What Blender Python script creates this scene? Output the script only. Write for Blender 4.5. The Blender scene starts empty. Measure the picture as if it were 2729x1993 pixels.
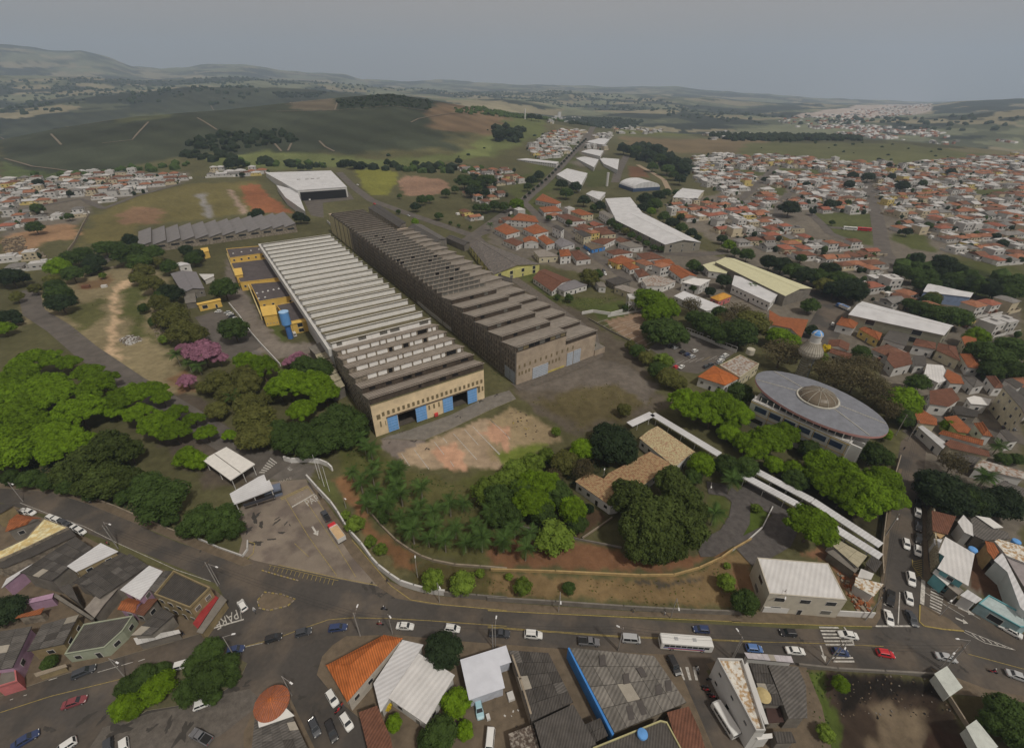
import bpy, bmesh, math, random
import numpy as np
from mathutils import Vector, Matrix
random.seed(7); rng = np.random.default_rng(7)
SC = bpy.context.scene; COL = SC.collection
R = math.radians
# ---------------------------------------------------------------- camera, world, sun, exposure
H = 115.0; F = 1230.0; CX, CY = 1364.5,996.5; HY = 226.6
pitch = math.atan((CY-HY)/F); roll = math.atan2(22,3212)
fw = np.array([0, math.cos(pitch),-math.sin(pitch)]); rt0 = np.array([1,0,0.]); up0 = np.cross(rt0, fw)
c_, s_ = math.cos(roll),math.sin(roll)
RT = rt0*c_+up0*s_; UP = up0*c_-rt0*s_
cam = bpy.data.cameras.new('camera'); camo = bpy.data.objects.new('camera', cam); COL.objects.link(camo)
M = Matrix(((RT[0], UP[0], -fw[0], 0),(RT[1], UP[1], -fw[1], 0),(RT[2], UP[2], -fw[2], H),(0,0,0,1)))
camo.matrix_world = M; cam.sensor_width = 36; cam.lens = 36*F/2729; cam.clip_start = 1; cam.clip_end = 60000
SC.camera = camo
w = bpy.data.worlds.new('World'); SC.world = w; w.use_nodes = True
nt = w.node_tree; nt.nodes.clear()
SUN_EL, SUN_ROT = R(56),R(140)
sky = nt.nodes.new('ShaderNodeTexSky'); sky.sky_type = 'NISHITA'; sky.sun_disc = False
sky.sun_elevation = SUN_EL; sky.sun_rotation = SUN_ROT; sky.dust_density = 4
mx = nt.nodes.new('ShaderNodeMix'); mx.data_type = 'RGBA'; mx.inputs[0].default_value = 0.93
nt.links.new(sky.outputs[0], mx.inputs[6]); mx.inputs[7].default_value = (4.45,3.72,3.12,1)
bg = nt.nodes.new('ShaderNodeBackground'); bg.inputs[1].default_value = 0.1
wo = nt.nodes.new('ShaderNodeOutputWorld'); nt.links.new(mx.outputs[2], bg.inputs[0]); nt.links.new(bg.outputs[0], wo.inputs[0])
sl = bpy.data.lights.new('sun','SUN'); sl.energy = 2.5; sl.angle = R(4); sl.color = (1, .95, .86)
so = bpy.data.objects.new('sun', sl); COL.objects.link(so)
sd = Vector((math.sin(SUN_ROT)*math.cos(SUN_EL),math.cos(SUN_ROT)*math.cos(SUN_EL),math.sin(SUN_EL)))
so.rotation_euler = sd.to_track_quat('Z','Y').to_euler(); so.location = (0,0,200)
SC.cycles.volume_bounces = 2
vs = SC.view_settings; SC.display_settings.display_device = 'sRGB'
vs.view_transform = 'Standard'; vs.look = 'None'; vs.gamma = 1; vs.exposure = -0.12; vs.use_curve_mapping = False
# ---------------------------------------------------------------- pixel regions -> world
RG = {'D': (0,0, .82888),'a': (0,1250,2.2229),'b': (650,1250,2.2229),'c': (1300,1250,2.2229),'e': (1950,1250,2.2234),
      'g': (0,700,2.7529),'h': (650,800,2.7529),'i': (1300,800,2.7529),'j': (1950,750,2.5417),'k': (0,400,3.2314),
      'l': (600,420,3.2314),'m': (1250,300,3.0043),'n': (1950,350,2.9037),'o': (0,80,1.6157),'p': (1300,150,1.5829),
      'q': (860,900,4.524),'t': (1960,860,4.1295),'A': (0,1650,4.8175),'B': (640,1780,6.2833),'C': (1220,1650,4.8175),
      'E': (2400,1300,4.7201),'F': (1860,1700,5.6367),'W': (0,1300,4.72)}
def ray(c, x, y):
    a = RG[c]; px = a[0]+x/a[2]; py = a[1]+y/a[2]
    return fw*F+RT*(px-CX)-UP*(py-CY)
def atz(c, x, y, z=0.):
    d = ray(c, x, y); t = (z-H)/d[2]
    return np.array([d[0]*t, d[1]*t, z])
def azpt(c, x, y, dist):                 # point of that view ray at a horizontal distance: (azimuth, height)
    d = ray(c, x, y); return math.atan2(d[0], d[1]),H+d[2]/math.hypot(d[0], d[1])*dist
# ---------------------------------------------------------------- noise + terrain height
_lat = rng.random((256,256))
def vnoise(x, y):
    x = np.asarray(x, float); y = np.asarray(y, float)
    xi = np.floor(x).astype(int); yi = np.floor(y).astype(int); fx = x-xi; fy = y-yi
    fx = fx*fx*(3-2*fx); fy = fy*fy*(3-2*fy)
    g = lambda i, j: _lat[(xi+i) & 255,(yi+j) & 255]
    return (g(0,0)*(1-fx)+g(1,0)*fx)*(1-fy)+(g(0,1)*(1-fx)+g(1,1)*fx)*fy
def fbm(x, y, o=4):
    s = 0; a = .5; t = 0
    for k in range(o):
        s = s+a*vnoise(x*2**k+17*k, y*2**k+31*k); t += a; a *= .5
    return s/t
RID = []
for dist, pts in ((1350, [(0,318),(150,285),(300,262),(500,245),(740,218),(860,207),(960,222),(1060,240),(1150,255),(1230,266),(1330,284),(1500,300),(1700,306),(2000,318),(2262,348)]),
                  (2900, [(0,240),(200,215),(400,200),(600,195),(900,212),(1100,222),(1300,238),(1500,246),(1700,258),(1900,262),(2050,262),(2262,250)]),
                  (5200, [(0,172),(200,170),(350,178),(500,168),(700,186),(1000,206),(1250,204),(1500,214),(1750,232),(2000,238),(2120,226),(2262,222)]),
                  (9000, [(0,101),(60,106),(120,114),(180,113),(240,128),(290,148),(360,152),(450,147),(540,143),(620,157),(760,165),(800,177),(900,182),(1000,179),(1150,188),(1300,192),(1500,194),(1650,208),(1750,214),(1900,224),(2050,230),(2262,220)])):
    q = sorted(azpt('D', x, y, dist) for x, y in pts)
    RID.append((dist, np.array([a for a, _ in q]),np.array([z for _, z in q])))
def sstep(a, b, x):
    t = np.clip((x-a)/(b-a),0,1); return t*t*(3-2*t)
def inpoly(X, Y, P):
    r = np.zeros(X.shape, bool); n = len(P)
    for i in range(n):
        x0, y0 = P[i]; x1, y1 = P[(i+1) % n]
        if y0 == y1: continue
        c = ((y0 > Y) != (y1 > Y)) & (X < (x1-x0)*(Y-y0)/(y1-y0)+x0); r ^= c
    return r
CREEK = [tuple(atz('e', *p)[:2]) for p in [(440,1200),(830,1218),(1195,1235),(1250,1340),(1420,1580),(1500,1760),(1500,2300),(400,2300),(540,1700),(520,1500),(470,1300)]]
def segdist(X, Y, P):
    d = np.full(X.shape, 1e9)
    for i in range(len(P)):
        ax, ay = P[i]; bx, by = P[(i+1) % len(P)]; vx, vy = bx-ax, by-ay
        t = np.clip(((X-ax)*vx+(Y-ay)*vy)/(vx*vx+vy*vy),0,1); d = np.minimum(d, np.hypot(X-ax-t*vx, Y-ay-t*vy))
    return d
def hgt(x, y):
    x = np.atleast_1d(np.asarray(x, float)); y = np.atleast_1d(np.asarray(y, float))
    d = np.hypot(x, y); az = np.arctan2(x, y); z = np.zeros(d.shape)
    front = sstep(2.2,1.6, np.abs(az))
    far = d > 600
    if far.any():
        D = d[far]; A = az[far]; X = x[far]; Y = y[far]
        z1 = np.interp(A, RID[0][1], RID[0][2]); zz = z1*sstep(640,1350, D)
        k = 600+150*np.sin(A*3)
        prev = z1
        v1 = np.minimum(z1-45,-25.)
        zz = np.where(D > 1350, z1+(v1-z1)*sstep(1350,2000, D),zz); prev = v1
        for (dist, aa, zs),st in zip(RID[1:], (2000,3100,5600)):
            zr = np.interp(A, aa, zs); en = dist
            rise = prev+(zr-prev)*sstep(st, en, D)
            drop = zr-80
            nxt = {2900: 3100,5200: 5600,9000: 12000}[dist]
            zz = np.where(D > st, np.where(D <= en, rise, zr+(drop-zr)*sstep(en, nxt+400, D)),zz); prev = drop*1.
            if dist != 9000: prev = zr+(drop-zr)*sstep(en, nxt+400, np.full(D.shape, float(nxt)))
        zz = zz+(fbm(X/420., Y/420.)-.5)*np.clip((D-900)/40,0,70)*np.where(D > 12000,1, .9)
        z[far] = zz*front[far]
    m = (d < 200) & (x > 20)
    if m.any():
        X = x[m]; Y = y[m]; ins = inpoly(X, Y, CREEK)
        z[m] -= np.where(ins, 3.4*sstep(.3,5, segdist(X, Y, CREEK)),0)
    return z
def hs(x, y): return float(hgt(x, y)[0])
def G(c, x, y, up=0.):                    # view ray -> ground (terrain),lifted by `up`
    d = ray(c, x, y)
    if up or d[2] < -.25*math.hypot(d[0], d[1]):
        t = (up-H)/d[2]
        if t > 0 and math.hypot(d[0]*t, d[1]*t) < 620: return np.array([d[0]*t, d[1]*t, 0.])
    hd = math.hypot(d[0], d[1]); ds = np.geomspace(60,12000,260)
    X = d[0]/hd*ds; Y = d[1]/hd*ds; Z = H+d[2]/hd*ds-up-hgt(X, Y)
    i = int(np.argmax(Z < 0)) if (Z < 0).any() else 259
    if i > 0:
        lo, hi = ds[i-1], ds[i]
        for _ in range(8):
            mid = (lo+hi)/2
            if H+d[2]/hd*mid-up-hs(d[0]/hd*mid, d[1]/hd*mid) < 0: hi = mid
            else: lo = mid
        s = (lo+hi)/2
    else: s = ds[0]
    x, y = d[0]/hd*s, d[1]/hd*s
    return np.array([x, y, hs(x, y)])
def proj(p):
    v = np.array(p, float)-np.array([0,0, H]); zz = v@fw
    return (CX+F*(v@RT)/zz, CY-F*(v@UP)/zz, zz)
def mper(c, x, y, z=0.):                  # metres per region pixel at that place
    p = G(c, x, y, z); return proj(p+np.array([0,0, z]))[2]/F/RG[c][2]
# ---------------------------------------------------------------- materials
MATS = {}
def node(nt, t, **k):
    n = nt.nodes.new(t)
    for a, b in k.items(): setattr(n, a, b)
    return n
def mat(name, col, rough=.85, var=.25, scale=.6, bump=0., kind=None, spec=.3, metal=0, fine=6., col2=None, wave=None, attr=None, trans=0):
    if name in MATS: return MATS[name]
    m = bpy.data.materials.new(name); m.use_nodes = True; nt = m.node_tree; L = nt.links
    b = nt.nodes['Principled BSDF']; b.inputs['Roughness'].default_value = rough; b.inputs['Specular IOR Level'].default_value = spec
    b.inputs['Metallic'].default_value = metal
    tc = node(nt, 'ShaderNodeTexCoord'); gm = node(nt, 'ShaderNodeNewGeometry')
    n1 = node(nt, 'ShaderNodeTexNoise'); n1.inputs['Scale'].default_value = scale; n1.inputs['Detail'].default_value = 5; n1.inputs['Roughness'].default_value = .62
    L.new(gm.outputs['Position'], n1.inputs['Vector'])
    n2 = node(nt, 'ShaderNodeTexNoise'); n2.inputs['Scale'].default_value = fine; n2.inputs['Detail'].default_value = 3
    L.new(gm.outputs['Position'], n2.inputs['Vector'])
    ad = node(nt, 'ShaderNodeMath', operation='MULTIPLY_ADD'); L.new(n2.outputs[0], ad.inputs[0]); ad.inputs[1].default_value = .35; 
    L.new(n1.outputs[0], ad.inputs[2])
    mr = node(nt, 'ShaderNodeMapRange'); L.new(ad.outputs[0], mr.inputs[0]); mr.inputs[1].default_value = .42; mr.inputs[2].default_value = .93
    mr.inputs[3].default_value = 1-var; mr.inputs[4].default_value = 1+var*.6
    if attr:
        ca = node(nt, 'ShaderNodeVertexColor', layer_name=attr); base = ca.outputs[0]
    elif col2:
        mc = node(nt, 'ShaderNodeMix', data_type='RGBA'); mc.inputs[6].default_value = (*col, 1); mc.inputs[7].default_value = (*col2,1)
        n3 = node(nt, 'ShaderNodeTexNoise'); n3.inputs['Scale'].default_value = scale*1.7; n3.inputs['Detail'].default_value = 6; L.new(gm.outputs['Position'], n3.inputs['Vector'])
        r3 = node(nt, 'ShaderNodeMapRange'); L.new(n3.outputs[0], r3.inputs[0]); r3.inputs[1].default_value = .46; r3.inputs[2].default_value = .6
        L.new(r3.outputs[0], mc.inputs[0]); base = mc.outputs[2]
    else:
        rgb = node(nt, 'ShaderNodeRGB'); rgb.outputs[0].default_value = (*col, 1); base = rgb.outputs[0]
    oi = node(nt, 'ShaderNodeObjectInfo'); ro = node(nt, 'ShaderNodeMapRange'); L.new(oi.outputs['Random'], ro.inputs[0])
    rv = {'sheet': .22, 'leaf': .24, 'house': .15}.get(kind, .0); ro.inputs[3].default_value = 1-rv; ro.inputs[4].default_value = 1+rv
    mm = node(nt, 'ShaderNodeMath', operation='MULTIPLY'); L.new(mr.outputs[0], mm.inputs[0]); L.new(ro.outputs[0], mm.inputs[1])
    vm = node(nt, 'ShaderNodeVectorMath', operation='SCALE'); L.new(base, vm.inputs[0]); L.new(mm.outputs[0], vm.inputs['Scale'])
    L.new(vm.outputs[0], b.inputs['Base Color'])
    if bump:
        bp = node(nt, 'ShaderNodeBump'); bp.inputs['Strength'].default_value = bump; bp.inputs['Distance'].default_value = .15
        L.new(n2.outputs[0], bp.inputs['Height']); L.new(bp.outputs[0], b.inputs['Normal'])
    if trans:
        tr = node(nt, 'ShaderNodeBsdfTranslucent'); L.new(vm.outputs[0], tr.inputs[0])
        ms = node(nt, 'ShaderNodeMixShader'); ms.inputs[0].default_value = trans
        L.new(b.outputs[0], ms.inputs[1]); L.new(tr.outputs[0], ms.inputs[2])
        L.new(ms.outputs[0], nt.nodes['Material Output'].inputs[0])
    MATS[name] = m; return m
def wavemat(name, col, period, ang=0., depth=.35, **k):
    """material whose relief and darker tone follow corrugation grooves (world direction ang)"""
    if name in MATS: return MATS[name]
    m = mat(name, col, **k); nt = m.node_tree; L = nt.links; b = nt.nodes['Principled BSDF']
    gm = node(nt, 'ShaderNodeNewGeometry'); mp = node(nt, 'ShaderNodeMapping'); mp.inputs['Rotation'].default_value = (0,0, ang)
    L.new(gm.outputs['Position'], mp.inputs[0])
    wv = node(nt, 'ShaderNodeTexWave'); wv.inputs['Scale'].default_value = 1/period/3.2; wv.inputs['Distortion'].default_value = .4
    L.new(mp.outputs[0], wv.inputs[0])
    vm = b.inputs['Base Color'].links[0].from_node; o = vm.inputs['Scale'].links[0].from_socket
    mr = node(nt, 'ShaderNodeMapRange'); mr.inputs[3].default_value = 1-depth; mr.inputs[4].default_value = 1.05; L.new(wv.outputs[1], mr.inputs[0])  # base colour darkened along the grooves
    mm = node(nt, 'ShaderNodeMath', operation='MULTIPLY'); L.new(o, mm.inputs[0]); L.new(mr.outputs[0], mm.inputs[1]); L.new(mm.outputs[0], vm.inputs['Scale'])
    bp = node(nt, 'ShaderNodeBump'); bp.inputs['Strength'].default_value = .5; bp.inputs['Distance'].default_value = .08
    L.new(wv.outputs[1], bp.inputs['Height']); L.new(bp.outputs[0], b.inputs['Normal'])
    return m
FA = R(32.5)                                 # the factory's cross axis
m_asph = mat('asphalt', (.078, .07, .063),col2=(.13, .106, .084),var=.38, scale=.045, bump=.15, fine=1.1)
m_asph2 = mat('old_asphalt', (.125, .11, .096),var=.4, scale=.15, bump=.2, fine=2.)
m_pave = mat('pavement', (.155, .12, .083),var=.35, scale=.5, bump=.2)
m_pale = mat('pale_pavement', (.3, .25, .19),var=.3, scale=.5)
m_kerb = mat('kerb_stone', (.3, .27, .2),var=.3)
m_yel = mat('yellow_paint', (.36, .28, .09),var=.45, scale=1.5)
m_whp = mat('road_paint', (.52, .5, .46),var=.6, scale=1.8)
m_conc = mat('concrete', (.2, .182, .158),var=.35, scale=.4, bump=.2)
m_white = mat('white_wall', (.6, .59, .57),var=.12, scale=.3, kind='house')
m_wroof = wavemat('white_sheet', (.6, .6, .61), .9, R(60),depth=.06, var=.2, scale=.15)
m_fac = mat('cream_plaster', (.76, .61, .4),var=.25, scale=.25, bump=.1)
m_moss = wavemat('mossy_sheet', (.185, .16, .095),1.0,-FA, depth=.25, var=.35, scale=.35)
m_whclad = mat('white_glazing', (.8, .79, .77),var=.15, scale=.5)
m_dkface = mat('grimy_board', (.085, .065, .05),var=.5, scale=.5)
m_slab = wavemat('grey_brown_sheet', (.34, .295, .25),1.0,-FA, depth=.25, var=.3, scale=.3)
m_bwall = mat('weathered_concrete', (.29, .25, .2),col2=(.17, .145, .115),var=.4, scale=.5, bump=.3)
m_bfront = mat('faded_pink_plaster', (.42, .34, .26),var=.3, scale=.3)
m_glassd = mat('dark_glass', (.03, .033, .038),rough=.25, var=.3, spec=.6)
m_glassg = mat('grey_glass', (.16, .155, .14),rough=.5, var=.35, scale=1.2)
m_olive = mat('olive_shutter', (.2, .16, .09),var=.2)
m_bdoor = mat('blue_door', (.16, .36, .68),var=.1, scale=.6)
m_gdoor = mat('pale_blue_door', (.36, .4, .46),var=.15)
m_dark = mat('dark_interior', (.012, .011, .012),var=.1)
m_fc = wavemat('fibre_cement', (.13, .12, .11), .55, R(60),depth=.3, var=.35, scale=.6, kind='sheet')
m_fc2 = wavemat('fibre_cement_dark', (.085, .077, .07), .55, R(20),depth=.3, var=.35, scale=.6, kind='sheet')
m_clay = wavemat('clay_tile', (.34, .115, .045), .6, R(25),depth=.35, var=.4, scale=.7)
m_clayb = wavemat('brown_tile', (.18, .08, .05), .6, R(25),depth=.3, var=.4, scale=.7)
m_tan = wavemat('tan_tile', (.4, .28, .15), .6,-FA, depth=.25, var=.3, scale=.7, col2=(.3, .16, .09))
m_yelw = mat('yellow_plaster', (.72, .48, .12),var=.15, scale=.4)
m_bsign = mat('blue_wall', (.06, .24, .62),var=.2)
m_cyan = mat('turquoise_paint', (.15, .38, .42),var=.2)
m_pink = mat('pink_plaster', (.42, .27, .38),var=.25)
m_red = mat('red_paint', (.5, .05, .05),var=.2)
m_tank = mat('tank_blue', (.13, .33, .68),var=.1)
m_metal = mat('zinc', (.22, .23, .26),rough=.55, metal=.2, var=.25, scale=.5)
m_fcs = wavemat('store_sheet', (.2, .185, .165), .8, R(35),depth=.3, var=.35, scale=.5, kind='sheet')
m_pole = mat('pole_concrete', (.33, .31, .29),var=.2)
m_lampw = mat('lamp_head_white', (.75, .75, .75),var=.05)
m_bark = mat('bark', (.12, .09, .065),var=.3, scale=2)
m_dirt = mat('brown_dirt', (.16, .1, .06),var=.4, scale=.4)
m_leaf = {}
for k, c in dict(U=(.14, .235, .01),R=(.06, .1, .022),L=(.15, .22, .03),B=(.13, .11, .055),O=(.13, .135, .035),K=(.4, .19, .27),M=(.08, .11, .025),P=(.085, .15, .035),Y=(.65, .5, .03),D=(.03, .05, .02)).items():
    m_leaf[k] = mat('leaves_'+dict(U='bright', R='green', L='lime', B='brown', O='olive', K='pink', M='feathery', P='palm', Y='yellow', D='dark')[k], c, rough=.75, var=.5, scale=.5, kind='leaf', trans=.25, spec=.15, fine=3)
# ---------------------------------------------------------------- mesh helpers
class MB:
    def __init__(s): s.v = []; s.f = []; s.m = []
    def face(s, pts, m=0):
        n = len(s.v); s.v += [tuple(float(q) for q in p) for p in pts]; s.f.append(tuple(range(n, n+len(pts)))); s.m.append(m)
    def prism(s, poly, z0, z1, m=0, mt=None, bottom=False):
        n = len(poly); A = sum(poly[i][0]*poly[(i+1) % n][1]-poly[(i+1) % n][0]*poly[i][1] for i in range(n))
        if A < 0: poly = poly[::-1]
        for i in range(n):
            a = poly[i]; b = poly[(i+1) % n]
            s.face([(a[0], a[1], z0),(b[0], b[1], z0),(b[0], b[1], z1),(a[0], a[1], z1)], m)
        s.face([(p[0], p[1], z1) for p in poly], m if mt is None else mt)
        if bottom: s.face([(p[0], p[1], z0) for p in poly[::-1]], m)
    def box(s, c, sz, rot=0., m=0, taper=1.):
        cx, cy, z = c; hx, hy = sz[0]/2, sz[1]/2; C, S = math.cos(rot),math.sin(rot)
        q = lambda x, y: (cx+x*C-y*S, cy+x*S+y*C)
        lo = [q(-hx, -hy),q(hx, -hy),q(hx, hy),q(-hx, hy)]; hi = [q(x*taper, y*taper) for x, y in ((-hx, -hy),(hx, -hy),(hx, hy),(-hx, hy))]
        z1 = z+sz[2]
        for i in range(4):
            j = (i+1) % 4; s.face([(*lo[i], z),(*lo[j], z),(*hi[j], z1),(*hi[i], z1)], m)
        s.face([(*p, z1) for p in hi], m); s.face([(*p, z) for p in lo[::-1]], m)
    def tube(s, a, b, r0, r1=None, n=6, m=0, cap=True):
        a = Vector(a); b = Vector(b); r1 = r0 if r1 is None else r1; d = (b-a).normalized(); u = d.orthogonal().normalized(); v = d.cross(u)
        A = [a+(u*math.cos(t)+v*math.sin(t))*r0 for t in (2*math.pi*i/n for i in range(n))]; B = [b+(u*math.cos(t)+v*math.sin(t))*r1 for t in (2*math.pi*i/n for i in range(n))]
        for i in range(n): j = (i+1) % n; s.face([A[i], A[j], B[j], B[i]], m)
        if cap: s.face(B, m); s.face(A[::-1], m)
    def lathe(s, c, prof, n=20, m=0, sx=1., sy=1.):
        rings = [[(c[0]+r*sx*math.cos(2*math.pi*i/n),c[1]+r*sy*math.sin(2*math.pi*i/n),c[2]+z) for i in range(n)] for r, z in prof]
        for A, B in zip(rings, rings[1:]):
            for i in range(n): j = (i+1) % n; s.face([A[i], A[j], B[j], B[i]], m)
        s.face(rings[-1], m)
    def mesh(s, name, mats, origin=(0,0,0)):
        me = bpy.data.meshes.new(name); o = origin
        me.from_pydata([(x-o[0], y-o[1], z-o[2]) for x, y, z in s.v], [], s.f)
        for q in (mats if isinstance(mats, (list, tuple)) else [mats]): me.materials.append(q)
        if any(s.m): me.polygons.foreach_set('material_index', s.m)
        me.update(); return me
    def build(s, name, mats, parent=None):
        o = bpy.data.objects.new(name, s.mesh(name, mats, parent.location if parent else (0,0,0)))
        COL.objects.link(o)
        if parent: o.parent = parent if not parent.parent else parent
        return o
def ROOTLOC(o):
    return tuple(o.location) if not o.parent else tuple(Vector(ROOTLOC(o.parent))+o.location)
def part(mb, name, mats, root, label=None):
    loc = ROOTLOC(root)
    o = bpy.data.objects.new(name, mb.mesh(name, mats, loc)); COL.objects.link(o); o.parent = root
    if label: o['label'] = label
    return o
def thing(name, label, cat, loc, group=None, rz=0.):
    o = bpy.data.objects.new(name, None); COL.objects.link(o); o.location = [float(q) for q in loc]; o.rotation_euler = (0,0, rz); o.empty_display_size = .5
    o['label'] = label; o['category'] = cat
    if group: o['group'] = group
    return o
def single(mb, name, mats, label, cat, group=None):
    o = bpy.data.objects.new(name, mb.mesh(name, mats)); COL.objects.link(o); o['label'] = label; o['category'] = cat
    if group: o['group'] = group
    return o
def struct(mb, name, mats, kind='structure', label=None):
    o = bpy.data.objects.new(name, mb.mesh(name, mats)); COL.objects.link(o); o['kind'] = kind
    if label: o['label'] = label
    return o
def setmat(o, m, slot=0):
    if len(o.material_slots) > slot:
        o.material_slots[slot].link = 'OBJECT'; o.material_slots[slot].material = m
def dup(root, loc, rz=0., sc=1., label=None, group=None, mats=None):
    r = root.copy(); COL.objects.link(r); r.location = [float(q) for q in loc]; r.rotation_euler = (0,0, rz)
    r.scale = (sc, sc, sc) if not isinstance(sc, tuple) else sc
    if label: r['label'] = label
    if group: r['group'] = group
    for ch in list(root.children):
        c = ch.copy(); COL.objects.link(c); c.parent = r
        if mats and ch.name.split('.')[0] in mats: setmat(c, mats[ch.name.split('.')[0]])
        for g in ch.children: d = g.copy(); COL.objects.link(d); d.parent = c
    return r
def polyg(spec, z=0.):                        # [(code,x,y)|...] or (code,[...]) -> world xy list
    c, pts = spec
    return [tuple(G(c, x, y, z)[:2]) for x, y in pts]
def nth(k): return ['first','second','third','fourth','fifth','sixth','seventh','eighth','ninth','tenth','eleventh','twelfth'][k] if k < 12 else '%d%s' % (k+1, {1: 'st', 2: 'nd', 3: 'rd'}.get((k+1) % 10 if k > 19 else 0, 'th'))
ORD = ['leftmost','second from the left','third from the left','fourth from the left','fifth from the left','sixth from the left','seventh from the left','eighth from the left','ninth from the left','tenth from the left'] + ['%dth from the left' % k for k in range(11,200)]
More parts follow.
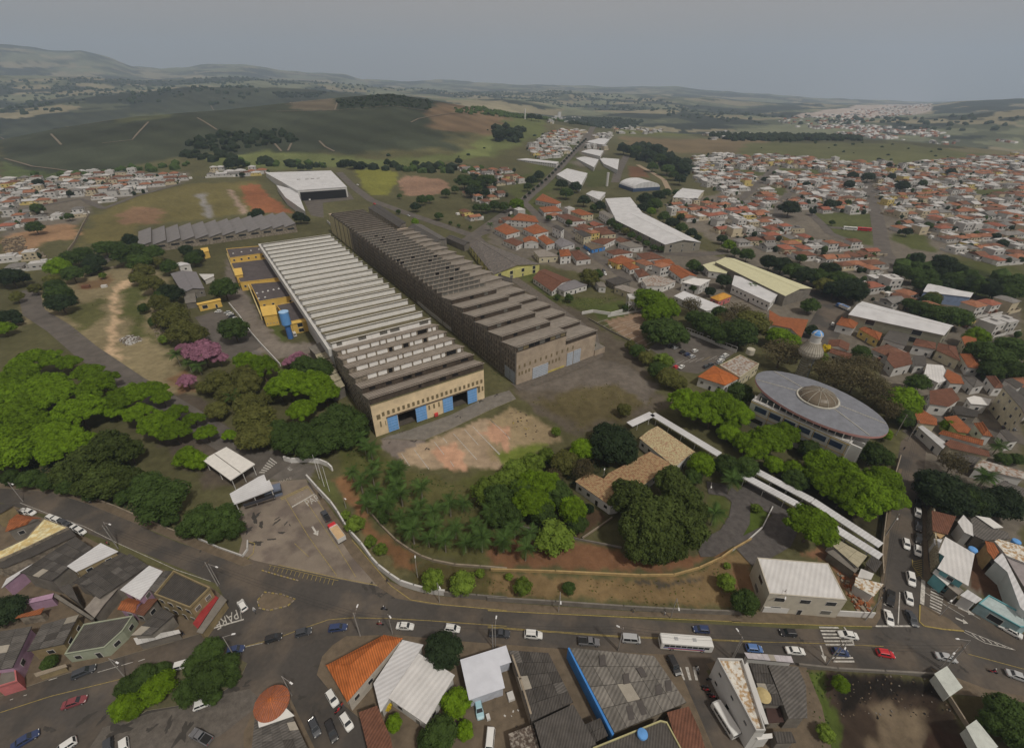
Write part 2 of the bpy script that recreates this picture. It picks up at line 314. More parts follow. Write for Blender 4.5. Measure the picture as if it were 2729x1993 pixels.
# ---------------------------------------------------------------- terrain sheet, painted with its real soils and grasses
GRASS = (.085, .095, .032); DRY = (.27, .225, .13); SOIL = (.22, .12, .06); OR = (.3, .16, .08); TANP = (.62, .45, .29); DKG = (.045, .055, .02); YARD = (.15, .125, .09)
CROP = (.046, .054, .034); LGR = (.13, .15, .055); DIRTD = (.13, .1, .075); RED = (.26, .105, .05)
TOWN = (.165, .145, .118)
PAINT = [
 (('n', [(-60,205),(360,190),(700,225),(1300,265),(2262,190),(2262,1030),(1700,960),(1560,1180),(2262,1300),(2262,1500),(-100,1500),(-100,800)]),TOWN, 6),
 (('m', [(140,880),(420,790),(800,740),(1050,880),(1560,1060),(1900,1100),(2103,1200),(2103,1500),(1500,1500),(950,1300),(560,1220),(130,1040)]),TOWN, 4),
 (('m', [(1620,700),(2103,640),(2103,1100),(1700,900)]),TOWN, 4),(('m', [(460,280),(700,140),(1130,170),(1090,330),(1000,450),(700,400)]),TOWN, 5),
 (('j', [(560,180),(1980,180),(1980,1652),(1240,1652),(1200,960),(1000,620),(640,430)]),TOWN, 3),
 (('k', [(-60,250),(450,240),(1640,190),(1640,260),(800,480),(700,640),(0,760)]),TOWN, 5),
 (('E', [(330,200),(1560,100),(1560,1600),(400,1100)]),TOWN, 1),
 # far fields
 (('D', [(0,395),(0,270),(300,235),(760,200),(1010,230),(1020,330),(850,345),(430,345),(200,392)]),CROP, 20),
 (('D', [(640,225),(745,222),(745,245),(640,243)]),(.12, .1, .07),8),
 (('D', [(745,220),(860,207),(960,226),(950,247),(745,245)]),(.024, .032, .018),4),
 (('D', [(280,255),(400,250),(380,262),(250,275)]),(.09, .1, .05),8),
 (('D', [(930,250),(1120,245),(1190,285),(1100,300),(950,290)]),(.18, .125, .075),20),
 (('D', [(430,345),(600,332),(820,350),(980,342),(1080,300),(1200,260),(1210,300),(1090,350),(900,370),(720,375),(450,372)]),LGR, 14),
 (('D', [(0,350),(60,375),(190,388),(150,400),(0,400)]),(.09, .115, .045),6),
 (('D', [(1360,300),(1700,305),(1700,345),(1400,330)]),(.17, .13, .075),14),
 (('D', [(1640,315),(2000,318),(2262,350),(2262,378),(1700,368),(1620,340)]),(.12, .125, .055),14),
 (('D', [(1370,280),(1640,300),(1500,302),(1370,300)]),(.13, .14, .05),6),
 (('D', [(1700,262),(1950,232),(2050,230),(2060,245),(1900,262)]),(.45, .38, .33),10),
 (('D', [(1050,470),(1230,300),(1300,320),(1180,500)]),GRASS, 10),
 # left field beyond the sheds
 (('k', [(740,580),(1150,380),(1640,290),(2262,260),(2262,470),(2100,560),(1200,660),(1180,800),(800,800),(620,880),(700,760)]),(.15, .13, .05),6),
 (('k', [(980,560),(1180,480),(1420,510),(1380,640),(1010,650)]),(.24, .15, .09),5),
 (('k', [(2080,300),(2262,290),(2262,470),(2150,500)]),RED, 3),(('l', [(110,240),(290,225),(590,480),(230,480),(160,380)]),RED, 3),
 (('k', [(1680,380),(1780,370),(1860,580),(1760,600)]),(.25, .24, .23),4),(('k', [(1940,340),(2010,340),(2150,540),(2080,560)]),(.32, .24, .19),3),
 (('k', [(0,740),(460,640),(640,620),(720,680),(680,760),(420,790),(220,900),(0,980)]),(.34, .21, .12),4),
 (('l', [(1100,110),(1300,90),(1500,130),(1480,250),(1400,330),(1250,330)]),(.19, .19, .04),4),
 (('l', [(1480,200),(1560,155),(1900,190),(1940,260),(1800,330),(1540,330)]),(.3, .19, .13),3),
 # compound, left lot
 (('g', [(120,500),(160,290),(330,180),(700,60),(1000,0),(1250,100),(1150,500),(1250,640),(1300,700),(1500,950),(1300,1000),(1000,880),(700,720),(520,560),(450,420),(300,400)]),DRY, 3),
 (('g', [(880,200),(1080,150),(1100,480),(1250,600),(1000,560),(900,400)]),(.11, .12, .04),4),
 (('g', [(450,380),(560,300),(800,230),(780,400),(560,560)]),(.13, .13, .05),4),
 (('g', [(820,170),(960,110),(990,150),(900,200),(880,420),(860,620),(960,700),(880,720),(770,680),(760,560),(800,400)]),TANP, 2.4),
 (('g', [(1200,850),(1400,780),(1450,950),(1300,970)]),(.22, .13, .07),2),
 (('g', [(870,560),(960,530),(1040,560),(930,610)]),(.4, .38, .36),1.5),
 (('g', [(560,160),(800,80),(850,150),(700,200),(590,200)]),(.2, .13, .07),2),
 # asphalt yards painted worn
 (('g', [(1430,400),(1560,360),(1720,400),(1927,600),(1927,680),(1700,720),(1500,600),(1520,520)]),(.17, .155, .14),1),
 (('l', [(0,850),(40,900),(330,1400),(450,1590),(800,1616),(600,1700),(250,1620),(0,1200)]),(.22, .19, .165),1.5),
 (('l', [(330,1400),(440,1385),(540,1570),(490,1590)]),(.09, .11, .03), .5),
 (('h', [(0,0),(130,150),(300,310),(560,310),(560,420),(200,430),(0,300)]),(.22, .19, .16),1.5),
 (('g', [(1300,960),(1500,960),(1700,1200),(1927,1420),(1927,1652),(1500,1652),(1400,1500),(1000,1260),(850,1060)]),(.11, .09, .07),2),
 (('h', [(0,1090),(300,1090),(330,1170),(600,1200),(480,1320),(250,1350),(0,1300)]),(.15, .135, .12),1.2),
 # palm garden and slopes
 (('h', [(680,1080),(940,1020),(1130,1220),(1500,1340),(1927,1160),(1927,1652),(900,1652),(700,1300)]),(.1, .105, .035),2),
 (('b', [(520,0),(1000,0),(1556,150),(1556,560),(1250,570),(1050,520),(900,420),(750,265)]),(.11, .105, .04),2),
 (('b', [(500,50),(620,30),(740,240),(760,330),(900,440),(1060,540),(1000,640),(870,560),(700,380),(640,250)]),SOIL, 1.5),
 (('b', [(420,60),(520,60),(640,240),(560,260)]),(.1, .11, .04),1),
 (('b', [(640,330),(760,400),(900,560),(1000,640),(900,660),(720,500)]),(.17, .15, .075),1),
 (('b', [(1060,530),(1556,600),(1556,750),(1200,740),(1000,680)]),(.1, .085, .035),1),
 (('c', [(0,600),(900,640),(1200,620),(1400,500),(1556,480),(1556,850),(1100,810),(0,750)]),(.2, .14, .07),1.2),
 (('c', [(0,360),(500,430),(780,470),(1250,500),(1450,450),(1400,520),(1200,600),(900,620),(0,580)]),(.21, .11, .06),1.5),
 (('c', [(850,650),(1100,660),(1300,620),(1280,650),(1080,710),(860,680)]),(.08, .07, .055), .8),
 (('c', [(1300,140),(1400,150),(1450,230),(1400,320),(1330,380),(1300,300)]),(.085, .1, .03), .6),
 (('c', [(590,200),(740,290),(560,410),(450,420)]),(.1, .065, .04),1),
 (('i', [(560,1080),(740,1040),(900,1180),(880,1280),(720,1300)]),(.06, .06, .025),1),
 (('e', [(0,480),(100,180),(250,200),(200,330),(80,440),(0,490)]),(.07, .1, .02), .5),
 (('e', [(390,510),(520,450),(740,600),(860,780),(800,850),(680,770),(580,560)]),(.24, .13, .075), .8),
 (('e', [(0,560),(110,560),(170,820),(0,840)]),(.2, .12, .065), .8),
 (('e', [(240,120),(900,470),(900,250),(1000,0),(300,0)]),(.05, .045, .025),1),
 # yard between the big sheds and the parks
 (('i', [(0,690),(220,640),(240,600),(780,400),(830,340),(500,60),(560,0),(900,230),(1100,380),(1300,700),(1290,800),(1040,910),(700,1000),(640,1020),(150,680)]),(.125, .105, .08),2.5),
 (('i', [(300,740),(560,640),(900,560),(1250,740),(1050,880),(650,980)]),(.12, .1, .05),4),
 (('i', [(260,620),(600,520),(800,420),(1000,460),(1280,640),(1150,760),(900,620),(300,700)]),(.15, .13, .11),2),
 (('i', [(800,20),(1000,0),(1050,60),(960,230),(860,180),(700,60)]),(.08, .1, .03),2),
 (('m', [(360,1280),(560,1240),(740,1480),(1200,1480),(920,1600),(640,1500)]),(.095, .11, .035),3),
 (('m', [(20,1340),(360,1300),(640,1520),(800,1652),(650,1652)]),(.13, .11, .08),2),
 (('i', [(840,150),(1130,85),(1240,140),(1130,230),(1180,350),(980,260)]),(.27, .19, .13), .8),
 # front parking, brick red
 (('q', [(700,1230),(1200,1250),(1580,1110),(2262,880),(2262,1583),(1300,1583),(1000,1560),(840,1400)]),(.38, .29, .2),1.2),
 (('i', [(0,880),(160,780),(400,880),(600,1020),(300,1110),(0,1200)]),(.32, .25, .15),1.5),
 (('i', [(60,1130),(330,1040),(480,1040),(300,1180),(100,1230)]),(.16, .2, .04),1.5),
 (('q', [(1300,1330),(1640,1240),(1800,1583),(1420,1583)]),(.5, .3, .2),1.5),(('i', [(0,880),(120,940),(160,1060),(0,1010)]),(.5, .3, .2),1),
 (('q', [(1850,1150),(2262,1050),(2262,1400),(2100,1300)]),(.5, .3, .2),1),
 (('q', [(700,1220),(1120,1100),(1260,1250),(900,1400),(1000,1540),(700,1330)]),(.2, .17, .15), .6),
 # back yards
 (('C', [(300,1000),(640,900),(900,1330),(560,1500),(480,1652),(400,1652),(400,1250)]),(.21, .165, .105), .4),
 (('b', [(800,1380),(1060,1500),(1556,1340),(1556,1652),(860,1652)]),(.12, .1, .055), .8),
 (('E', [(880,840),(1000,800),(1340,1060),(1460,1250),(1480,1560),(860,1240)]),(.1, .055, .035), .4),
 (('e', [(430,1190),(1200,1220),(1270,1340),(1480,1680),(1480,2000),(500,2000)]),(.05, .036, .027),1.2),
 (('e', [(420,1200),(560,1200),(700,1500),(700,1750),(520,1750)]),(.07, .095, .022), .7),
 (('e', [(560,1200),(1210,1240),(1300,1400),(1150,1330),(860,1330),(700,1420)]),(.018, .015, .013), .8),
 (('e', [(840,1350),(1150,1340),(1200,1500),(1180,1750),(760,1750),(860,1500)]),(.16, .125, .085),1.5),
 (('e', [(1200,1450),(1400,1600),(1450,1750),(1180,1750)]),(.05, .03, .022), .8),
 (('e', [(1270,1340),(1556,1330),(1732,1400),(1732,1750),(1500,1750),(1420,1560)]),(.085, .07, .035), .6),
]
# grassy blocks and parks of the town
for P in ([(1750,310),(1800,300),(1900,520),(1780,520)],): pass
for c, P, col in (('n', [(350,280),(720,300),(715,340),(345,325)], GRASS),('n', [(0,280),(260,320),(240,350),(0,320)], GRASS),('n', [(480,640),(620,640),(720,780),(900,840),(1110,900),(1130,640),(880,620)], (.085, .095, .035)),
                  ('n', [(1200,790),(1500,790),(1620,950),(1420,920),(1220,840)], GRASS),('n', [(1720,990),(2262,1050),(2262,1200),(1900,1120),(1750,1050)], GRASS),('n', [(1280,1010),(1700,1000),(2262,1180),(2262,1300),(1900,1280),(1300,1130)], DKG),
                  ('m', [(930,470),(1170,440),(1120,600),(930,600)], GRASS),('m', [(640,560),(760,530),(900,620),(760,700)], GRASS),('m', [(1270,430),(1400,440),(1450,520),(1280,520)], (.17, .09, .05)),('m', [(1400,440),(1580,500),(1620,620),(1500,500)], GRASS),
                  ('m', [(100,470),(330,640),(420,700),(150,900),(0,800),(0,480)], (.07, .07, .035)),('n', [(190,540),(370,580),(360,610),(190,570)], GRASS),('n', [(220,430),(430,430),(430,500),(330,500)], GRASS),('n', [(1830,450),(2150,440),(2100,500),(1850,490)], GRASS)):
    PAINT.append(((c, P),col, 3))
E_BASE = (.105, .1, .048)
def terrain():
    az1 = np.concatenate([np.linspace(-math.pi, R(-72),26)[:-1], np.linspace(R(-72),R(72),640),np.linspace(R(72),math.pi, 26)[1:]])
    rr = np.concatenate([[2.], np.geomspace(14,14500,600)])
    A, D = np.meshgrid(az1, rr, indexing='ij'); X = D*np.sin(A); Y = D*np.cos(A); Z = hgt(X.ravel(),Y.ravel()).reshape(X.shape)
    na, nr = X.shape; co = np.stack([X, Y, Z], -1).reshape(-1,3)
    idx = np.arange(na*nr).reshape(na, nr)
    q = np.stack([idx[:-1, :-1], idx[:-1,1:], idx[1:, 1:], idx[1:, :-1]], -1).reshape(-1,4)[:, ::-1]
    me = bpy.data.meshes.new('ground'); me.vertices.add(len(co)); me.vertices.foreach_set('co', co.ravel())
    me.loops.add(q.size); me.loops.foreach_set('vertex_index', q.ravel()); me.polygons.add(len(q))
    me.polygons.foreach_set('loop_start', np.arange(0, q.size, 4)); me.polygons.foreach_set('loop_total', np.full(len(q),4))
    me.update(calc_edges=True); me.polygons.foreach_set('use_smooth', np.ones(len(q),bool))
    x = X.ravel(); y = Y.ravel(); d = D.ravel()
    col = np.empty((len(x),3)); n = fbm(x/35., y/35., 5)[:, None]; n2 = fbm(x/260.+9, y/260., 4)[:, None]
    col[:] = E_BASE; far = sstep(900,2000, d)[:, None]
    # far hills: woods, pasture, bare soil in irregular patches
    p = fbm(x/330.+3, y/260.+5,5); p2 = fbm(x/260.+40, y/200.+11,4)
    hills = np.where((p > .5)[:, None], np.array((.028, .036, .026)),np.array((.09, .1, .06)))
    hills = np.where((p2 > .6)[:, None], np.array((.25, .22, .14)),hills); hills = np.where((p < .4)[:, None], np.array((.17, .18, .11)),hills)
    col = col*(1-far)+hills*far
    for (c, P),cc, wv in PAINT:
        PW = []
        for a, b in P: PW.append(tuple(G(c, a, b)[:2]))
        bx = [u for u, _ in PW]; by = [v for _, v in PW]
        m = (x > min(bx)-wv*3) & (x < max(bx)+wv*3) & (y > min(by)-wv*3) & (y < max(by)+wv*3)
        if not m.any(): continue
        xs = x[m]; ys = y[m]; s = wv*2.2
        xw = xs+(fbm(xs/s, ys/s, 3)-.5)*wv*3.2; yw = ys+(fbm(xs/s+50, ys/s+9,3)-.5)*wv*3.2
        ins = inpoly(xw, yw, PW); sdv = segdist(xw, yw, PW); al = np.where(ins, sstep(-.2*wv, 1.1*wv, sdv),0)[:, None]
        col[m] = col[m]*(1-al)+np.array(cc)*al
    # crop rows in the plantations
    col *= (.72+.56*n)*(.8+.4*n2)
    cr = inpoly(x, y, [tuple(G('D', a, b)[:2]) for a, b in [(0,400),(0,270),(300,235),(860,200),(1150,250),(1080,345),(430,345),(200,392)]]); st = np.sin((x[cr]*.55+y[cr]*.83+14*fbm(x[cr]/90, y[cr]/90,2))/9.)*.5+.5; blk = vnoise(x[cr]/160+3, y[cr]/110+7); col[cr] *= (.72+.3*st+.75*np.round(blk*3)/3)[:, None]*.85
    # worn and dusty speckle where it is dry
    sp = fbm(x/4.+7, y/4., 3); near = (d < 700)
    col[near] *= (.8+.4*sp[near])[:, None]
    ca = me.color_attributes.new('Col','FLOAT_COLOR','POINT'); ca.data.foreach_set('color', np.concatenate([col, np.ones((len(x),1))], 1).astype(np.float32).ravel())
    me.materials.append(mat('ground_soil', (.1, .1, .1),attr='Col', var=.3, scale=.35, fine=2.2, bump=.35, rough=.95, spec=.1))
    o = bpy.data.objects.new('ground', me); COL.objects.link(o); o['kind'] = 'structure'
terrain()
# ---------------------------------------------------------------- roads and pavements
sh_n = [0]
def sheet(spec, z, name, m, kerb=0., kind='structure'):
    sh_n[0] += 1; z = z+.004*(sh_n[0] % 12)
    P = polyg(spec); mb = MB()
    if kerb: mb.prism(P, -.05, z, 1,0); o = struct(mb, name, [m, m_kerb], kind)
    else:
        n = len(P); A = sum(P[i][0]*P[(i+1) % n][1]-P[(i+1) % n][0]*P[i][1] for i in range(n))
        if A < 0: P = P[::-1]
        mb.face([(x, y, z) for x, y in P]); o = struct(mb, name, [m], kind)
    return o
sheet(('D', [(-120,1062),(0,1068),(60,1074),(140,1090),(200,1108),(290,1150),(350,1180),(400,1200),(470,1222),(540,1245),(560,1225),(540,1135),(600,1100),(690,1062),(740,1140),(790,1210),(850,1280),(880,1303),(960,1330),(1150,1347),(1500,1374),(1750,1388),(1925,1390),(1945,1330),(1950,1240),(1955,1180),(1970,1100),(1982,1020),(1990,975),(2020,950),(2048,975),(2042,1030),(2045,1130),(2050,1200),(2062,1290),(2130,1335),(2262,1400),(2420,1480),(2420,1620),(2262,1560),(2080,1503),(1985,1488),(1780,1478),(1600,1470),(1560,1480),(1600,1560),(1700,1760),(1560,1760),(1490,1460),(1260,1440),(1000,1422),(870,1408),(760,1412),(712,1450),(745,1530),(850,1652),(920,1760),(700,1760),(640,1660),(540,1760),(-160,1760),(-160,1560),(0,1538),(100,1500),(300,1440),(430,1400),(500,1330),(480,1290),(400,1255),(300,1215),(200,1180),(100,1136),(0,1110),(-120,1100)]), .03, 'road', m_asph)
sheet(('b', [(0,170),(110,80),(370,60),(380,90),(560,330),(640,440),(860,690),(820,700),(560,650),(60,540),(-30,500),(-10,420),(-40,300)]), .05, 'entrance_apron', mat('apron_asphalt', (.24, .2, .16),col2=(.16, .13, .11),var=.3, scale=.09))
sheet(('a', [(610,1530),(900,1440),(1100,1400),(1330,1330),(1480,1300),(1556,1380),(1330,1560),(1100,1700),(500,1700)]), .05, 'gravel_verge', mat('verge', (.13, .115, .1),var=.45, scale=.6))
for sp in (('a', [(-40,230),(90,222),(200,270),(400,340),(560,430),(700,490),(860,560),(1040,620),(1240,690),(1330,760),(1330,800),(1180,975),(1000,1030),(720,1110),(300,1240),(0,1345),(-60,1365)]),
           ('b', [(450,1110),(500,1040),(590,1000),(700,985),(950,990),(1280,1000),(1556,1040),(1556,1060)]+[]) ,):
    if sp[0] == 'a': sheet(sp, .14, 'pavement', m_pave, 1)
sheet(('D', [(700,1490),(712,1450),(735,1425),(765,1405),(870,1402),(1000,1415),(1250,1434),(1490,1447),(1500,1480),(1540,1570),(1620,1760),(930,1760),(860,1640),(800,1590),(745,1545)]), .14, 'pavement', m_pave, 1)
sheet(('b', [(70,1400),(240,1335),(270,1345),(420,1652),(470,1760),(0,1760),(0,1560)]), .14, 'pavement', m_pave, 1)
sheet(('D', [(1560,1466),(1600,1455),(1780,1472),(1790,1500),(1815,1560),(1860,1760),(1740,1760),(1640,1600)]), .14, 'pavement', m_pave, 1)
sheet(('e', [(1180,1180),(1500,1300),(1732,1345),(1800,1380),(1800,1420),(1500,1350),(1290,1330)]), .14, 'pavement', m_pave, 1)
sheet(('a', [(680,1490),(700,1400),(760,1300),(1000,1200),(1150,1110),(1260,1040),(1350,1080),(1430,1130),(1465,1150),(1420,1250),(1330,1310),(1200,1380),(1060,1400),(870,1430),(760,1500)]), .16, 'traffic_island', mat('island_soil', (.12, .11, .06),var=.3),1)
sheet(('b', [(85,780),(125,735),(220,745),(300,775),(260,810),(150,835),(100,825)]), .14, 'traffic_island', m_pave, 1)
sheet(('e', [(1120,800),(1180,830),(1290,890),(1370,955),(1250,945),(1140,925),(1115,905)]), .14, 'traffic_island', m_pave, 1)
# pavement north of the avenue and beside the roads
for sp in (('b', [(380,60),(400,80),(560,300),(640,410),(760,560),(870,668),(1000,720),(1180,755),(1556,785),(1556,835),(1100,800),(900,765),(800,700),(640,520),(560,400)]),
           ('c', [(0,785),(800,840),(1500,865),(1556,868),(1556,908),(1100,880),(0,835)]),
           ('e', [(-30,850),(180,845),(800,880),(850,860),(880,700),(890,520),(905,400),(935,220),(990,0),(1010,0),(945,250),(925,480),(880,880),(850,932),(0,905)]),
           ('a', [(-60,78),(140,90),(300,112),(480,150),(700,230),(900,318),(1060,380),(1200,430),(1440,510),(1500,560),(1440,575),(1190,480),(1050,425),(800,320),(520,205),(300,135),(0,112),(-60,110)]),
           ('E', [(270,200),(330,300),(340,900),(380,1090),(620,1270),(960,1470),(1250,1652),(1180,1652),(640,1350),(290,1150),(285,700)])):
    sheet(sp, .14, 'pavement', m_pave, 1)
def strip(spec, wd, name, m, lift=.06, nseg=1, kind='structure', world=False):
    P = spec if world else polyg(spec); mb = MB()
    Q = [P[0]]
    for a, b in zip(P, P[1:]):
        L = math.hypot(b[0]-a[0], b[1]-a[1]); n = max(1, int(L/25)) if math.hypot(*a) > 560 else 1
        Q += [(a[0]+(b[0]-a[0])*k/n, a[1]+(b[1]-a[1])*k/n) for k in range(1, n+1)]
    P = Q; Lf = []; Rt = []
    for i, p in enumerate(P):
        a = P[max(0, i-1)]; b = P[min(len(P)-1, i+1)]; dx, dy = b[0]-a[0], b[1]-a[1]; l = math.hypot(dx, dy) or 1
        nx, ny = -dy/l*wd/2, dx/l*wd/2
        Lf.append((p[0]+nx, p[1]+ny, max(hs(p[0]+nx, p[1]+ny),hs(*p))+lift)); Rt.append((p[0]-nx, p[1]-ny, max(hs(p[0]-nx, p[1]-ny),hs(*p))+lift))
    for i in range(len(P)-1): mb.face([Rt[i], Rt[i+1], Lf[i+1], Lf[i]])
    return struct(mb, name, [m], kind)
ROADS = [  # (spec, width, material)
 (('D', [(62,640),(75,690),(130,725),(190,775),(290,845),(390,905),(470,955),(560,1010),(620,1040)]),10, m_asph2),
 (('m', [(-60,1060),(40,990),(430,715),(500,650),(640,530),(800,360),(940,220),(1050,115)]),13, m_asph2),
 (('m', [(440,720),(600,870),(760,960),(900,1080),(1100,1210),(1300,1350)]),9, m_asph2),
 (('m', [(840,790),(1060,900),(1300,1040),(1500,1130),(1800,1140),(2050,1120)]),9, m_asph2),
 (('m', [(1170,560),(1200,460),(1260,350)]),12, m_asph2),
 (('m', [(1350,420),(1480,490),(1560,540),(1600,620)]),7, mat('dirt_road', (.34, .26, .18),var=.2)),
 (('n', [(60,540),(220,390),(340,270)]),9, m_asph2),(('n', [(350,700),(370,580),(440,480)]),9, m_asph2),
 (('n', [(1320,1140),(1220,1010),(1170,920),(1150,800),(1120,640),(1060,480),(1050,380)]),12, m_asph2),
 (('n', [(600,630),(700,720),(760,790),(920,850)]),8, m_asph2),(('n', [(760,745),(1110,765)]),8, m_asph2),
 (('j', [(560,430),(640,300),(700,180),(600,80),(540,20)]),16, m_asph),(('j', [(-40,320),(300,380)]),1, m_asph),
 (('l', [(980,130),(1080,230),(1260,370),(1560,480),(1800,560),(2150,680),(2262,800)]),10, m_asph2),
 (('l', [(2150,680),(2262,640)]),8, m_asph2),
 (('i', [(200,640),(500,540),(800,400),(760,250),(500,60),(330,-60),(100,-220)]),7, mat('worn_track', (.14, .12, .1),var=.4)),
 (('j', [(1200,1000),(1400,1120),(1480,1180)]),8, m_asph2),(('j', [(1260,900),(1500,960),(1700,1000),(1980,1080)]),7, m_asph2),
 (('j', [(1480,420),(1700,500),(1980,560)]),6, m_asph2),
 (('k', [(0,560),(300,490),(700,420),(880,500)]),7, m_asph2),(('k', [(880,510),(1160,400),(1560,290)]),6, m_asph2),
 (('k', [(980,900),(860,990),(600,1090)]),7, m_asph2),
 (('c', [(1300,110),(1420,130),(1500,200),(1490,300),(1430,400),(1300,470),(1240,470)]),6, mat('drive', (.1, .09, .085),var=.4)),
 (('e', [(60,110),(200,190),(330,290),(260,400),(150,460),(50,500)]),9, mat('drive', (.1, .09, .085))),
]
for s_i, (sp, wd, m) in enumerate(ROADS): strip(sp, wd, 'road' if wd > 6 else 'path', m, lift=.075+.006*s_i)
TRK = mat('farm_track_soil', (.19, .155, .115),var=.25)
for q in ([(640,398),(600,440),(570,475),(440,490)], [(220,450),(265,497)], [(850,380),(935,432)], [(903,318),(920,347)], [(1456,308),(1442,346)], [(1190,352),(1450,347),(1860,352)], [(0,462),(300,420),(640,370)], [(1180,488),(1212,524)], [(1255,490),(1240,522)], [(1375,480),(1400,505),(1440,525)], [(1770,400),(1800,385),(1960,360),(2230,380)], [(1250,318),(1300,305)], [(900,292),(1000,298)], [(20,555),(140,590),(300,610)]):
    strip(('o', q),3.2, 'farm_track', TRK, lift=.8)
ROADW = [(polyg(sp),wd) for sp, wd, m in ROADS]
# car parks
for sp, m in ((('i', [(1180,350),(1330,260),(1450,240),(1820,380),(1700,470),(1540,540),(1400,520),(1250,400)]),m_asph2),(('g', [(1430,400),(1620,350),(1740,400),(1927,610),(1880,640),(1700,700),(1540,600),(1520,520)]),m_asph2),
              (('l', [(640,300),(1040,262),(1110,360),(840,390),(850,520),(740,500)]),m_asph2),(('i', [(1040,600),(1210,520),(1290,560),(1150,650)]),m_asph2) if 0 else (('q', [(720,1232),(1010,1130),(1200,1240),(1560,1095),(1500,1050),(2250,640),(2330,760),(1560,1120),(1250,1250),(950,1350)]),m_conc)):
    if sp[0] != 'q': sheet(sp, .05, 'car_park', m)
sheet(('q', [(700,1226),(1040,1120),(1560,930),(1980,720),(2250,640),(2330,740),(2000,880),(1560,1095),(1230,1235)]), .9*0+.3, 'loading_dock', m_conc, 1)
# ---------------------------------------------------------------- painted markings
mk_n = [0]
def mark(name, spec, m, w=.15, z=None, label=None):
    """line of paint along world polyline"""
    P = polyg(spec) if isinstance(spec, tuple) else spec; mb = MB()
    mk_n[0] += 1; z = .1+.0007*(mk_n[0] % 40) if z is None else z
    for a, b in zip(P, P[1:]):
        dx, dy = b[0]-a[0], b[1]-a[1]; l = math.hypot(dx, dy) or 1; nx, ny = -dy/l*w/2, dx/l*w/2
        mb.face([(a[0]-nx, a[1]-ny, z),(b[0]-nx, b[1]-ny, z),(b[0]+nx, b[1]+ny, z),(a[0]+nx, a[1]+ny, z)])
    return struct(mb, name, [m])
AVE = [('b', [(-650*0,1040),(200,985),(480,905),(600,885),(900,885),(1200,905),(1556,935)])]
mark('lane_line', ('b', [(0,1052),(200,1000),(330,950),(500,892),(640,880),(850,884),(1100,897),(1556,930)]),m_yel, .14)
mark('lane_line', ('c', [(0,932),(400,962),(800,990),(1556,1018)]),m_yel, .14)
mark('lane_line', ('c', [(0,938),(400,968),(800,996),(1556,1024)]),m_yel, .12)
mark('lane_line', ('e', [(0,1018),(520,1032),(900,1050)]),m_yel, .14); mark('lane_line', ('e', [(1400,1095),(1732,1185),(1900,1230)]),m_yel, .14)
mark('lane_line', ('a', [(-40,1455),(300,1345),(750,1235)]),m_yel, .14); mark('lane_line', ('a', [(1200,1110),(1556,1030)]),m_whp, .12)
for a, b in (((340,1235),(290,1250)),((580,1203),(700,1168)),((720,1162),(790,1142)),((820,1138),(860,1124)),((80,1360),(60,1367)),((140,1342),(160,1336))): mark('lane_line', ('a', [a, b]),m_whp, .16)
mark('edge_line', ('a', [(120,200),(300,270),(500,340),(700,440),(900,530),(1040,595),(1250,665)]),m_whp, .12)
# entrance lanes
for sp, m, wd in ((('b', [(245,172),(380,395),(550,630)]),m_yel, .14),(('b', [(375,100),(480,250),(610,430),(760,600),(850,690)]),m_yel, .14),(('b', [(360,175),(450,310),(560,470),(665,640)]),m_yel, .12),
                  (('b', [(215,175),(378,100)]),m_yel, .3),(('b', [(222,182),(384,107)]),m_yel, .3),(('b', [(285,225),(418,148)]),m_whp, .5),(('b', [(205,568),(560,645),(850,700)]),m_yel, .16),(('b', [(300,440),(385,520)]),m_yel, .12),(('b', [(150,568),(560,660)]),m_yel, .1)):
    mark('lane_line', sp, m, wd)
for k in range(16):
    x = 160+k*25; mark('hatch_line', ('b', [(x, 575+k*5.2),(x-12,598+k*6)]),m_yel, .12)
# parking bay lines
for a, b in (((950,1395),(1045,1540)),((1100,1345),(1280,1583)),((1345,1255),(1465,1410)),((1450,1205),(1500,1270)),((1575,1155),(1860,1470)),((1710,1105),(1880,1295)),((1810,1070),(2130,1410)),((2020,985),(2080,1045)),((2210,1165),(2262,1225)),((1540,1490),(1580,1550))):
    mark('bay_line', ('q', [a, b]),m_whp, .22, z=.06)
for a, b in (((0,1040),(90,1130)),((15,872),(155,1005)),((1110,90),(1240,130))): mark('bay_line', ('i', [a, b]),m_whp, .2, z=.06)
for k in range(9):
    mark('bay_line', ('i', [(800+k*46,165+k*26),(880+k*46,140+k*24)]),m_whp, .2, z=.06)
for k in range(6): mark('bay_line', ('i', [(960+k*30,175+k*10),(1100+k*20,140+k*8)]),m_whp, .16, z=.062)
for k in range(8): mark('bay_line', ('i', [(1380+k*48,470-k*6),(1440+k*48,440-k*6)]),m_whp if k != 4 else m_yel, .15, z=.08)
m_tar = mat('tar_stain', (.06, .054, .048),var=.3, scale=.8)
rs_ = random.Random(4)
def blot(c, x, y, r, m, el=1., z=.088):
    p = G(c, x, y); n = 15; ph = rs_.uniform(0,3); mb = MB(); an = rs_.uniform(0,3.14)
    P = []
    for k in range(n):
        t = math.tau*k/n; q = r*(1+.35*math.sin(2*t+ph)+.25*math.sin(5*t+2*ph)+rs_.uniform(-.15, .15)); X, Y = q*math.cos(t)*el, q*math.sin(t); P.append((p[0]+X*math.cos(an)-Y*math.sin(an),p[1]+X*math.sin(an)+Y*math.cos(an),z+.0006*(mk_n[0] % 20)))
    mk_n[0] += 1; mb.face(P); struct(mb, 'asphalt_patch', [m])
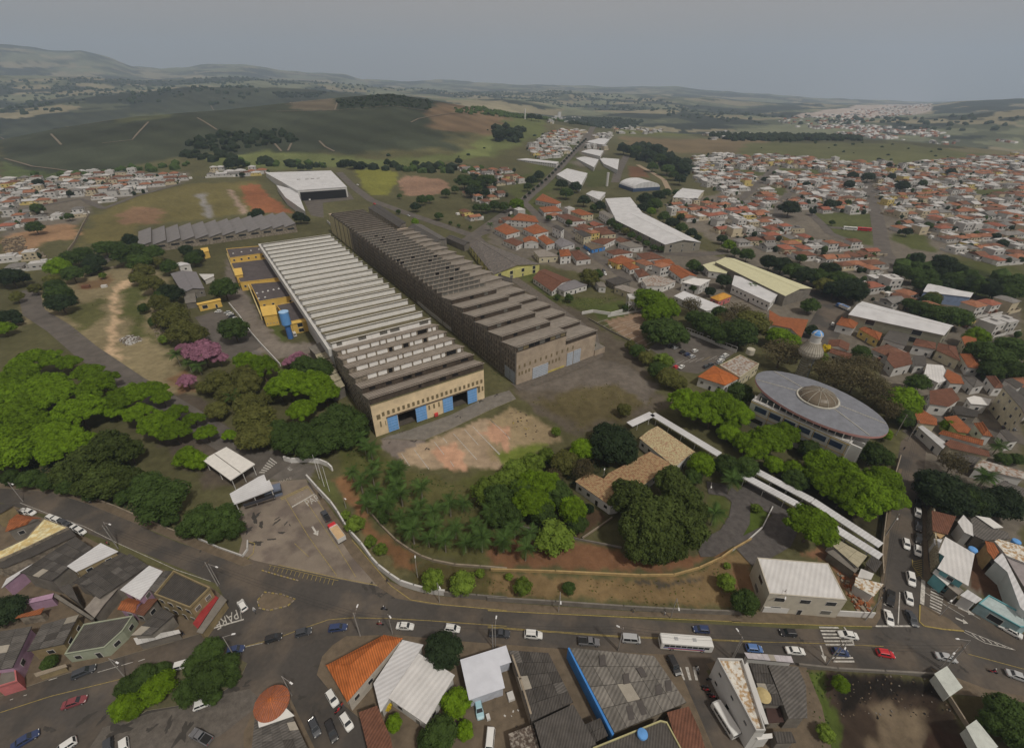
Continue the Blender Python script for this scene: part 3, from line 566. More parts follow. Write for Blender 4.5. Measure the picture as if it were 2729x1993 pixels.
for c, L_, m in (('b', [(760,700,1.6),(800,740,2.2),(850,720,1.2),(700,690,1.3),(900,750,1.),(420,1170,1.4),(240,780, .6),(60,280,2.),(120,340,1.6),(180,300,1.2),(90,430,1.8),(160,420,1.2),(230,380, .9),(270,330, .8),(40,360,1.5),(350,1340,1.),(430,1430,1.6)], m_tar),
                 ('a', [(490,1495,2.),(590,1480,1.4),(720,1540,2.4),(900,1540,2.),(1000,1500,1.6),(300,1540,1.5),(1390,1300,1.4),(1450,1270,1.2),(1190,470, .9),(1100,1560,2.2)], m_tar),('e', [(1050,960, .8),(900,1000,1.),(400,1020, .8),(1360,1190,1.2)], m_tar),
                 ('q', [(1480,1130, .5),(1260,1350,1.),(1640,960,1.),(820,1270, .7),(1900,760,1.5),(2100,690,1.4),(1100,1240, .8)], m_tar)):
    for x, y, r in L_: [blot(c, x+rs_.uniform(-22,22),y+rs_.uniform(-14,14),r*rs_.uniform(.15, .42),m, rs_.uniform(1.3,3), .088 if c != 'q' else .345) for _ in range(2)]
# crossings, stop lines, islands, arrows
def zebra(name, c, q, n, m=m_whp, wide=.5, label=None):
    P = [np.array(G(c, *p)[:2]) for p in q]; mb = MB()
    for k in range(n):
        t = (k+.15)/n; u = (k+.15+wide)/n
        f = lambda s, e: (P[0]*(1-s)+P[1]*s)*(1-e)+(P[3]*(1-s)+P[2]*s)*e
        mb.face([(*f(t, 0), .13),(*f(u, 0), .13),(*f(u, 1), .13),(*f(t, 1), .13)])
    for k in range(len(mb.f)):
        s = MB(); s.face([mb.v[i] for i in mb.f[k]]); struct(s, 'crossing_stripe', [m])
zebra('x','e', [(515,930),(560,1052),(735,1052),(625,932)], 6); zebra('x','e', [(590,1110),(605,1152),(730,1152),(715,1110)], 2)
zebra('x','c', [(1075,1178),(1250,1168),(1262,1250),(1110,1250)], 4, wide=.4)
zebra('x','e', [(1180,685),(1170,840),(1235,870),(1260,720)], 9, wide=.45)
zebra('x','h', [(110,1270),(200,1150),(250,1190),(150,1270)], 7, wide=.5)
mark('stop_line', ('e', [(850,930),(1110,930)]),m_whp, .4); mark('lane_line', ('e', [(995,730),(985,920)]),m_whp, .25); mark('lane_line', ('E', [(285,1160),(268,1465)]),m_whp, .9)
mark('stop_line', ('a', [(1220,955),(1380,908),(1445,890)]),m_whp, .4); mark('lane_line', ('a', [(1425,840),(1430,890)]),m_whp, .12)
mark('edge_line', ('E', [(300,1315),(800,1620)]),m_whp, .18); mark('edge_line', ('E', [(590,1440),(720,1490),(1000,1652)]),m_whp, .18)
mark('edge_line', ('e', [(1380,955),(1680,1072),(1500,1030),(1375,965)]),m_whp, .16)
for k in range(5): mark('hatch_line', ('e', [(1420+k*45,972+k*18),(1460+k*40,1008+k*12)]),m_whp, .22)
for k in range(8): mark('hatch_line', ('E', [(150+k*6,930+k*26),(268,905+k*26)]),m_yel, .14)
mark('edge_line', ('E', [(145,900),(150,985),(275,1140)]),m_yel, .16); mark('edge_line', ('E', [(290,1150),(640,1350),(960,1530)]),m_yel, .2)
mark('edge_line', ('e', [(1115,805),(1113,905),(1140,930),(1250,948),(1375,960)]),m_yel, .35, z=.155)
mark('edge_line', ('E', [(262,1470),(250,1652)]),m_yel, .3, z=.15)
for sp in (('a', [(1470,430),(1510,440),(1500,500),(1455,540)]),('b', [(640,420),(760,560),(870,690),(990,775),(1150,800),(1556,838)]),('c', [(0,838),(700,872),(1500,905)]),('e', [(0,908),(830,934)])):
    mark('kerb_paint', sp, m_yel, .18, z=.148)
def arrow(c, a, b, wd=.5):
    A = np.array(G(c, *a)[:2]); Bp = np.array(G(c, *b)[:2]); u = (Bp-A)/np.linalg.norm(Bp-A); v = np.array([-u[1], u[0]]); L = np.linalg.norm(Bp-A)
    pts = [A-v*wd*.3, A+u*L*.6-v*wd*.3, A+u*L*.6-v*wd, Bp, A+u*L*.6+v*wd, A+u*L*.6+v*wd*.3, A+v*wd*.3]
    mb = MB(); mb.face([(*p, .135) for p in pts]); struct(mb, 'road_arrow', [m_whp])
arrow('b', (405,340),(440,395), .9); arrow('e', (1340,820),(1440,865), .8); arrow('e', (1325,882),(1400,915), .8); arrow('e', (905,790),(910,808), .5)
arrow('e', (525,1045),(555,1145), .6); arrow('e', (665,935),(725,1040), .6)
def text(name, s, c, o, xe, size, m=m_whp, z=.14, flip=1, label=None, squash=1.):
    """lettering lying on the ground, starting at region pixel o and reading towards xe"""
    A = G(c, *o); Bp = G(c, *xe); ang = math.atan2(Bp[1]-A[1], Bp[0]-A[0])
    cu = bpy.data.curves.new(name, 'FONT'); cu.body = s; cu.size = size; cu.extrude = 0
    o = bpy.data.objects.new('tmp', cu); COL.objects.link(o); dg = bpy.context.evaluated_depsgraph_get()
    me = bpy.data.meshes.new_from_object(o.evaluated_get(dg)); bpy.data.objects.remove(o)
    me.materials.clear(); me.materials.append(m); q = bpy.data.objects.new(name, me); COL.objects.link(q)
    q.location = (A[0], A[1], z); q.rotation_euler = (0,0, ang); q.scale = (1*squash, flip, 1); q['kind'] = 'structure'
    return q
text('road_lettering','PARE','b', (378,222),(440,188),3.4, squash=.75, flip=1.3)
text('road_lettering','PARE','a', (1405,830),(1270,905),2.8, squash=.8, flip=1.5)
text('road_lettering','PARE','b', (305,188),(370,150),1.6, squash=.9, m=mat('worn_paint', (.36, .32, .28),var=.4))
text('road_lettering','E','h', (335,1255),(360,1240),2.6)
text('road_lettering','PARE','h', (262,1345),(330,1320),1.8, m=mat('worn_paint', (.36, .32, .28)))
# ---------------------------------------------------------------- the two big saw-tooth mill sheds
UA = np.array([-.555, .832])
def frame(o, u, v):
    return lambda a, b, z=0.: (o[0]+u[0]*a+v[0]*b, o[1]+u[1]*a+v[1]*b, z)
def plane_hit(c, x, y, o, u):             # ray -> vertical plane through o with normal u
    d = ray(c, x, y); n = np.array([u[0], u[1], 0]); t = (np.array([o[0], o[1], 0])-np.array([0,0, H]))@n/(d@n); return np.array([0,0, H])+d*t
def fpanel(fr, b0, b1, z0, z1, out=.06, m=0, mb=None, u0=0.):
    mb = mb or MB(); P = [fr(u0-out, b0),fr(u0-out, b1),fr(u0+.3, b1),fr(u0+.3, b0)]
    mb.prism([(p[0], p[1]) for p in P], z0, z1, m, bottom=True); return mb
oA = np.array([-11.8,163.6]); VA = np.array([-.838,-.545]); fA = frame(oA, UA, VA); WA = 48.
tA = thing('factory_shed','long white saw-tooth mill shed with cream front and open blue sliding doors','factory', (*fA(0, WA/2)[:2], 0))
def body(root, fr, u0, u1, b0, b1, z1, m, name='wall', z0=0.):
    mb = MB(); mb.prism([fr(u0, b0)[:2], fr(u1, b0)[:2], fr(u1, b1)[:2], fr(u0, b1)[:2]], z0, z1,0); return part(mb, name, m, root)
def afac(x, y): p = plane_hit('q', x, y, oA, UA); return float((p[:2]-oA)@VA),float(p[2])
# front wall with real door openings
v = [afac(905,930)[0], afac(1120,860)[0], afac(1565,710)[0], afac(1745,650)[0]]
zd = afac(1120,862)[1]; print('doors', v, zd, afac(640,780),afac(1940,400),afac(1925,530),afac(750,940))
ZA = 15.0
segs = [(WA, v[0], .0, ZA),(v[0], v[1], zd, ZA),(v[1], v[2], 0, ZA),(v[2], v[3], zd, ZA),(v[3], 0,0, ZA)]
for a, b, z0, z1 in segs:
    mb = MB(); mb.prism([fA(0, a)[:2], fA(0, b)[:2], fA(.6, b)[:2], fA(.6, a)[:2]], z0, z1,0, bottom=True); part(mb, 'front_wall', m_fac, tA)
mb = MB(); mb.prism([fA(1, .7)[:2], fA(30, .7)[:2], fA(30, WA-.7)[:2], fA(1, WA-.7)[:2]], 0.31, .34,0); part(mb, 'shed_floor', mat('shed_floor', (.1, .085, .07),var=.3),tA)
for (u0, u1, b0, b1, m, nm) in ((.6,51, WA-.5, WA, m_bwall, 'side_wall'),(51,240, WA-.5, WA, m_white, 'side_wall'),(.6,51,0, .5, m_bwall, 'side_wall'),(51,240,0, .5, m_bwall, 'side_wall'),(239.5,240, .5, WA-.5, m_white, 'rear_wall')):
    body(tA, fA, u0, u1, b0, b1, ZA, m, nm)
mb = MB(); mb.prism([fA(30, .6)[:2], fA(30.3, .6)[:2], fA(30.3, WA-.6)[:2], fA(30, WA-.6)[:2]], 0, ZA-.5,0); part(mb, 'partition', m_dark, tA)
US = [0,8.5,17.1,25.6,33.9,42.3,50.6]+[60.4+9.33*k for k in range(20)]
RA = random.Random(3)
for k, (u0, u1) in enumerate(zip(US[:-1], US[1:])):
    front = k < 6
    mf = m_dkface if k < 2 else (m_bwall if k < 6 else m_whclad)
    mb = MB(); mb.prism([fA(u0,0)[:2], fA(u0, WA)[:2], fA(u0+.35, WA)[:2], fA(u0+.35,0)[:2]], ZA-.1,18., 0); part(mb, 'clerestory', mf, tA)
    ms = m_slab if k < 6 else m_moss
    mb = MB(); z0, z1 = 18.05, ZA+.1; o = -.5
    a, b, c, d = fA(u0+o, -.25, z0),fA(u0+o, WA+.25, z0),fA(u1, WA+.25, z1),fA(u1,-.25, z1); dn = lambda p: (p[0], p[1], p[2]-.25)
    mb.face([a, d, c, b]); mb.face([dn(a),dn(b),dn(c),dn(d)]); mb.face([a, b, dn(b),dn(a)]); mb.face([b, c, dn(c),dn(b)]); mb.face([d, a, dn(a),dn(d)])
    part(mb, 'roof_slope', ms, tA)
    for bb in (0, WA-.4):                 # saw-tooth gable ends
        mb = MB(); P = [fA(u0, bb),fA(u1, bb),fA(u1, bb+.4),fA(u0, bb+.4)]
        mb.face([fA(u0, bb, ZA),fA(u1, bb, ZA),fA(u0, bb, 17.95)]); mb.face([fA(u0, bb+.4, ZA),fA(u0, bb+.4,17.95),fA(u1, bb+.4, ZA)])
        mb.face([fA(u0, bb, ZA),fA(u0, bb, 17.95),fA(u0, bb+.4,17.95),fA(u0, bb+.4, ZA)]); part(mb, 'gable_end', m_bwall if (k < 6 or bb == 0) else m_white, tA)
    if 2 <= k < 6 or k == 6:              # white panes / dark gaps in the near rows
        b = 1.5
        while b < WA-3:
            wd = RA.choice([1.6,2.4,3.6,3.6,4.6])
            if b+wd > WA-1: break
            part(fpanel(fA, b, b+wd, ZA+.55 if k < 6 else ZA+.9,17.55, .05, u0=u0),'window_pane', (m_whclad if RA.random() > .07 else m_dark) if k < 6 else m_glassg, tA) if (k < 6 or RA.random() < .45) else None
            b += wd+(.7 if k < 6 else 1.4)
    elif k < 2:
        for q in range(3+4*k): b = RA.uniform(2, WA-5); part(fpanel(fA, b, b+RA.uniform(1,4),ZA+.8,17, .04, u0=u0),'broken_pane', m_dark, tA)
    elif RA.random() < .35:
        b = RA.uniform(30,46); 
        x = u0+5; mb = MB(); zz = 18-(x-u0)/(u1-u0)*3; mb.face([fA(x, b, zz+.18),fA(x+1.6, b, zz-.35),fA(x+1.6, b+1.6, zz-.35),fA(x, b+1.6, zz+.18)][::-1]); mb.face([fA(x, b, zz+.18),fA(x+1.6, b, zz-.35),fA(x+1.6, b+1.6, zz-.35),fA(x, b+1.6, zz+.18)]); part(mb, 'roof_hole', m_dark, tA)
# white gutter wall along the left eave
mb = MB(); mb.prism([fA(51, WA)[:2], fA(240, WA)[:2], fA(240, WA+1.6)[:2], fA(51, WA+1.6)[:2]], 11.5,15.2,0, bottom=True); part(mb, 'gutter', m_white, tA)
for k in range(22):
    b = 43.9-2.03*k; part(fpanel(fA, b-.5, b+.5,8.4,10.2),'window', m_olive, tA)
for x0, y0, x1, y1 in ((1275,825,1300,870),(1333,805,1358,850),(1393,780,1415,830),(1867,590,1900,655),(1915,590,1938,635),(650,945,705,985),(690,1020,720,1080),(755,1010,772,1060)):
    a = afac(x0, y0); b = afac(x1, y1); part(fpanel(fA, b[0], a[0], b[1], a[1]),'window', m_olive, tA)
DR = mat('door_rib', (.26, .45, .75),var=.1)
for x0, x1, yt, yb in ((775,905,970,1150),(1118,1250,858,1015),(1445,1565,745,905),(1742,1855,640,790)):
    a = afac(x0, yt)[0]; b = afac(x1, yt)[0]; zt = zd+.4
    d = part(fpanel(fA, b, a, .35, zt, .25),'sliding_door', m_bdoor, tA)
    for q in range(1,5): part(fpanel(fA, b, a, .35+(zt-.35)*q/5-.06, .35+(zt-.35)*q/5+.06, .32),'rib', DR, d) if 0 else None
    mbb = MB()
    for q in range(0,6): fpanel(fA, b, a, .35+(zt-.55)*q/5, .5+(zt-.55)*q/5, .34, mb=mbb)
    for q in range(0,4): fpanel(fA, b+(a-b-.12)*q/3, b+(a-b-.12)*q/3+.12, .35, zt, .3, mb=mbb)
    r = part(mbb, 'door_frame', DR, tA)
part(fpanel(fA, afac(1870,560)[0], afac(770,975)[0], zd+.4, zd+.65, .4),'door_rail', m_dkface, tA)
part(fpanel(fA, .1, WA-.1, ZA-.35, ZA+.0, .18),'cornice', mat('moss_cornice', (.2, .19, .1),var=.3),tA)
mb = MB(); P = polyg(('q', [(1345,935),(1390,925),(1395,950),(1355,965)])); mb.prism(P, .3,1.5,0); single(mb, 'oil_drum_rack', m_red, 'low red container against the cream wall between the blue doors','container')
# side windows (left wall, front bays) as recessed grilles
def grille(root, fr, u0, b, sgn, n=4, rows=5, z0=2., z1=13., du=8., m=m_glassd, w=1.0):
    mb = MB()
    for i in range(n):
        for j in range(rows):
            ua = u0+(i+.3)*du/n; zz = z0+(z1-z0)*j/rows
            P = [fr(ua, b+sgn*.05),fr(ua+w, b+sgn*.05),fr(ua+w, b-sgn*.2),fr(ua, b-sgn*.2)]
            mb.prism([p[:2] for p in P], zz, zz+(z1-z0)/rows*.62,0, bottom=True)
    return part(mb, 'window_grille', m, root)
for k in range(6): grille(tA, fA, US[k]+.2, WA, 1, n=3)
for k in range(7,12): grille(tA, fA, US[k]+.2,0,-1, n=4)
for k in range(6): grille(tA, fA, US[k]+.2,0,-1, n=4)
# --- second shed
oB = np.array([2., 174.2]); VB = np.array([.82, .572]); fB = frame(oB, UA, VB)
tB = thing('factory_shed','longest saw-tooth mill shed of bare grimy concrete with pale closed doors','factory', (*fB(0,24)[:2], 0))
BH, BL = 16.8,12.2; W1, W2 = 28., 47.5
def bfac(x, y): p = plane_hit('i', x, y, oB, UA); return float((p[:2]-oB)@VB),float(p[2])
print('B', bfac(215,330),bfac(570,210),bfac(740,290),bfac(330,500),bfac(445,460),bfac(230,490))
body(tB, fB, 0,300,0, W1, BH, [m_bfront]); body(tB, fB, 0.01,235, W1, W2, BL, [m_bfront])
sk = MB(); sk.prism([fB(.3,-.12)[:2], fB(240,-.12)[:2], fB(240, .0)[:2], fB(.3, .0)[:2]], 0, BH-.02,0); part(sk, 'side_cladding', m_bwall, tB)
sk = MB(); sk.prism([fB(240,-.12)[:2], fB(299.8,-.12)[:2], fB(299.8, .0)[:2], fB(240, .0)[:2]], 0, BH-.02,0); part(sk, 'side_cladding', mat('pale_yellow_wall', (.5, .44, .26),var=.3),tB)
TB = [12.2*k for k in range(28)]
m_brf = wavemat('grey_cement_sheet', (.31, .275, .235),1.0,-FA, depth=.22, var=.3, scale=.35)
m_brd = wavemat('dark_cement_sheet', (.15, .125, .095),1.0,-FA, depth=.22, var=.3, scale=.35)
for k, (u0, u1) in enumerate(zip(TB[:-1], TB[1:])):
    dk = k > 17; ms = m_brd if dk else m_brf
    for (b0, b1, zb, rz, uo) in ((0, W1, BH, 2.9,0),(W1+.2, W2, BL, 2.4,0)):
        if b0 > 0 and u1 > 240: continue
        if u1 > 302: continue
        nsub = 2 if k > 5 and not b0 else 1
        for h in range(nsub):
            a0 = u0+(u1-u0)*h/nsub; a1 = u0+(u1-u0)*(h+1)/nsub
            mb = MB(); mb.prism([fB(a0, b0)[:2], fB(a0, b1)[:2], fB(a0+.35, b1)[:2], fB(a0+.35, b0)[:2]], zb-.1, zb+rz, 0); part(mb, 'clerestory', m_dkface if (k < 6) else m_brf, tB)
            mb = MB(); z0, z1 = zb+rz+.05, zb+.15
            a, b, c, d = fB(a0-.6, b0-.3, z0),fB(a0-.6, b1+.3, z0),fB(a1, b1+.3, z1),fB(a1, b0-.3, z1); dn = lambda p: (p[0], p[1], p[2]-.3)
            mb.face([a, b, c, d]); mb.face([dn(a),dn(b),dn(c),dn(d)][::-1]); mb.face([a, b, dn(b),dn(a)][::-1]); mb.face([a, d, dn(d),dn(a)]); mb.face([b, c, dn(c),dn(b)][::-1])
            part(mb, 'roof_slope', ms, tB)
            for bb in (b0, b1-.4):
                mb = MB(); mb.face([fB(a0, bb, zb),fB(a1, bb, zb),fB(a0, bb, zb+rz)]); mb.face([fB(a0, bb+.4, zb),fB(a0, bb+.4, zb+rz),fB(a1, bb+.4, zb)]); mb.face([fB(a0, bb, zb),fB(a0, bb, zb+rz),fB(a0, bb+.4, zb+rz),fB(a0, bb+.4, zb)]); part(mb, 'gable_end', m_bwall, tB)
            if 6 <= k < 18 and b0 == 0:
                for q in range(8): part(fpanel(fB, b0+1+q*3.35, b0+3.6+q*3.35, zb+.7, zb+rz-.5, .05, u0=a0),'window_pane', m_glassg if RA.random() > .07 else m_dark, tB)
            elif k < 6 and b0 == 0 and k > 0:
                for q in range(2): b = RA.uniform(1,24); part(fpanel(fB, b, b+2.2, zb+.7, zb+rz-.5, .05, u0=a0),'broken_pane', m_dark if q else m_glassg, tB)
    mb = MB(); 
    for zz in [0]: mb.prism([fB(u0+.1,-.45)[:2], fB(u0+.6,-.45)[:2], fB(u0+.6,-.1)[:2], fB(u0+.1,-.1)[:2]], 0, BH, 0)
    if u1 < 300: part(mb, 'pilaster', m_conc, tB)
    if u1 < 240:
        grille(tB, fB, u0+.9,-.14,-1, n=5, rows=6, z0=1.2, z1=BH-.3, du=11, w=.8, m=mat('shadowed_vent', (.12, .104, .084),var=.3)); mb = MB()
        for zz in (6.2,11.4): mb.prism([fB(u0+.6,-.3)[:2], fB(u1+.1,-.3)[:2], fB(u1+.1,-.1)[:2], fB(u0+.6,-.1)[:2]], zz, zz+.35,0, bottom=True)
        part(mb, 'ledge', m_conc, tB)
# its front: long clerestory window, small windows, sliding doors
for q in range(9): part(fpanel(fB, .6+q*3.0,3.3+q*3.0, BH+.5, BH+2.5, .05),'window_pane', [m_glassg, m_dark, m_olive][[0,2,1,1,0,1,2,0,2][q]], tB)
part(fpanel(fB, W1+1, W2-.5, BL+.4, BL+2, .05),'window_pane', m_dkface, tB)
for k in range(11):
    b = bfac(232+k*(40 if k < 9 else 40),490-k*14.0)
    part(fpanel(fB, b[0]-.45, b[0]+.45, b[1]-.9, b[1]+.9),'window', m_olive, tB)
for x, y in ((232,540),(253,532),(280,523),(305,512),(455,460),(480,452),(505,443),(530,433)):
    b = bfac(x, y); part(fpanel(fB, b[0]-.45, b[0]+.45, b[1]-.9, b[1]+.9),'window', m_olive, tB)
m_drf = mat('pale_rib', (.55, .58, .62),var=.1)
for x0, x1, yt in ((330,445,500),(588,632,395),(638,690,375)):
    a = bfac(x0, yt); b = bfac(x1, yt-(x1-x0)*.33); zt = a[1]
    part(fpanel(fB, a[0], b[0], .2, zt, .2),'sliding_door', m_gdoor, tB); mbb = MB()
    for q in range(7): fpanel(fB, a[0], b[0], .2+(zt-.35)*q/6, .3+(zt-.35)*q/6, .26, mb=mbb)
    for q in range(4): fpanel(fB, a[0]+(b[0]-a[0]-.1)*q/3, a[0]+(b[0]-a[0]-.1)*q/3+.1, .2, zt, .25, mb=mbb)
    part(mbb, 'door_frame', m_drf, tB)
for u0 in (.8,5.2):
    mb = MB(); mb.prism([fB(u0,-.35)[:2], fB(u0+4,-.35)[:2], fB(u0+4,-.15)[:2], fB(u0,-.15)[:2]], .2,6.4,0); part(mb, 'side_door', m_gdoor, tB)
part(fpanel(fB, 13.5,28, .2,1.1, .1),'plinth', mat('yellow_plinth', (.5, .42, .12),var=.3),tB)
mb = MB(); mb.prism([fB(-.5, W2)[:2], fB(7, W2)[:2], fB(7, W2+7)[:2], fB(-.5, W2+7)[:2]], 0,3.2,0,1); o = single(mb, 'guard_hut', [m_bfront, m_conc], 'low flat pinkish annexe at the right foot of the grey shed','annexe')
# white low wall in the alley between the sheds, and loose walls there
def wall_line(name, label, cat, spec, h, t, m, base=0., group=None, cap=None):
    P = polyg(spec); mb = MB()
    for a, b in zip(P, P[1:]):
        dx, dy = b[0]-a[0], b[1]-a[1]; l = math.hypot(dx, dy) or 1; nx, ny = -dy/l*t/2, dx/l*t/2; ex, ey = dx/l*t*.3, dy/l*t*.3
        mb.prism([(a[0]-nx-ex, a[1]-ny-ey),(b[0]-nx+ex, b[1]-ny+ey),(b[0]+nx+ex, b[1]+ny+ey),(a[0]+nx-ex, a[1]+ny-ey)], hs(*a)-.3, hs(*a)+h, 0)
    return single(mb, name, m, label, cat, group)
wall_line('boundary_wall','long straight white wall in the alley between the two mill sheds','wall', ('l', [(880,560),(1080,745),(1240,900),(1500,1110),(1750,1340),(1940,1490),(2150,1640)]),2.4, .35, m_white)
# mill dependencies: long saw-tooth store on the left
def sawshed(label, c, A, Bp, z, depth, n, m, rise=2.6, m2=None):
    a = atz(c, *A, z)[:2]; b = atz(Bp[0], *Bp[1], z)[:2]; d = (b-a); L = np.linalg.norm(d); d = d/L; nn = np.array([-d[1], d[0]])
    fr = lambda s, t, zz=0.: (a[0]+d[0]*s+nn[0]*t, a[1]+d[1]*s+nn[1]*t, zz)
    r = thing('storage_shed', label, 'shed', (*a, 0)); mb = MB(); mb.prism([fr(0,0)[:2], fr(L, 0)[:2], fr(L, depth)[:2], fr(0, depth)[:2]], 0, z, 0); part(mb, 'wall', m_bwall, r)
    for k in range(n):
        s0, s1 = L*k/n, L*(k+1)/n-.05; mb = MB()
        P = [fr(s0,-.5, z+.2),fr(s1,-.5, z+rise),fr(s1, depth+.5, z+rise),fr(s0, depth+.5, z+.2)]; mb.face(P); mb.face([(p[0], p[1], p[2]-.2) for p in P[::-1]])
        part(mb, 'roof_bay', m, r)
        mb = MB(); mb.face([fr(s0,0, z),fr(s1,0, z),fr(s1,0, z+rise-.1)]); mb.face([fr(s1,0, z),fr(s1, depth, z),fr(s1, depth, z+rise-.1),fr(s1,0, z+rise-.1)])
        part(mb, 'bay_end', m2 or m_conc, r)
        if n > 8: part(fwin(fr, s0+2, s1-2, z-2.5, z-.9),'window_band', m_glassd, r)
    return r
def fwin(fr, s0, s1, z0, z1):
    mb = MB(); mb.prism([fr(s0,-.08)[:2], fr(s1,-.08)[:2], fr(s1, .1)[:2], fr(s0, .1)[:2]], z0, z1,0, bottom=True); return mb
sawshed('low grey shed with a row of twelve slanting roof bays behind the trees','k', (1185,835),('l', (612,590)),5.5,52,12, mat('grey_bay_sheet', (.2, .19, .19),var=.2, scale=.3))
# ---------------------------------------------------------------- buildings drawn from their roof corners
def lerp(a, b, t): return (a[0]+(b[0]-a[0])*t, a[1]+(b[1]-a[1])*t)
RB = random.Random(11)
def cell(P, s, t):
    a = lerp(P[0], P[1], s); b = lerp(P[3], P[2], s); return lerp(a, b, t)
def inset(P, d):
    n = len(P); out = []
    for i in range(n):
        p0, p1, p2 = P[i-1], P[i], P[(i+1) % n]
        def nrm(a, b): dx, dy = b[0]-a[0], b[1]-a[1]; l = math.hypot(dx, dy) or 1; return (-dy/l, dx/l)
        n1, n2 = nrm(p0, p1),nrm(p1, p2); bx, by = n1[0]+n2[0], n1[1]+n2[1]; q = bx*n1[0]+by*n1[1]
        if q < .3: q = .3
        out.append((p1[0]+bx/q*d, p1[1]+by/q*d))
    return out
m_frame = mat('window_frame', (.6, .58, .55),var=.1)
def windows(root, P, z0, z1, step=3.4, size=(1.2,1.2),both=False, m=None, door=True, maxn=99):
    """panes on the walls of footprint P that face the open (camera) side"""
    n = len(P); cnt = 0; cx = sum(p[0] for p in P)/n; cy = sum(p[1] for p in P)/n
    for i in range(n):
        a, b = P[i], P[(i+1) % n]; dx, dy = b[0]-a[0], b[1]-a[1]; l = math.hypot(dx, dy)
        if l < 2.6: continue
        ux, uy = dx/l, dy/l; nx, ny = uy, -ux
        mx_, my_ = (a[0]+b[0])/2,(a[1]+b[1])/2
        if nx*(-mx_)+ny*(-my_) < 0: continue
        st = max(1, int((z1-z0)/2.9)); k = max(1, int(l/step))
        for s in range(st):
            for q in range(k):
                if cnt >= maxn: return
                t = (q+.5)/k*l; zc = z0+(z1-z0)*(s+.52)/st; isd = door and s == 0 and q == k//2 and k > 1
                w2, h0, h1 = size[0]/2, zc-size[1]/2, zc+size[1]/2
                if isd: w2, h0, h1 = .5, z0+.05, z0+2.1
                mb = MB()
                def pp(tt, o): return (a[0]+ux*tt+nx*o, a[1]+uy*tt+ny*o)
                mb.prism([pp(t-w2-.1,-.1),pp(t+w2+.1,-.1),pp(t+w2+.1, .05),pp(t-w2-.1, .05)], h0-.1, h1+.1,1, bottom=True)
                mb.prism([pp(t-w2,0),pp(t+w2,0),pp(t+w2, .08),pp(t-w2, .08)], h0, h1,0, bottom=True)
                part(mb, 'door' if isd else 'window', [m or (m_glassd if RB.random() > .2 else m_glassg),m_frame], root); cnt += 1
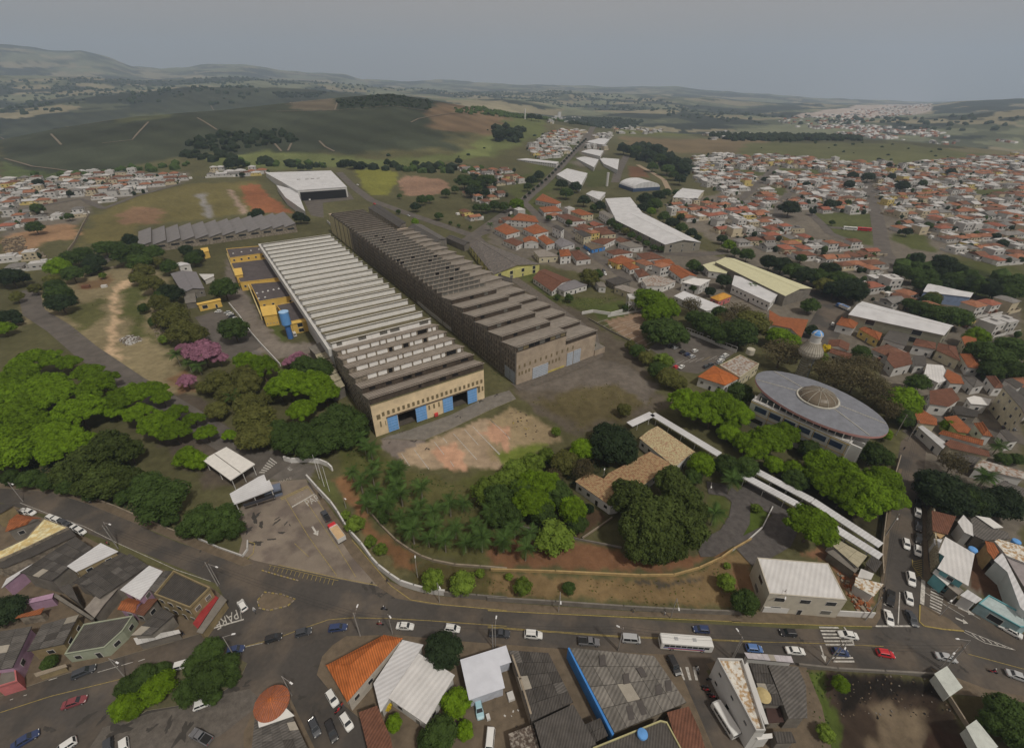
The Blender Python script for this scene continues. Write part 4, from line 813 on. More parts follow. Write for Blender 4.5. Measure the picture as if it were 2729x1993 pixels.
def building(c, pts, z, wall, roof, label, kind='flat', rise=1.2, ov=.35, sheets=None, win=True, par=0., z0=None, name='house', cat='house', group=None, step=3.4, size=(1.2,1.2),world=False, parm=None, door=True, under=None, wins=99):
    P = [tuple(p) for p in pts] if world else [tuple(G(c, x, y, z)[:2]) for x, y in pts]
    A = sum(P[i][0]*P[(i+1) % len(P)][1]-P[(i+1) % len(P)][0]*P[i][1] for i in range(len(P)))
    if A < 0: P = P[::-1]
    g = min(hs(*p) for p in P) if z0 is None else z0
    if z0 is None and not world and abs(g) > .5:      # on a slope: height above the ground
        z = z+g
    cx = sum(p[0] for p in P)/len(P); cy = sum(p[1] for p in P)/len(P)
    r = thing(name, label, cat, (cx, cy, g),group); Wp = inset(P, ov) if not par else P; z = z+0.; 
    mb = MB(); mb.prism(Wp, g-1., z-.02,0); part(mb, 'wall', wall, r)
    n = len(P)
    def emit(quads, m):
        for Q in quads:
            if sheets:
                L1 = math.dist(Q[0], Q[1]); L2 = math.dist(Q[1], Q[2]); na = max(1, round(L1/sheets[0])); nb = max(1, round(L2/sheets[1]))
                for i in range(na):
                    for j in range(nb):
                        def pt(s, t):
                            a = [Q[0][k]+(Q[1][k]-Q[0][k])*s for k in range(3)]; b = [Q[3][k]+(Q[2][k]-Q[3][k])*s for k in range(3)] if len(Q) == 4 else list(Q[2])
                            return [a[k]+(b[k]-a[k])*t for k in range(3)]
                        h = RB.uniform(.02, .06); e = .03
                        K = [pt(i/na, j/nb),pt((i+1)/na, j/nb),pt((i+1)/na, (j+1)/nb),pt(i/na, (j+1)/nb)]
                        c0 = [sum(k[q] for k in K)/4 for q in range(3)]; K = [tuple(c0[q]+(k[q]-c0[q])*.975 for q in range(3)) for k in K]
                        up = [(k[0], k[1], k[2]+.06+h+(.05 if q in (0,1) else 0)) for q, k in enumerate(K)]; mb = MB(); mb.face(up)
                        for q in range(4): mb.face([K[q], K[(q+1) % 4], up[(q+1) % 4], up[q]])
                        mm = m
                        u = RB.random()
                        if u < .035: mm = mat('pale_sheet', (.34, .31, .26),var=.2, kind='sheet')
                        elif u < .12 and m in (m_fc, m_fc2): mm = m_fc2 if m is m_fc else m_fc
                        part(mb, 'roof_sheet', mm, r)
            mb = MB(); mb.face(list(Q)); mb.face([(p[0], p[1], p[2]-.15) for p in Q[::-1]])
            for q in range(len(Q)): a, b = Q[q], Q[(q+1) % len(Q)]; mb.face([a, (a[0], a[1], a[2]-.15),(b[0], b[1], b[2]-.15),b])
            part(mb, 'roof', m if not sheets else m_fc2, r)
    if kind == 'flat' or n != 4:
        if sheets and n == 4: emit([[(p[0], p[1], z+(.35 if q < 2 else 0)) for q, p in enumerate(P)]], roof)
        else: emit([[(p[0], p[1], z+.15) for p in P]], roof)
        if par:
            I = inset(P, .25); mb = MB()
            for q in range(n): a, b, c2, d2 = P[q], P[(q+1) % n], I[(q+1) % n], I[q]; mb.prism([a, b, c2, d2], z-.02, z+par, 0)
            part(mb, 'parapet', parm or wall, r)
    else:
        if kind in ('gableB','hipB') or (kind in ('gable','hip') and math.dist(P[0], P[1])+math.dist(P[2], P[3]) < math.dist(P[1], P[2])+math.dist(P[3], P[0])): P = P[1:]+P[:1]
        m1 = lerp(P[3], P[0], .5); m2 = lerp(P[1], P[2], .5); L = math.dist(m1, m2); Wd = (math.dist(P[0], P[3])+math.dist(P[1], P[2]))/4
        t = min(.45, Wd/L) if kind.startswith('hip') else 0
        r1, r2 = lerp(m1, m2, t),lerp(m1, m2,1-t); e = [(p[0], p[1], z) for p in P]; R1, R2 = (*r1, z+rise),(*r2, z+rise)
        qs = [[e[0], e[1], R2, R1], [e[2], e[3], R1, R2]]; emit(qs, roof)
        if t:
            for T in ([e[1], e[2], R2], [e[3], e[0], R1]):
                mb = MB(); mb.face(T); mb.face([(p[0], p[1], p[2]-.15) for p in T[::-1]]); part(mb, 'roof', roof, r)
        else:
            We = Wp if len(Wp) == 4 else P
            for T in ((1,2, R2),(3,0, R1)):
                mb = MB(); a, b, q = e[T[0]], e[T[1]], T[2]; f = .97; cxm = ((e[0][0]+e[2][0])/2,(e[0][1]+e[2][1])/2)
                sh = lambda p, dz=0: (cxm[0]+(p[0]-cxm[0])*.975, cxm[1]+(p[1]-cxm[1])*.975, p[2]-.1+dz); mb.face([sh(a, -.1),sh(b, -.1),sh(q)]); part(mb, 'gable', wall, r)
        if not sheets and rise > .8:
            mb = MB(); mb.tube((*r1, z+rise+.02),(*r2, z+rise+.02), .14, n=5); 
            if t: [mb.tube(e[i], R1 if i in (0,3) else R2, .12, n=5) for i in range(4)]
            part(mb, 'ridge_cap', roof if roof not in (m_wroof,) else m_white, r)
    if win: windows(r, [tuple(p) for p in Wp], g, z, step, size, door=door, maxn=wins)
    return r
S = (2.3,2.0)
m_pw = wavemat('plain_white_roof', (.62, .61, .6),1.1, R(35),depth=.05, var=.16, scale=.25)
# ---- left triangular block
LB = 'in the triangular block'
building('W', [(560,385),(865,500),(330,760),(-120,960),(-120,850),(330,640)], 5, m_bwall, mat('ochre_roof', (.62, .48, .22),col2=(.75, .7, .45),var=.3, scale=.5),'long ochre-yellow stained roof running down from the upper road', win=False, par=.3, name='workshop', cat='workshop')
building('W', [(890,520),(960,600),(420,860),(60,1010),(-100,1000),(330,770)], 4.4, m_bwall, m_fc2, 'dark grey lean-to roof along the ochre-roofed workshop', win=False, name='workshop', cat='workshop')
building('W', [(950,610),(1160,750),(660,1180),(260,1075)], 6, m_conc, m_fc2, 'wide dark corrugated roof between the ochre roof and the small white roof', sheets=S, name='warehouse', cat='warehouse', win=False)
building('W', [(1270,695),(1490,800),(960,1060),(845,985)], 6.5, mat('khaki_wall', (.28, .22, .12),var=.3),m_wroof, 'bright white narrow roof facing the upper road with khaki side wall', win=True)
building('W', [(1500,800),(1652,870),(1100,1240),(920,1200)], 5, m_conc, m_fc2, 'grey corrugated roof right of the narrow white roof with a pale skylight', sheets=S, win=False, name='workshop', cat='workshop')
building('a', [(770,500),(880,570),(590,770),(480,690)], 5, m_conc, m_fc2, 'dark corrugated roof behind the larger white roof by the upper road', sheets=S, win=False, name='workshop', cat='workshop')
building('a', [(885,572),(965,605),(830,775),(712,715)], 6.5, m_pink, m_wroof, 'larger white roof over a pink wall in the middle of the triangular block', win=True)
building('a', [(980,600),(1030,605),(960,745),(865,715)], 6, m_conc, m_fc, 'narrow grey sheet roof wedged beside the larger white roof', sheets=S, win=False)
bl = building('a', [(1035,610),(1250,710),(1130,830),(920,750)], 6.5, mat('khaki_wall', (.28, .22, .12)),m_fc2, 'corner house with red awning stripe at the tip of the triangular block', par=.9, step=2.6)
building('a', [(1262,740),(1295,762),(1172,945),(1142,915)], 3.2, m_conc, mat('dull_red', (.32, .04, .04),var=.3),'bright red lean-to awning along the corner house', win=False, name='awning', cat='awning', kind='flat')
building('a', [(1310,745),(1345,775),(1200,975),(1165,965)], 3., mat('khaki_wall', (.28, .22, .12)),m_conc, 'narrow grey canopy at the very tip of the triangular block', win=False, name='canopy', cat='canopy')
building('a', [(760,760),(840,780),(800,850),(695,830)], 4.2, m_pink, m_clay, 'small orange tiled roof below the larger white roof', kind='gable', rise=.9)
building('a', [(880,770),(940,765),(850,870),(775,850)], 4., m_conc, m_clayb, 'small brown tiled lean-to beside the small orange roof', kind='flat')
building('a', [(960,820),(1035,860),(900,985),(780,990)], 4.5, m_conc, m_fc2, 'dark sheet roof behind the ribbed white fence', sheets=S, win=False)
building('a', [(500,920),(790,870),(730,960),(620,1060),(385,1100)], 3.4, mat('pale_green_wall', (.33, .36, .27),var=.2),m_fc2, 'grey roof with pale green front wall by the lower road', par=.4, win=True)
building('a', [(250,920),(470,860),(380,1040),(165,1085)], 4, mat('khaki_wall', (.28, .22, .12)),m_fc, 'sheet roofed house with sandy front by the lower road', sheets=S, par=0)
building('a', [(0,960),(190,930),(80,1180),(-60,1200)], 5, m_pink, m_fc, 'mauve walled house with grey sheet roof at the left edge', sheets=S)
building('a', [(330,735),(560,885),(545,895),(310,750)], 3, m_conc, m_conc, 'long thin concrete party wall across the yards', win=False, name='party_wall', cat='wall')
building('a', [(110,865),(265,820),(240,860),(90,885)], 3.5, m_bwall, m_clay, 'thin orange tiled roof next to the garden tree', kind='flat', win=False)
building('a', [(340,700),(420,680),(470,790),(400,750)], 4, m_conc, m_fc2, 'small dark roof beside the party wall', win=False)
building('a', [(560,760),(700,660),(750,650),(620,800),(560,880),(500,830)], 4.2, m_conc, mat('pale_slab', (.28, .25, .22),var=.35),'pale concrete slab roof in the middle of the block', win=False)
building('a', [(130,610),(195,560),(40,650),(10,705)], 4.6, m_pink, m_wroof, 'narrow white roof above the mauve yard wall', win=False)
building('a', [(150,775),(320,735),(310,765),(150,800)], 3.5, m_pink, m_pink, 'mauve yard wall with small openings', win=False, name='yard_wall', cat='wall')
building('a', [(100,265),(240,290),(160,325),(30,370)], 5, m_conc, m_clay, 'orange tiled roof in the far left corner by the upper road', kind='gable', rise=1)
building('a', [(-40,205),(90,212),(0,265),(-60,270)], 6, mat('khaki_wall', (.28, .22, .12)),m_fc2, 'dark roof at the left edge beside the upper road', win=False)
building('a', [(790,1000),(1060,950),(1075,975),(815,1045)], 2.6, m_conc, m_white, 'low white ribbed canopy on the lower road', win=False, name='canopy', cat='canopy', sheets=(1.3,3))
building('a', [(0,1200),(100,1185),(110,1260),(-20,1300)], 3.2, mat('coral_wall', (.5, .16, .16)),m_conc, 'coral and white shop front at the left edge', name='shop', cat='shop', par=.6, win=False)
building('a', [(200,1210),(390,1155),(400,1170),(215,1230)], 2.2, mat('khaki_wall', (.28, .22, .12)),m_pale, 'sandy garden wall on the lower road', win=False, name='garden_wall', cat='wall')
# ---- south block
m_or2 = wavemat('orange_tile', (.5, .15, .04), .5, R(-30),depth=.4, var=.35, scale=.5)
building('b', [(485,1160),(700,985),(940,1000),(770,1265),(610,1380)][:0] or [(487,1160),(830,980),(940,1000),(612,1378)], 5.5, mat('white_house_wall', (.5, .46, .4)),m_or2, 'big orange hipped tile roof on the avenue corner', kind='hip', rise=2.2)
building('b', [(940,1012),(1065,1040),(810,1440),(768,1270)], 4.0, m_white, m_wroof, 'long pale ribbed metal roof beside the orange tile roof', sheets=None, win=False, name='workshop', cat='workshop')
building('b', [(1035,1090),(1250,1220),(1080,1510),(855,1355)], 4.2, m_white, m_pw, 'large plain white square roof next to the ribbed metal roof', win=True, name='workshop', cat='workshop')
building('b', [(680,1440),(790,1400),(870,1590),(900,1760),(760,1760)], 4, m_bwall, m_clayb, 'brown tiled strip roof running off the bottom edge', kind='flat', win=False)
building('C', [(30,520),(620,335),(690,550),(540,600),(605,880),(145,1040)], 4, mat('pale_blue_wall', (.5, .53, .6)),mat('bluish_white_sheet', (.62, .64, .7),var=.12, scale=.4),'L-shaped bluish white metal roof over the vehicle yard', win=False, name='garage', cat='garage')
building('C', [(655,395),(1165,430),(1480,1070),(945,1320)], 4.4, m_conc, m_fc2, 'dark patched sheet roof left of the narrow dark yard', sheets=(2.6,2.2),name='warehouse', cat='warehouse', win=False, par=0)
building('C', [(980,1330),(1480,1090),(1600,1290),(1800,1640),(1100,1760)], 4.6, m_conc, m_fc2, 'broken lower sheet roof behind the dark patched warehouse', win=False, name='shed', cat='shed')
building('C', [(1530,1390),(1830,1260),(1927,1500),(1640,1652)], 3.6, m_conc, m_fc2, 'square grey sheet roof against the foot of the blue wall', sheets=S, win=False, name='shed', cat='shed')
building('C', [(650,1470),(960,1350),(1080,1760),(700,1760)], 2.6, m_bwall, mat('scrap_roof', (.1, .075, .06),col2=(.3, .27, .23),var=.5, scale=1.2),'open scrap lean-to with poles on its roof', win=False, name='lean_to', cat='shed')
wall_line('party_wall','stained cream party wall between the yard and the dark patched roof','wall', ('C', [(700,600),(800,900),(930,1340)]),5, .4, m_pale)
bb = building('c', [(482,1055),(985,1105),(1175,1385),(748,1565)], 4.4, m_pale, m_fcs, 'wide ribbed grey store roof with a bright blue side wall', sheets=(3,2.6),name='store', cat='store', win=False, par=0)
Q4 = [tuple(atz('c', x, y, 4.5)[:2]) for x, y in ((474,1060),(482,1055),(748,1565),(736,1574))]; mb = MB(); mb.prism(Q4,0,4.6,0); part(mb, 'side_wall', m_bsign, bb)
for a, b in (((660,1105),(700,1160)),((880,1180),(945,1225)),((800,1215),(840,1265)),((995,1280),(1030,1330)),((1050,1255),(1090,1310)),((820,1405),(870,1480)),((880,1375),(945,1450))):
    mb = MB(); Q = [atz('c', x, y, 4.75)[:2] for x, y in ((a[0], a[1]),(a[0]+35, a[1]-8),(b[0], b[1]),(b[0]-35, b[1]+8))]; mb.prism([tuple(q) for q in Q], 4.7,4.92,0); part(mb, 'skylight', mat('skylight_dark', (.09, .08, .075),var=.2),bb)
building('c', [(620,1652),(1020,1490),(1060,1500),(1200,1760),(700,1800)], 5, mat('yellow_rim', (.45, .42, .22)),m_fc2, 'grey roof with pale rim and blue water tank at the bottom edge', win=False, par=.5, name='workshop', cat='workshop')
building('c', [(1060,1440),(1190,1405),(1260,1560),(1330,1800),(1180,1800)], 4.5, m_conc, m_clayb, 'rusty brown tile roof next to the side street', kind='flat', win=False)
building('F', [(280,325),(655,335),(1000,1410),(855,1410)], 7.5, m_white, mat('peeling_white', (.68, .66, .6),col2=(.42, .28, .15),var=.25, scale=.8),'long tapering building with peeling white roof and high white wall on the side street', par=.9, step=4, size=(.9, .7),name='commercial_building', cat='building')
building('F', [(700,400),(740,360),(1060,1290),(1000,1290),(870,960)], 8.2, m_white, m_white, 'white parapet wall with an oval emblem beside the peeling roof', win=False, name='parapet_wall', cat='wall')
building('F', [(770,370),(1020,390),(1270,1020),(980,1010)], 5.5, m_conc, m_fc2, 'left one of two dark ribbed roofs under the straw sunshade', sheets=S, name='shed', cat='shed', win=False)
building('F', [(1050,400),(1500,430),(1620,720),(1640,1200),(1360,1210)], 5.5, m_conc, m_fc, 'right one of two grey ribbed roofs by the creek lot', name='shed', cat='shed', win=False)
building('F', [(1010,1020),(1230,1040),(1290,1260),(1060,1280)], 3.5, m_bwall, mat('dark_red_roof', (.07, .04, .035)),'small dark brown roof below the two ribbed roofs', win=False, name='shed', cat='shed')
building('F', [(1130,1400),(1400,1400),(1470,1580),(1180,1590)], 4, m_conc, m_fc2, 'small grey roof near the creek at the bottom edge', sheets=S, win=False, name='shed', cat='shed')
building('F', [(850,1450),(1110,1430),(1120,1500),(900,1530)], 5, m_white, m_white, 'white end terrace behind the peeling roof', win=False, name='terrace', cat='building')
building('F', [(690,215),(1400,270),(1430,385),(740,320)], 3.4, m_white, mat('white_canopy', (.55, .52, .55)),'white ribbed bus-stop style canopy on the avenue pavement', win=False, name='canopy', cat='canopy', sheets=(1.2,3))
# ---- round tiled tower house, bottom left
P = atz('b', 160,1375,6)
rt_ = building('b', [(70,1420),(235,1350),(430,1760),(40,1760)], 4.6, m_pale, m_fc, 'grey sheet roof of the corner bar below the round tiled roof', win=False, sheets=S, name='bar', cat='bar', par=0)
r = thing('round_kiosk','round conical orange tiled roof on the corner at the bottom','kiosk', (P[0], P[1], 0))
mb = MB(); mb.lathe((P[0], P[1], 0), [(2.6,0),(2.6,5.4)], 24); part(mb, 'wall', m_pale, r)
mb = MB(); mb.lathe((P[0], P[1], 0), [(3.5,5.2),(3.5,5.35),(1.9,6.2),(.1,7.0)], 28); part(mb, 'roof', wavemat('kiosk_tile', (.36, .13, .07), .4, R(10),depth=.3),r)
mb = MB()
for k in range(14): a = k*math.tau/14; mb.tube((P[0]+3.5*math.cos(a),P[1]+3.5*math.sin(a),5.4),(P[0], P[1], 7.05), .06, n=4)
part(mb, 'rib', m_or2, r)
building('b', [(75,1440),(235,1400),(300,1460),(90,1530)], 5.1, m_pale, mat('white_terrace', (.7, .69, .66),var=.1),'white terrace roof behind the conical tiled roof', win=False, name='terrace', cat='terrace')
# ---- entrance canopies and gatehouse
def canopy(c, pts, z, roof, label, posts=True, th=.35):
    P = [tuple(atz(c, x, y, z)[:2]) for x, y in pts]; A = sum(P[i][0]*P[(i+1) % len(P)][1]-P[(i+1) % len(P)][0]*P[i][1] for i in range(len(P)))
    if A < 0: P = P[::-1]
    r = thing('canopy', label, 'canopy', (sum(p[0] for p in P)/len(P),sum(p[1] for p in P)/len(P),0)); mb = MB(); mb.prism(P, z-th, z, 0, bottom=True); part(mb, 'roof', roof, r)
    I = inset(P, .6)
    if posts:
        for i in range(len(P)):
            for t in (0, .5):
                q = lerp(I[i], I[(i+1) % len(I)], t); mb = MB(); mb.tube((*q, 0),(*q, z-th), .12, n=6); part(mb, 'post', m_white, r)
    return r
cp = canopy('g', [(1485,1445),(1660,1350),(1870,1475),(1690,1595)], 5, mat('canopy_white', (.72, .7, .66),var=.12),'square white entrance canopy with a gutter across its middle')
mb = MB(); a = atz('g', 1575,1402,5.05); b = atz('g', 1765,1540,5.05); mb.tube(a, b, .12, n=5); part(mb, 'gutter', m_conc, cp)
cp = canopy('b', [(-85,145),(85,45),(120,30),(135,70),(150,62),(175,115),(-60,208)], 4.6, m_wroof, 'long white metal gatehouse roof beside the entrance road')
r = thing('gatehouse','dark glazed gatehouse office at the end of the long white roof','gatehouse', G('b', 190,150)); g = G('b', 180,150)
mb = MB(); mb.box((g[0], g[1], 0),(5,3,3.),R(28)); part(mb, 'wall', mat('blue_grey_wall', (.16, .19, .26)),r); mb = MB(); mb.box((g[0], g[1], 1.2),(5.1,3.1,1.1),R(28)); part(mb, 'window', m_glassd, r)
mb = MB(); a = atz('b', 55,178,3.5); mb.box((a[0]+2, a[1]-.2,2.6),(9, .25,1.),R(27)); o = single(mb, 'fascia_sign', mat('fascia_dark', (.05, .05, .06)),'dark fascia band with a round emblem on the gatehouse edge','sign')
# ---- yellow mill offices on the left of the white shed
YL = [(('l', [(10,790),(310,765),(350,825),(40,870)]),7, 'northernmost flat grey roof with yellow fascia beside the white shed'),(('l', [(50,912),(385,872),(470,1040),(130,1080)]),5.4, 'dark roofed mill office with yellow balcony, second from the far end'),
      (('l', [(215,1090),(500,1065),(590,1195),(290,1245)]),5.4, 'dark roofed mill office with four small vents and yellow front'),(('l', [(440,1275),(620,1240),(710,1385),(550,1420)]),5.4, 'dark roofed mill office nearest the blue water tower')]
for (c, P),z, lb in YL: building(c, P, z, m_yelw, mat('tar_roof', (.1, .085, .085),var=.35, scale=.3),lb, name='mill_office', cat='office', par=.5, step=4)
building('l', [(70,958),(140,950),(155,1008),(88,1018)], 7.5, m_yelw, m_yelw, 'small plain yellow block on the outer edge of the mill offices', name='mill_office', cat='office', win=False)
building('l', [(300,1285),(430,1268),(450,1350),(325,1368)], 6.5, m_yelw, m_yelw, 'bright yellow block with a row of tiny vents', name='mill_office', cat='office', step=1.4, size=(.35, .35),door=False, wins=5)
building('l', [(545,1420),(715,1385),(725,1405),(555,1440)], 6, m_yelw, m_yelw, 'yellow gate front beside the blue water tower', name='gate_front', cat='gate', step=5, size=(2.5,2))
building('k', [(1725,848),(1790,838),(1800,870),(1745,885)], 5, m_yelw, m_yelw, 'isolated small yellow cube near the round dark tree', name='kiosk', cat='kiosk', win=False)
wall_line('side_wall','long cream and yellow wall edging the mill offices','wall', ('l', [(30,870),(90,1030),(150,1000),(230,1180),(320,1400)]),4.0, .5, mat('cream_yellow', (.62, .52, .26),var=.2))
wall_line('low_wall','thin white wall between the office lane and the car park','wall', ('g', [(1685,310),(1760,400),(1850,530),(1920,610),(2060,760)]),1.6, .3, m_white)
# covered way along the left of the shed
for k in range(5):
    q = [(520-0+k*24,395+k*58),(610+k*26,375+k*52),(640+k*26,425+k*52),(545+k*26,450+k*58)]
    building('h', q, 5, m_conc, mat('pale_dirty_sheet', (.42, .38, .27),var=.3, scale=.5), ['first','second','third','fourth','last'][k]+' bay from the far end of the pale stepped sheet roof', kind='flat', win=False, name='lean_to', cat='lean-to', sheets=(2.2,3))
building('h', [(470,345),(560,310),(610,365),(525,400)], 5.2, m_conc, m_conc, 'grey flat slab above the stepped pale sheet roof', win=False, name='annexe', cat='annexe')
# house in the trees
r = building('g', [(1250,80),(1440,68),(1500,190),(1340,222)], 5, m_conc, mat('slate_sheet', (.2, .19, .2),var=.2),'grey gabled house among the trees behind the yellow gate front', kind='gableB', rise=1.6)
building('g', [(1345,225),(1430,210),(1440,290),(1360,300)], 3.6, m_conc, m_conc, 'low grey annexe below the grey gabled house', win=False, name='annexe', cat='annexe')
building('g', [(1460,85),(1570,85),(1570,100),(1500,130)], 3.2, m_white, m_white, 'low white wing on the right of the grey gabled house', win=False, name='annexe', cat='annexe')
building('g', [(1440,300),(1615,262),(1622,275),(1450,312)], 4.2, m_yelw, m_yelw, 'yellow portal building with two dark openings facing the car park', name='portal', cat='building', step=4.5, size=(2.6,2.))
building('g', [(1290,5),(1370,0),(1400,15),(1310,28)], 5, m_white, m_wroof, 'small white roofed shelter beyond the grey gabled house', kind='gable', rise=.8)
# blue water tower
g = G('l', 565,1555); r = thing('water_tower','blue cylindrical water tower with a wide top and narrow stem','water tower', g)
mb = MB(); mb.lathe((g[0], g[1], 0), [(1.35,0),(1.35,7.5)], 20); part(mb, 'stem', mat('tank_dark_blue', (.06, .16, .42),var=.1),r)
mb = MB(); mb.lathe((g[0], g[1], 0), [(1.35,7.2),(2.35,8.4),(2.35,15.2),(2.1,15.4)], 24); part(mb, 'tank', m_tank, r)
mb = MB(); mb.lathe((g[0], g[1], 0), [(2.42,15.1),(2.42,15.45),(.1,15.75)], 24); part(mb, 'lid', mat('lid_blue', (.35, .55, .8)),r)
mb = MB(); [mb.tube((g[0]+2.5, g[1]-.2+d, .3),(g[0]+2.5, g[1]-.2+d, 15), .04, n=4) for d in (0, .5)]; part(mb, 'ladder', m_conc, r)
# white warehouse beyond, dark loading mouth
r = building('l', [(335,95),(905,80),(1050,255),(620,285)], 11, m_white, m_wroof, 'huge white warehouse roof behind the mill with an open dark loading front', name='warehouse', cat='warehouse', win=False, kind='flat')
P = [tuple(atz('l', x, y, 0.)[:2]) for x, y in ((640,300),(1040,262))]
for t in (.0, .38, .85): 
    q = lerp(tuple(atz('l', 620,285,11)[:2]),tuple(atz('l', 1050,255,11)[:2]),t+.02); mb = MB(); mb.tube((*q, 0),(*q, 10.8), .35, n=6); part(mb, 'column', m_white, r)
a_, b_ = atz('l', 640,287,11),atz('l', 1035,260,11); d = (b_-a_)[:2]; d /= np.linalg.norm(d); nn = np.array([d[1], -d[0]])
mb = MB(); mb.prism([tuple(a_[:2]+nn*.1),tuple(b_[:2]+nn*.1),tuple(b_[:2]+nn*.4),tuple(a_[:2]+nn*.4)], 0,9.3,0); part(mb, 'dark_mouth_slab', m_dark, r)  # near-black slab stands in for the shade inside the open loading front
building('l', [(440,235),(620,285),(690,465),(520,345)], 8, m_white, m_wroof, 'white side wing of the huge warehouse reaching towards the mill', name='warehouse_wing', cat='warehouse', win=False)
# right flank of the concrete shed
building('l', [(1230,430),(1330,410),(1560,560),(1500,600)], 7, m_bwall, m_fc2, 'dark low roof along the far flank of the concrete shed', name='shed', cat='shed', win=False, kind='gable')
building('l', [(1545,625),(1690,575),(1910,700),(1795,770)], 7, m_conc, m_fc, 'grey gabled shed on the far flank of the concrete mill', name='shed', cat='shed', win=False, kind='gableB', rise=3)
building('l', [(1900,690),(1960,670),(2110,730),(2060,760)], 5, m_conc, m_fc2, 'small grey roof beside the grey gabled shed', name='shed', cat='shed', win=False, kind='gable')
building('m', [(0,1060),(110,1035),(570,1215),(195,1300)], 6, mat('pale_yellow_front', (.55, .52, .2),var=.2),mat('ragged_dark_roof', (.13, .12, .11),col2=(.2, .17, .15),var=.45, scale=.5),'large ragged grey gabled shed with a pale yellow gable front', name='shed', cat='shed', win=True, kind='gableB', rise=3.2, step=9, size=(2.4,2.4))
building('m', [(225,1290),(350,1330),(345,1360),(240,1330)], 4, m_white, m_fc2, 'small grey and white hut between the concrete shed and the ragged shed', name='hut', cat='hut', kind='gable')
building('m', [(510,1325),(605,1252),(820,1340),(665,1432)], 3.6, m_white, m_clayb, 'long brown tiled house standing alone on the grass behind the mill', kind='gableB', rise=2)
building('m', [(662,1385),(845,1338),(950,1380),(762,1432)], 3.8, m_white, mat('slate_sheet', (.2, .19, .2)),'white walled house with plain grey roof joined to the brown tiled one', kind='hip', rise=.8)
building('m', [(1005,1350),(1080,1360),(1100,1400),(1040,1395)], 4, m_white, m_conc, 'small white cube house on the edge of the grass behind the mill')
# white frame monument beside the parking
g = G('i', 1050,70); r = thing('tower_frame','white open-framed tower with criss-cross braces at the car park corner','tower', g)
mb = MB()
for sx in (-1,1):
    for sy in (-1,1): mb.tube((g[0]+sx*2.2, g[1]+sy*2.2,0),(g[0]+sx*2.8, g[1]+sy*2.8,8), .28, n=5)
part(mb, 'leg', m_white, r); mb = MB(); mb.box((g[0], g[1], 8),(6,6,1),0); mb.box((g[0], g[1], 3.8),(4.8,4.8, .5),0); part(mb, 'deck', m_white, r); mb = MB()
for sx in (-1,1): mb.tube((g[0]+2.3*sx, g[1]-2.5, .2),(g[0]-2.6*sx, g[1]-2.6,8), .2, n=4)
part(mb, 'brace', m_white, r)
wall_line('boundary_wall','white wall edging the small brick-paved car park','wall', ('i', [(690,105),(770,90),(900,110),(1030,75)]),1.8, .4, m_white)
wall_line('boundary_wall','white bay fence around the brick-paved car park','wall', ('i', [(880,125),(1130,82),(1245,138)]),1.2, .3, m_white)
wall_line('boundary_wall','kerb-like wall on the mill side of the brick-paved car park','wall', ('i', [(740,140),(900,230),(1100,330),(1180,380)]), .8, .3, m_conc)
# tan tiled long house in the park
m_lt = mat('light_tile', (.48, .42, .25),col2=(.34, .2, .12),var=.25, scale=1.1)
building('i', [(1110,1010),(1245,922),(1520,1110),(1375,1225)], 4.5, m_white, m_lt, 'pale tiled rectangular pavilion beside the covered walkway', kind='gable', rise=.7)
building('i', [(885,1270),(1190,1112),(1345,1200),(960,1500),(900,1510),(640,1330),(740,1262),(850,1310)], 4.2, m_white, m_tan, 'long tan tiled house with white side wall beneath the great tree', win=True)
# white walkways
def walkway(label, spec, z, wd):
    P = [tuple(atz(spec[0], x, y, z)[:2]) for x, y in spec[1]]; r = thing('covered_walkway', label, 'walkway', (*P[0], 0))
    for a, b in zip(P, P[1:]):
        dx, dy = b[0]-a[0], b[1]-a[1]; l = math.hypot(dx, dy); nx, ny = -dy/l*wd/2, dx/l*wd/2; mb = MB()
        mb.prism([(a[0]-nx, a[1]-ny),(b[0]-nx, b[1]-ny),(b[0]+nx, b[1]+ny),(a[0]+nx, a[1]+ny)], z-.3, z, 0, bottom=True); part(mb, 'roof', m_wroof, r)
        for k in range(int(l/5)):
            q = lerp(a, b, (k+.5)/int(l/5))
            for s in (-.8, .8): mb = MB(); mb.tube((q[0]+nx*s, q[1]+ny*s, 0),(q[0]+nx*s, q[1]+ny*s, z-.3), .12, n=5); part(mb, 'post', m_white, r)
    return r
walkway('white covered walkway bending around the pale tiled pavilion', ('i', [(1040,910),(1208,832),(1700,1130)]),3.4,3.2)
walkway('longer inner white covered walkway down to the side street', ('e', [(30,15),(385,205),(885,518)]),3.4,3.)
walkway('outer white covered walkway parallel to the side street end', ('e', [(110,-10),(480,185),(885,450)]),3.4,3.)
# ---- white block and shops at the right
building('e', [(150,525),(570,560),(682,778),(222,740)], 7.5, mat('cream_block', (.5, .46, .38),var=.15),m_pw, 'big plain white flat roof on a cream block by the avenue', par=.25, name='office_block', cat='building', size=(2.4,1.4),step=6)
building('e', [(568,430),(625,415),(800,520),(745,590)], 3.6, m_white, mat('pale_dirty_sheet', (.42, .38, .27)),'long narrow pale sheet roof parallel to the outer walkway', name='shed', cat='shed', win=False, sheets=(2.2,2.5))
building('e', [(560,490),(600,478),(755,590),(730,615)], 3., m_conc, m_conc, 'low grey strip roof below the long pale sheet roof', name='shed', cat='shed', win=False)
building('e', [(790,560),(830,515),(893,552),(850,615)], 4.2, m_bwall, m_fc2, 'small dark square roof at the end of the walkways', name='hut', cat='hut', win=False)
building('e', [(765,590),(842,620),(825,655),(745,640)], 3.8, m_white, m_white, 'small white flat roof below the dark square roof', name='hut', cat='hut')
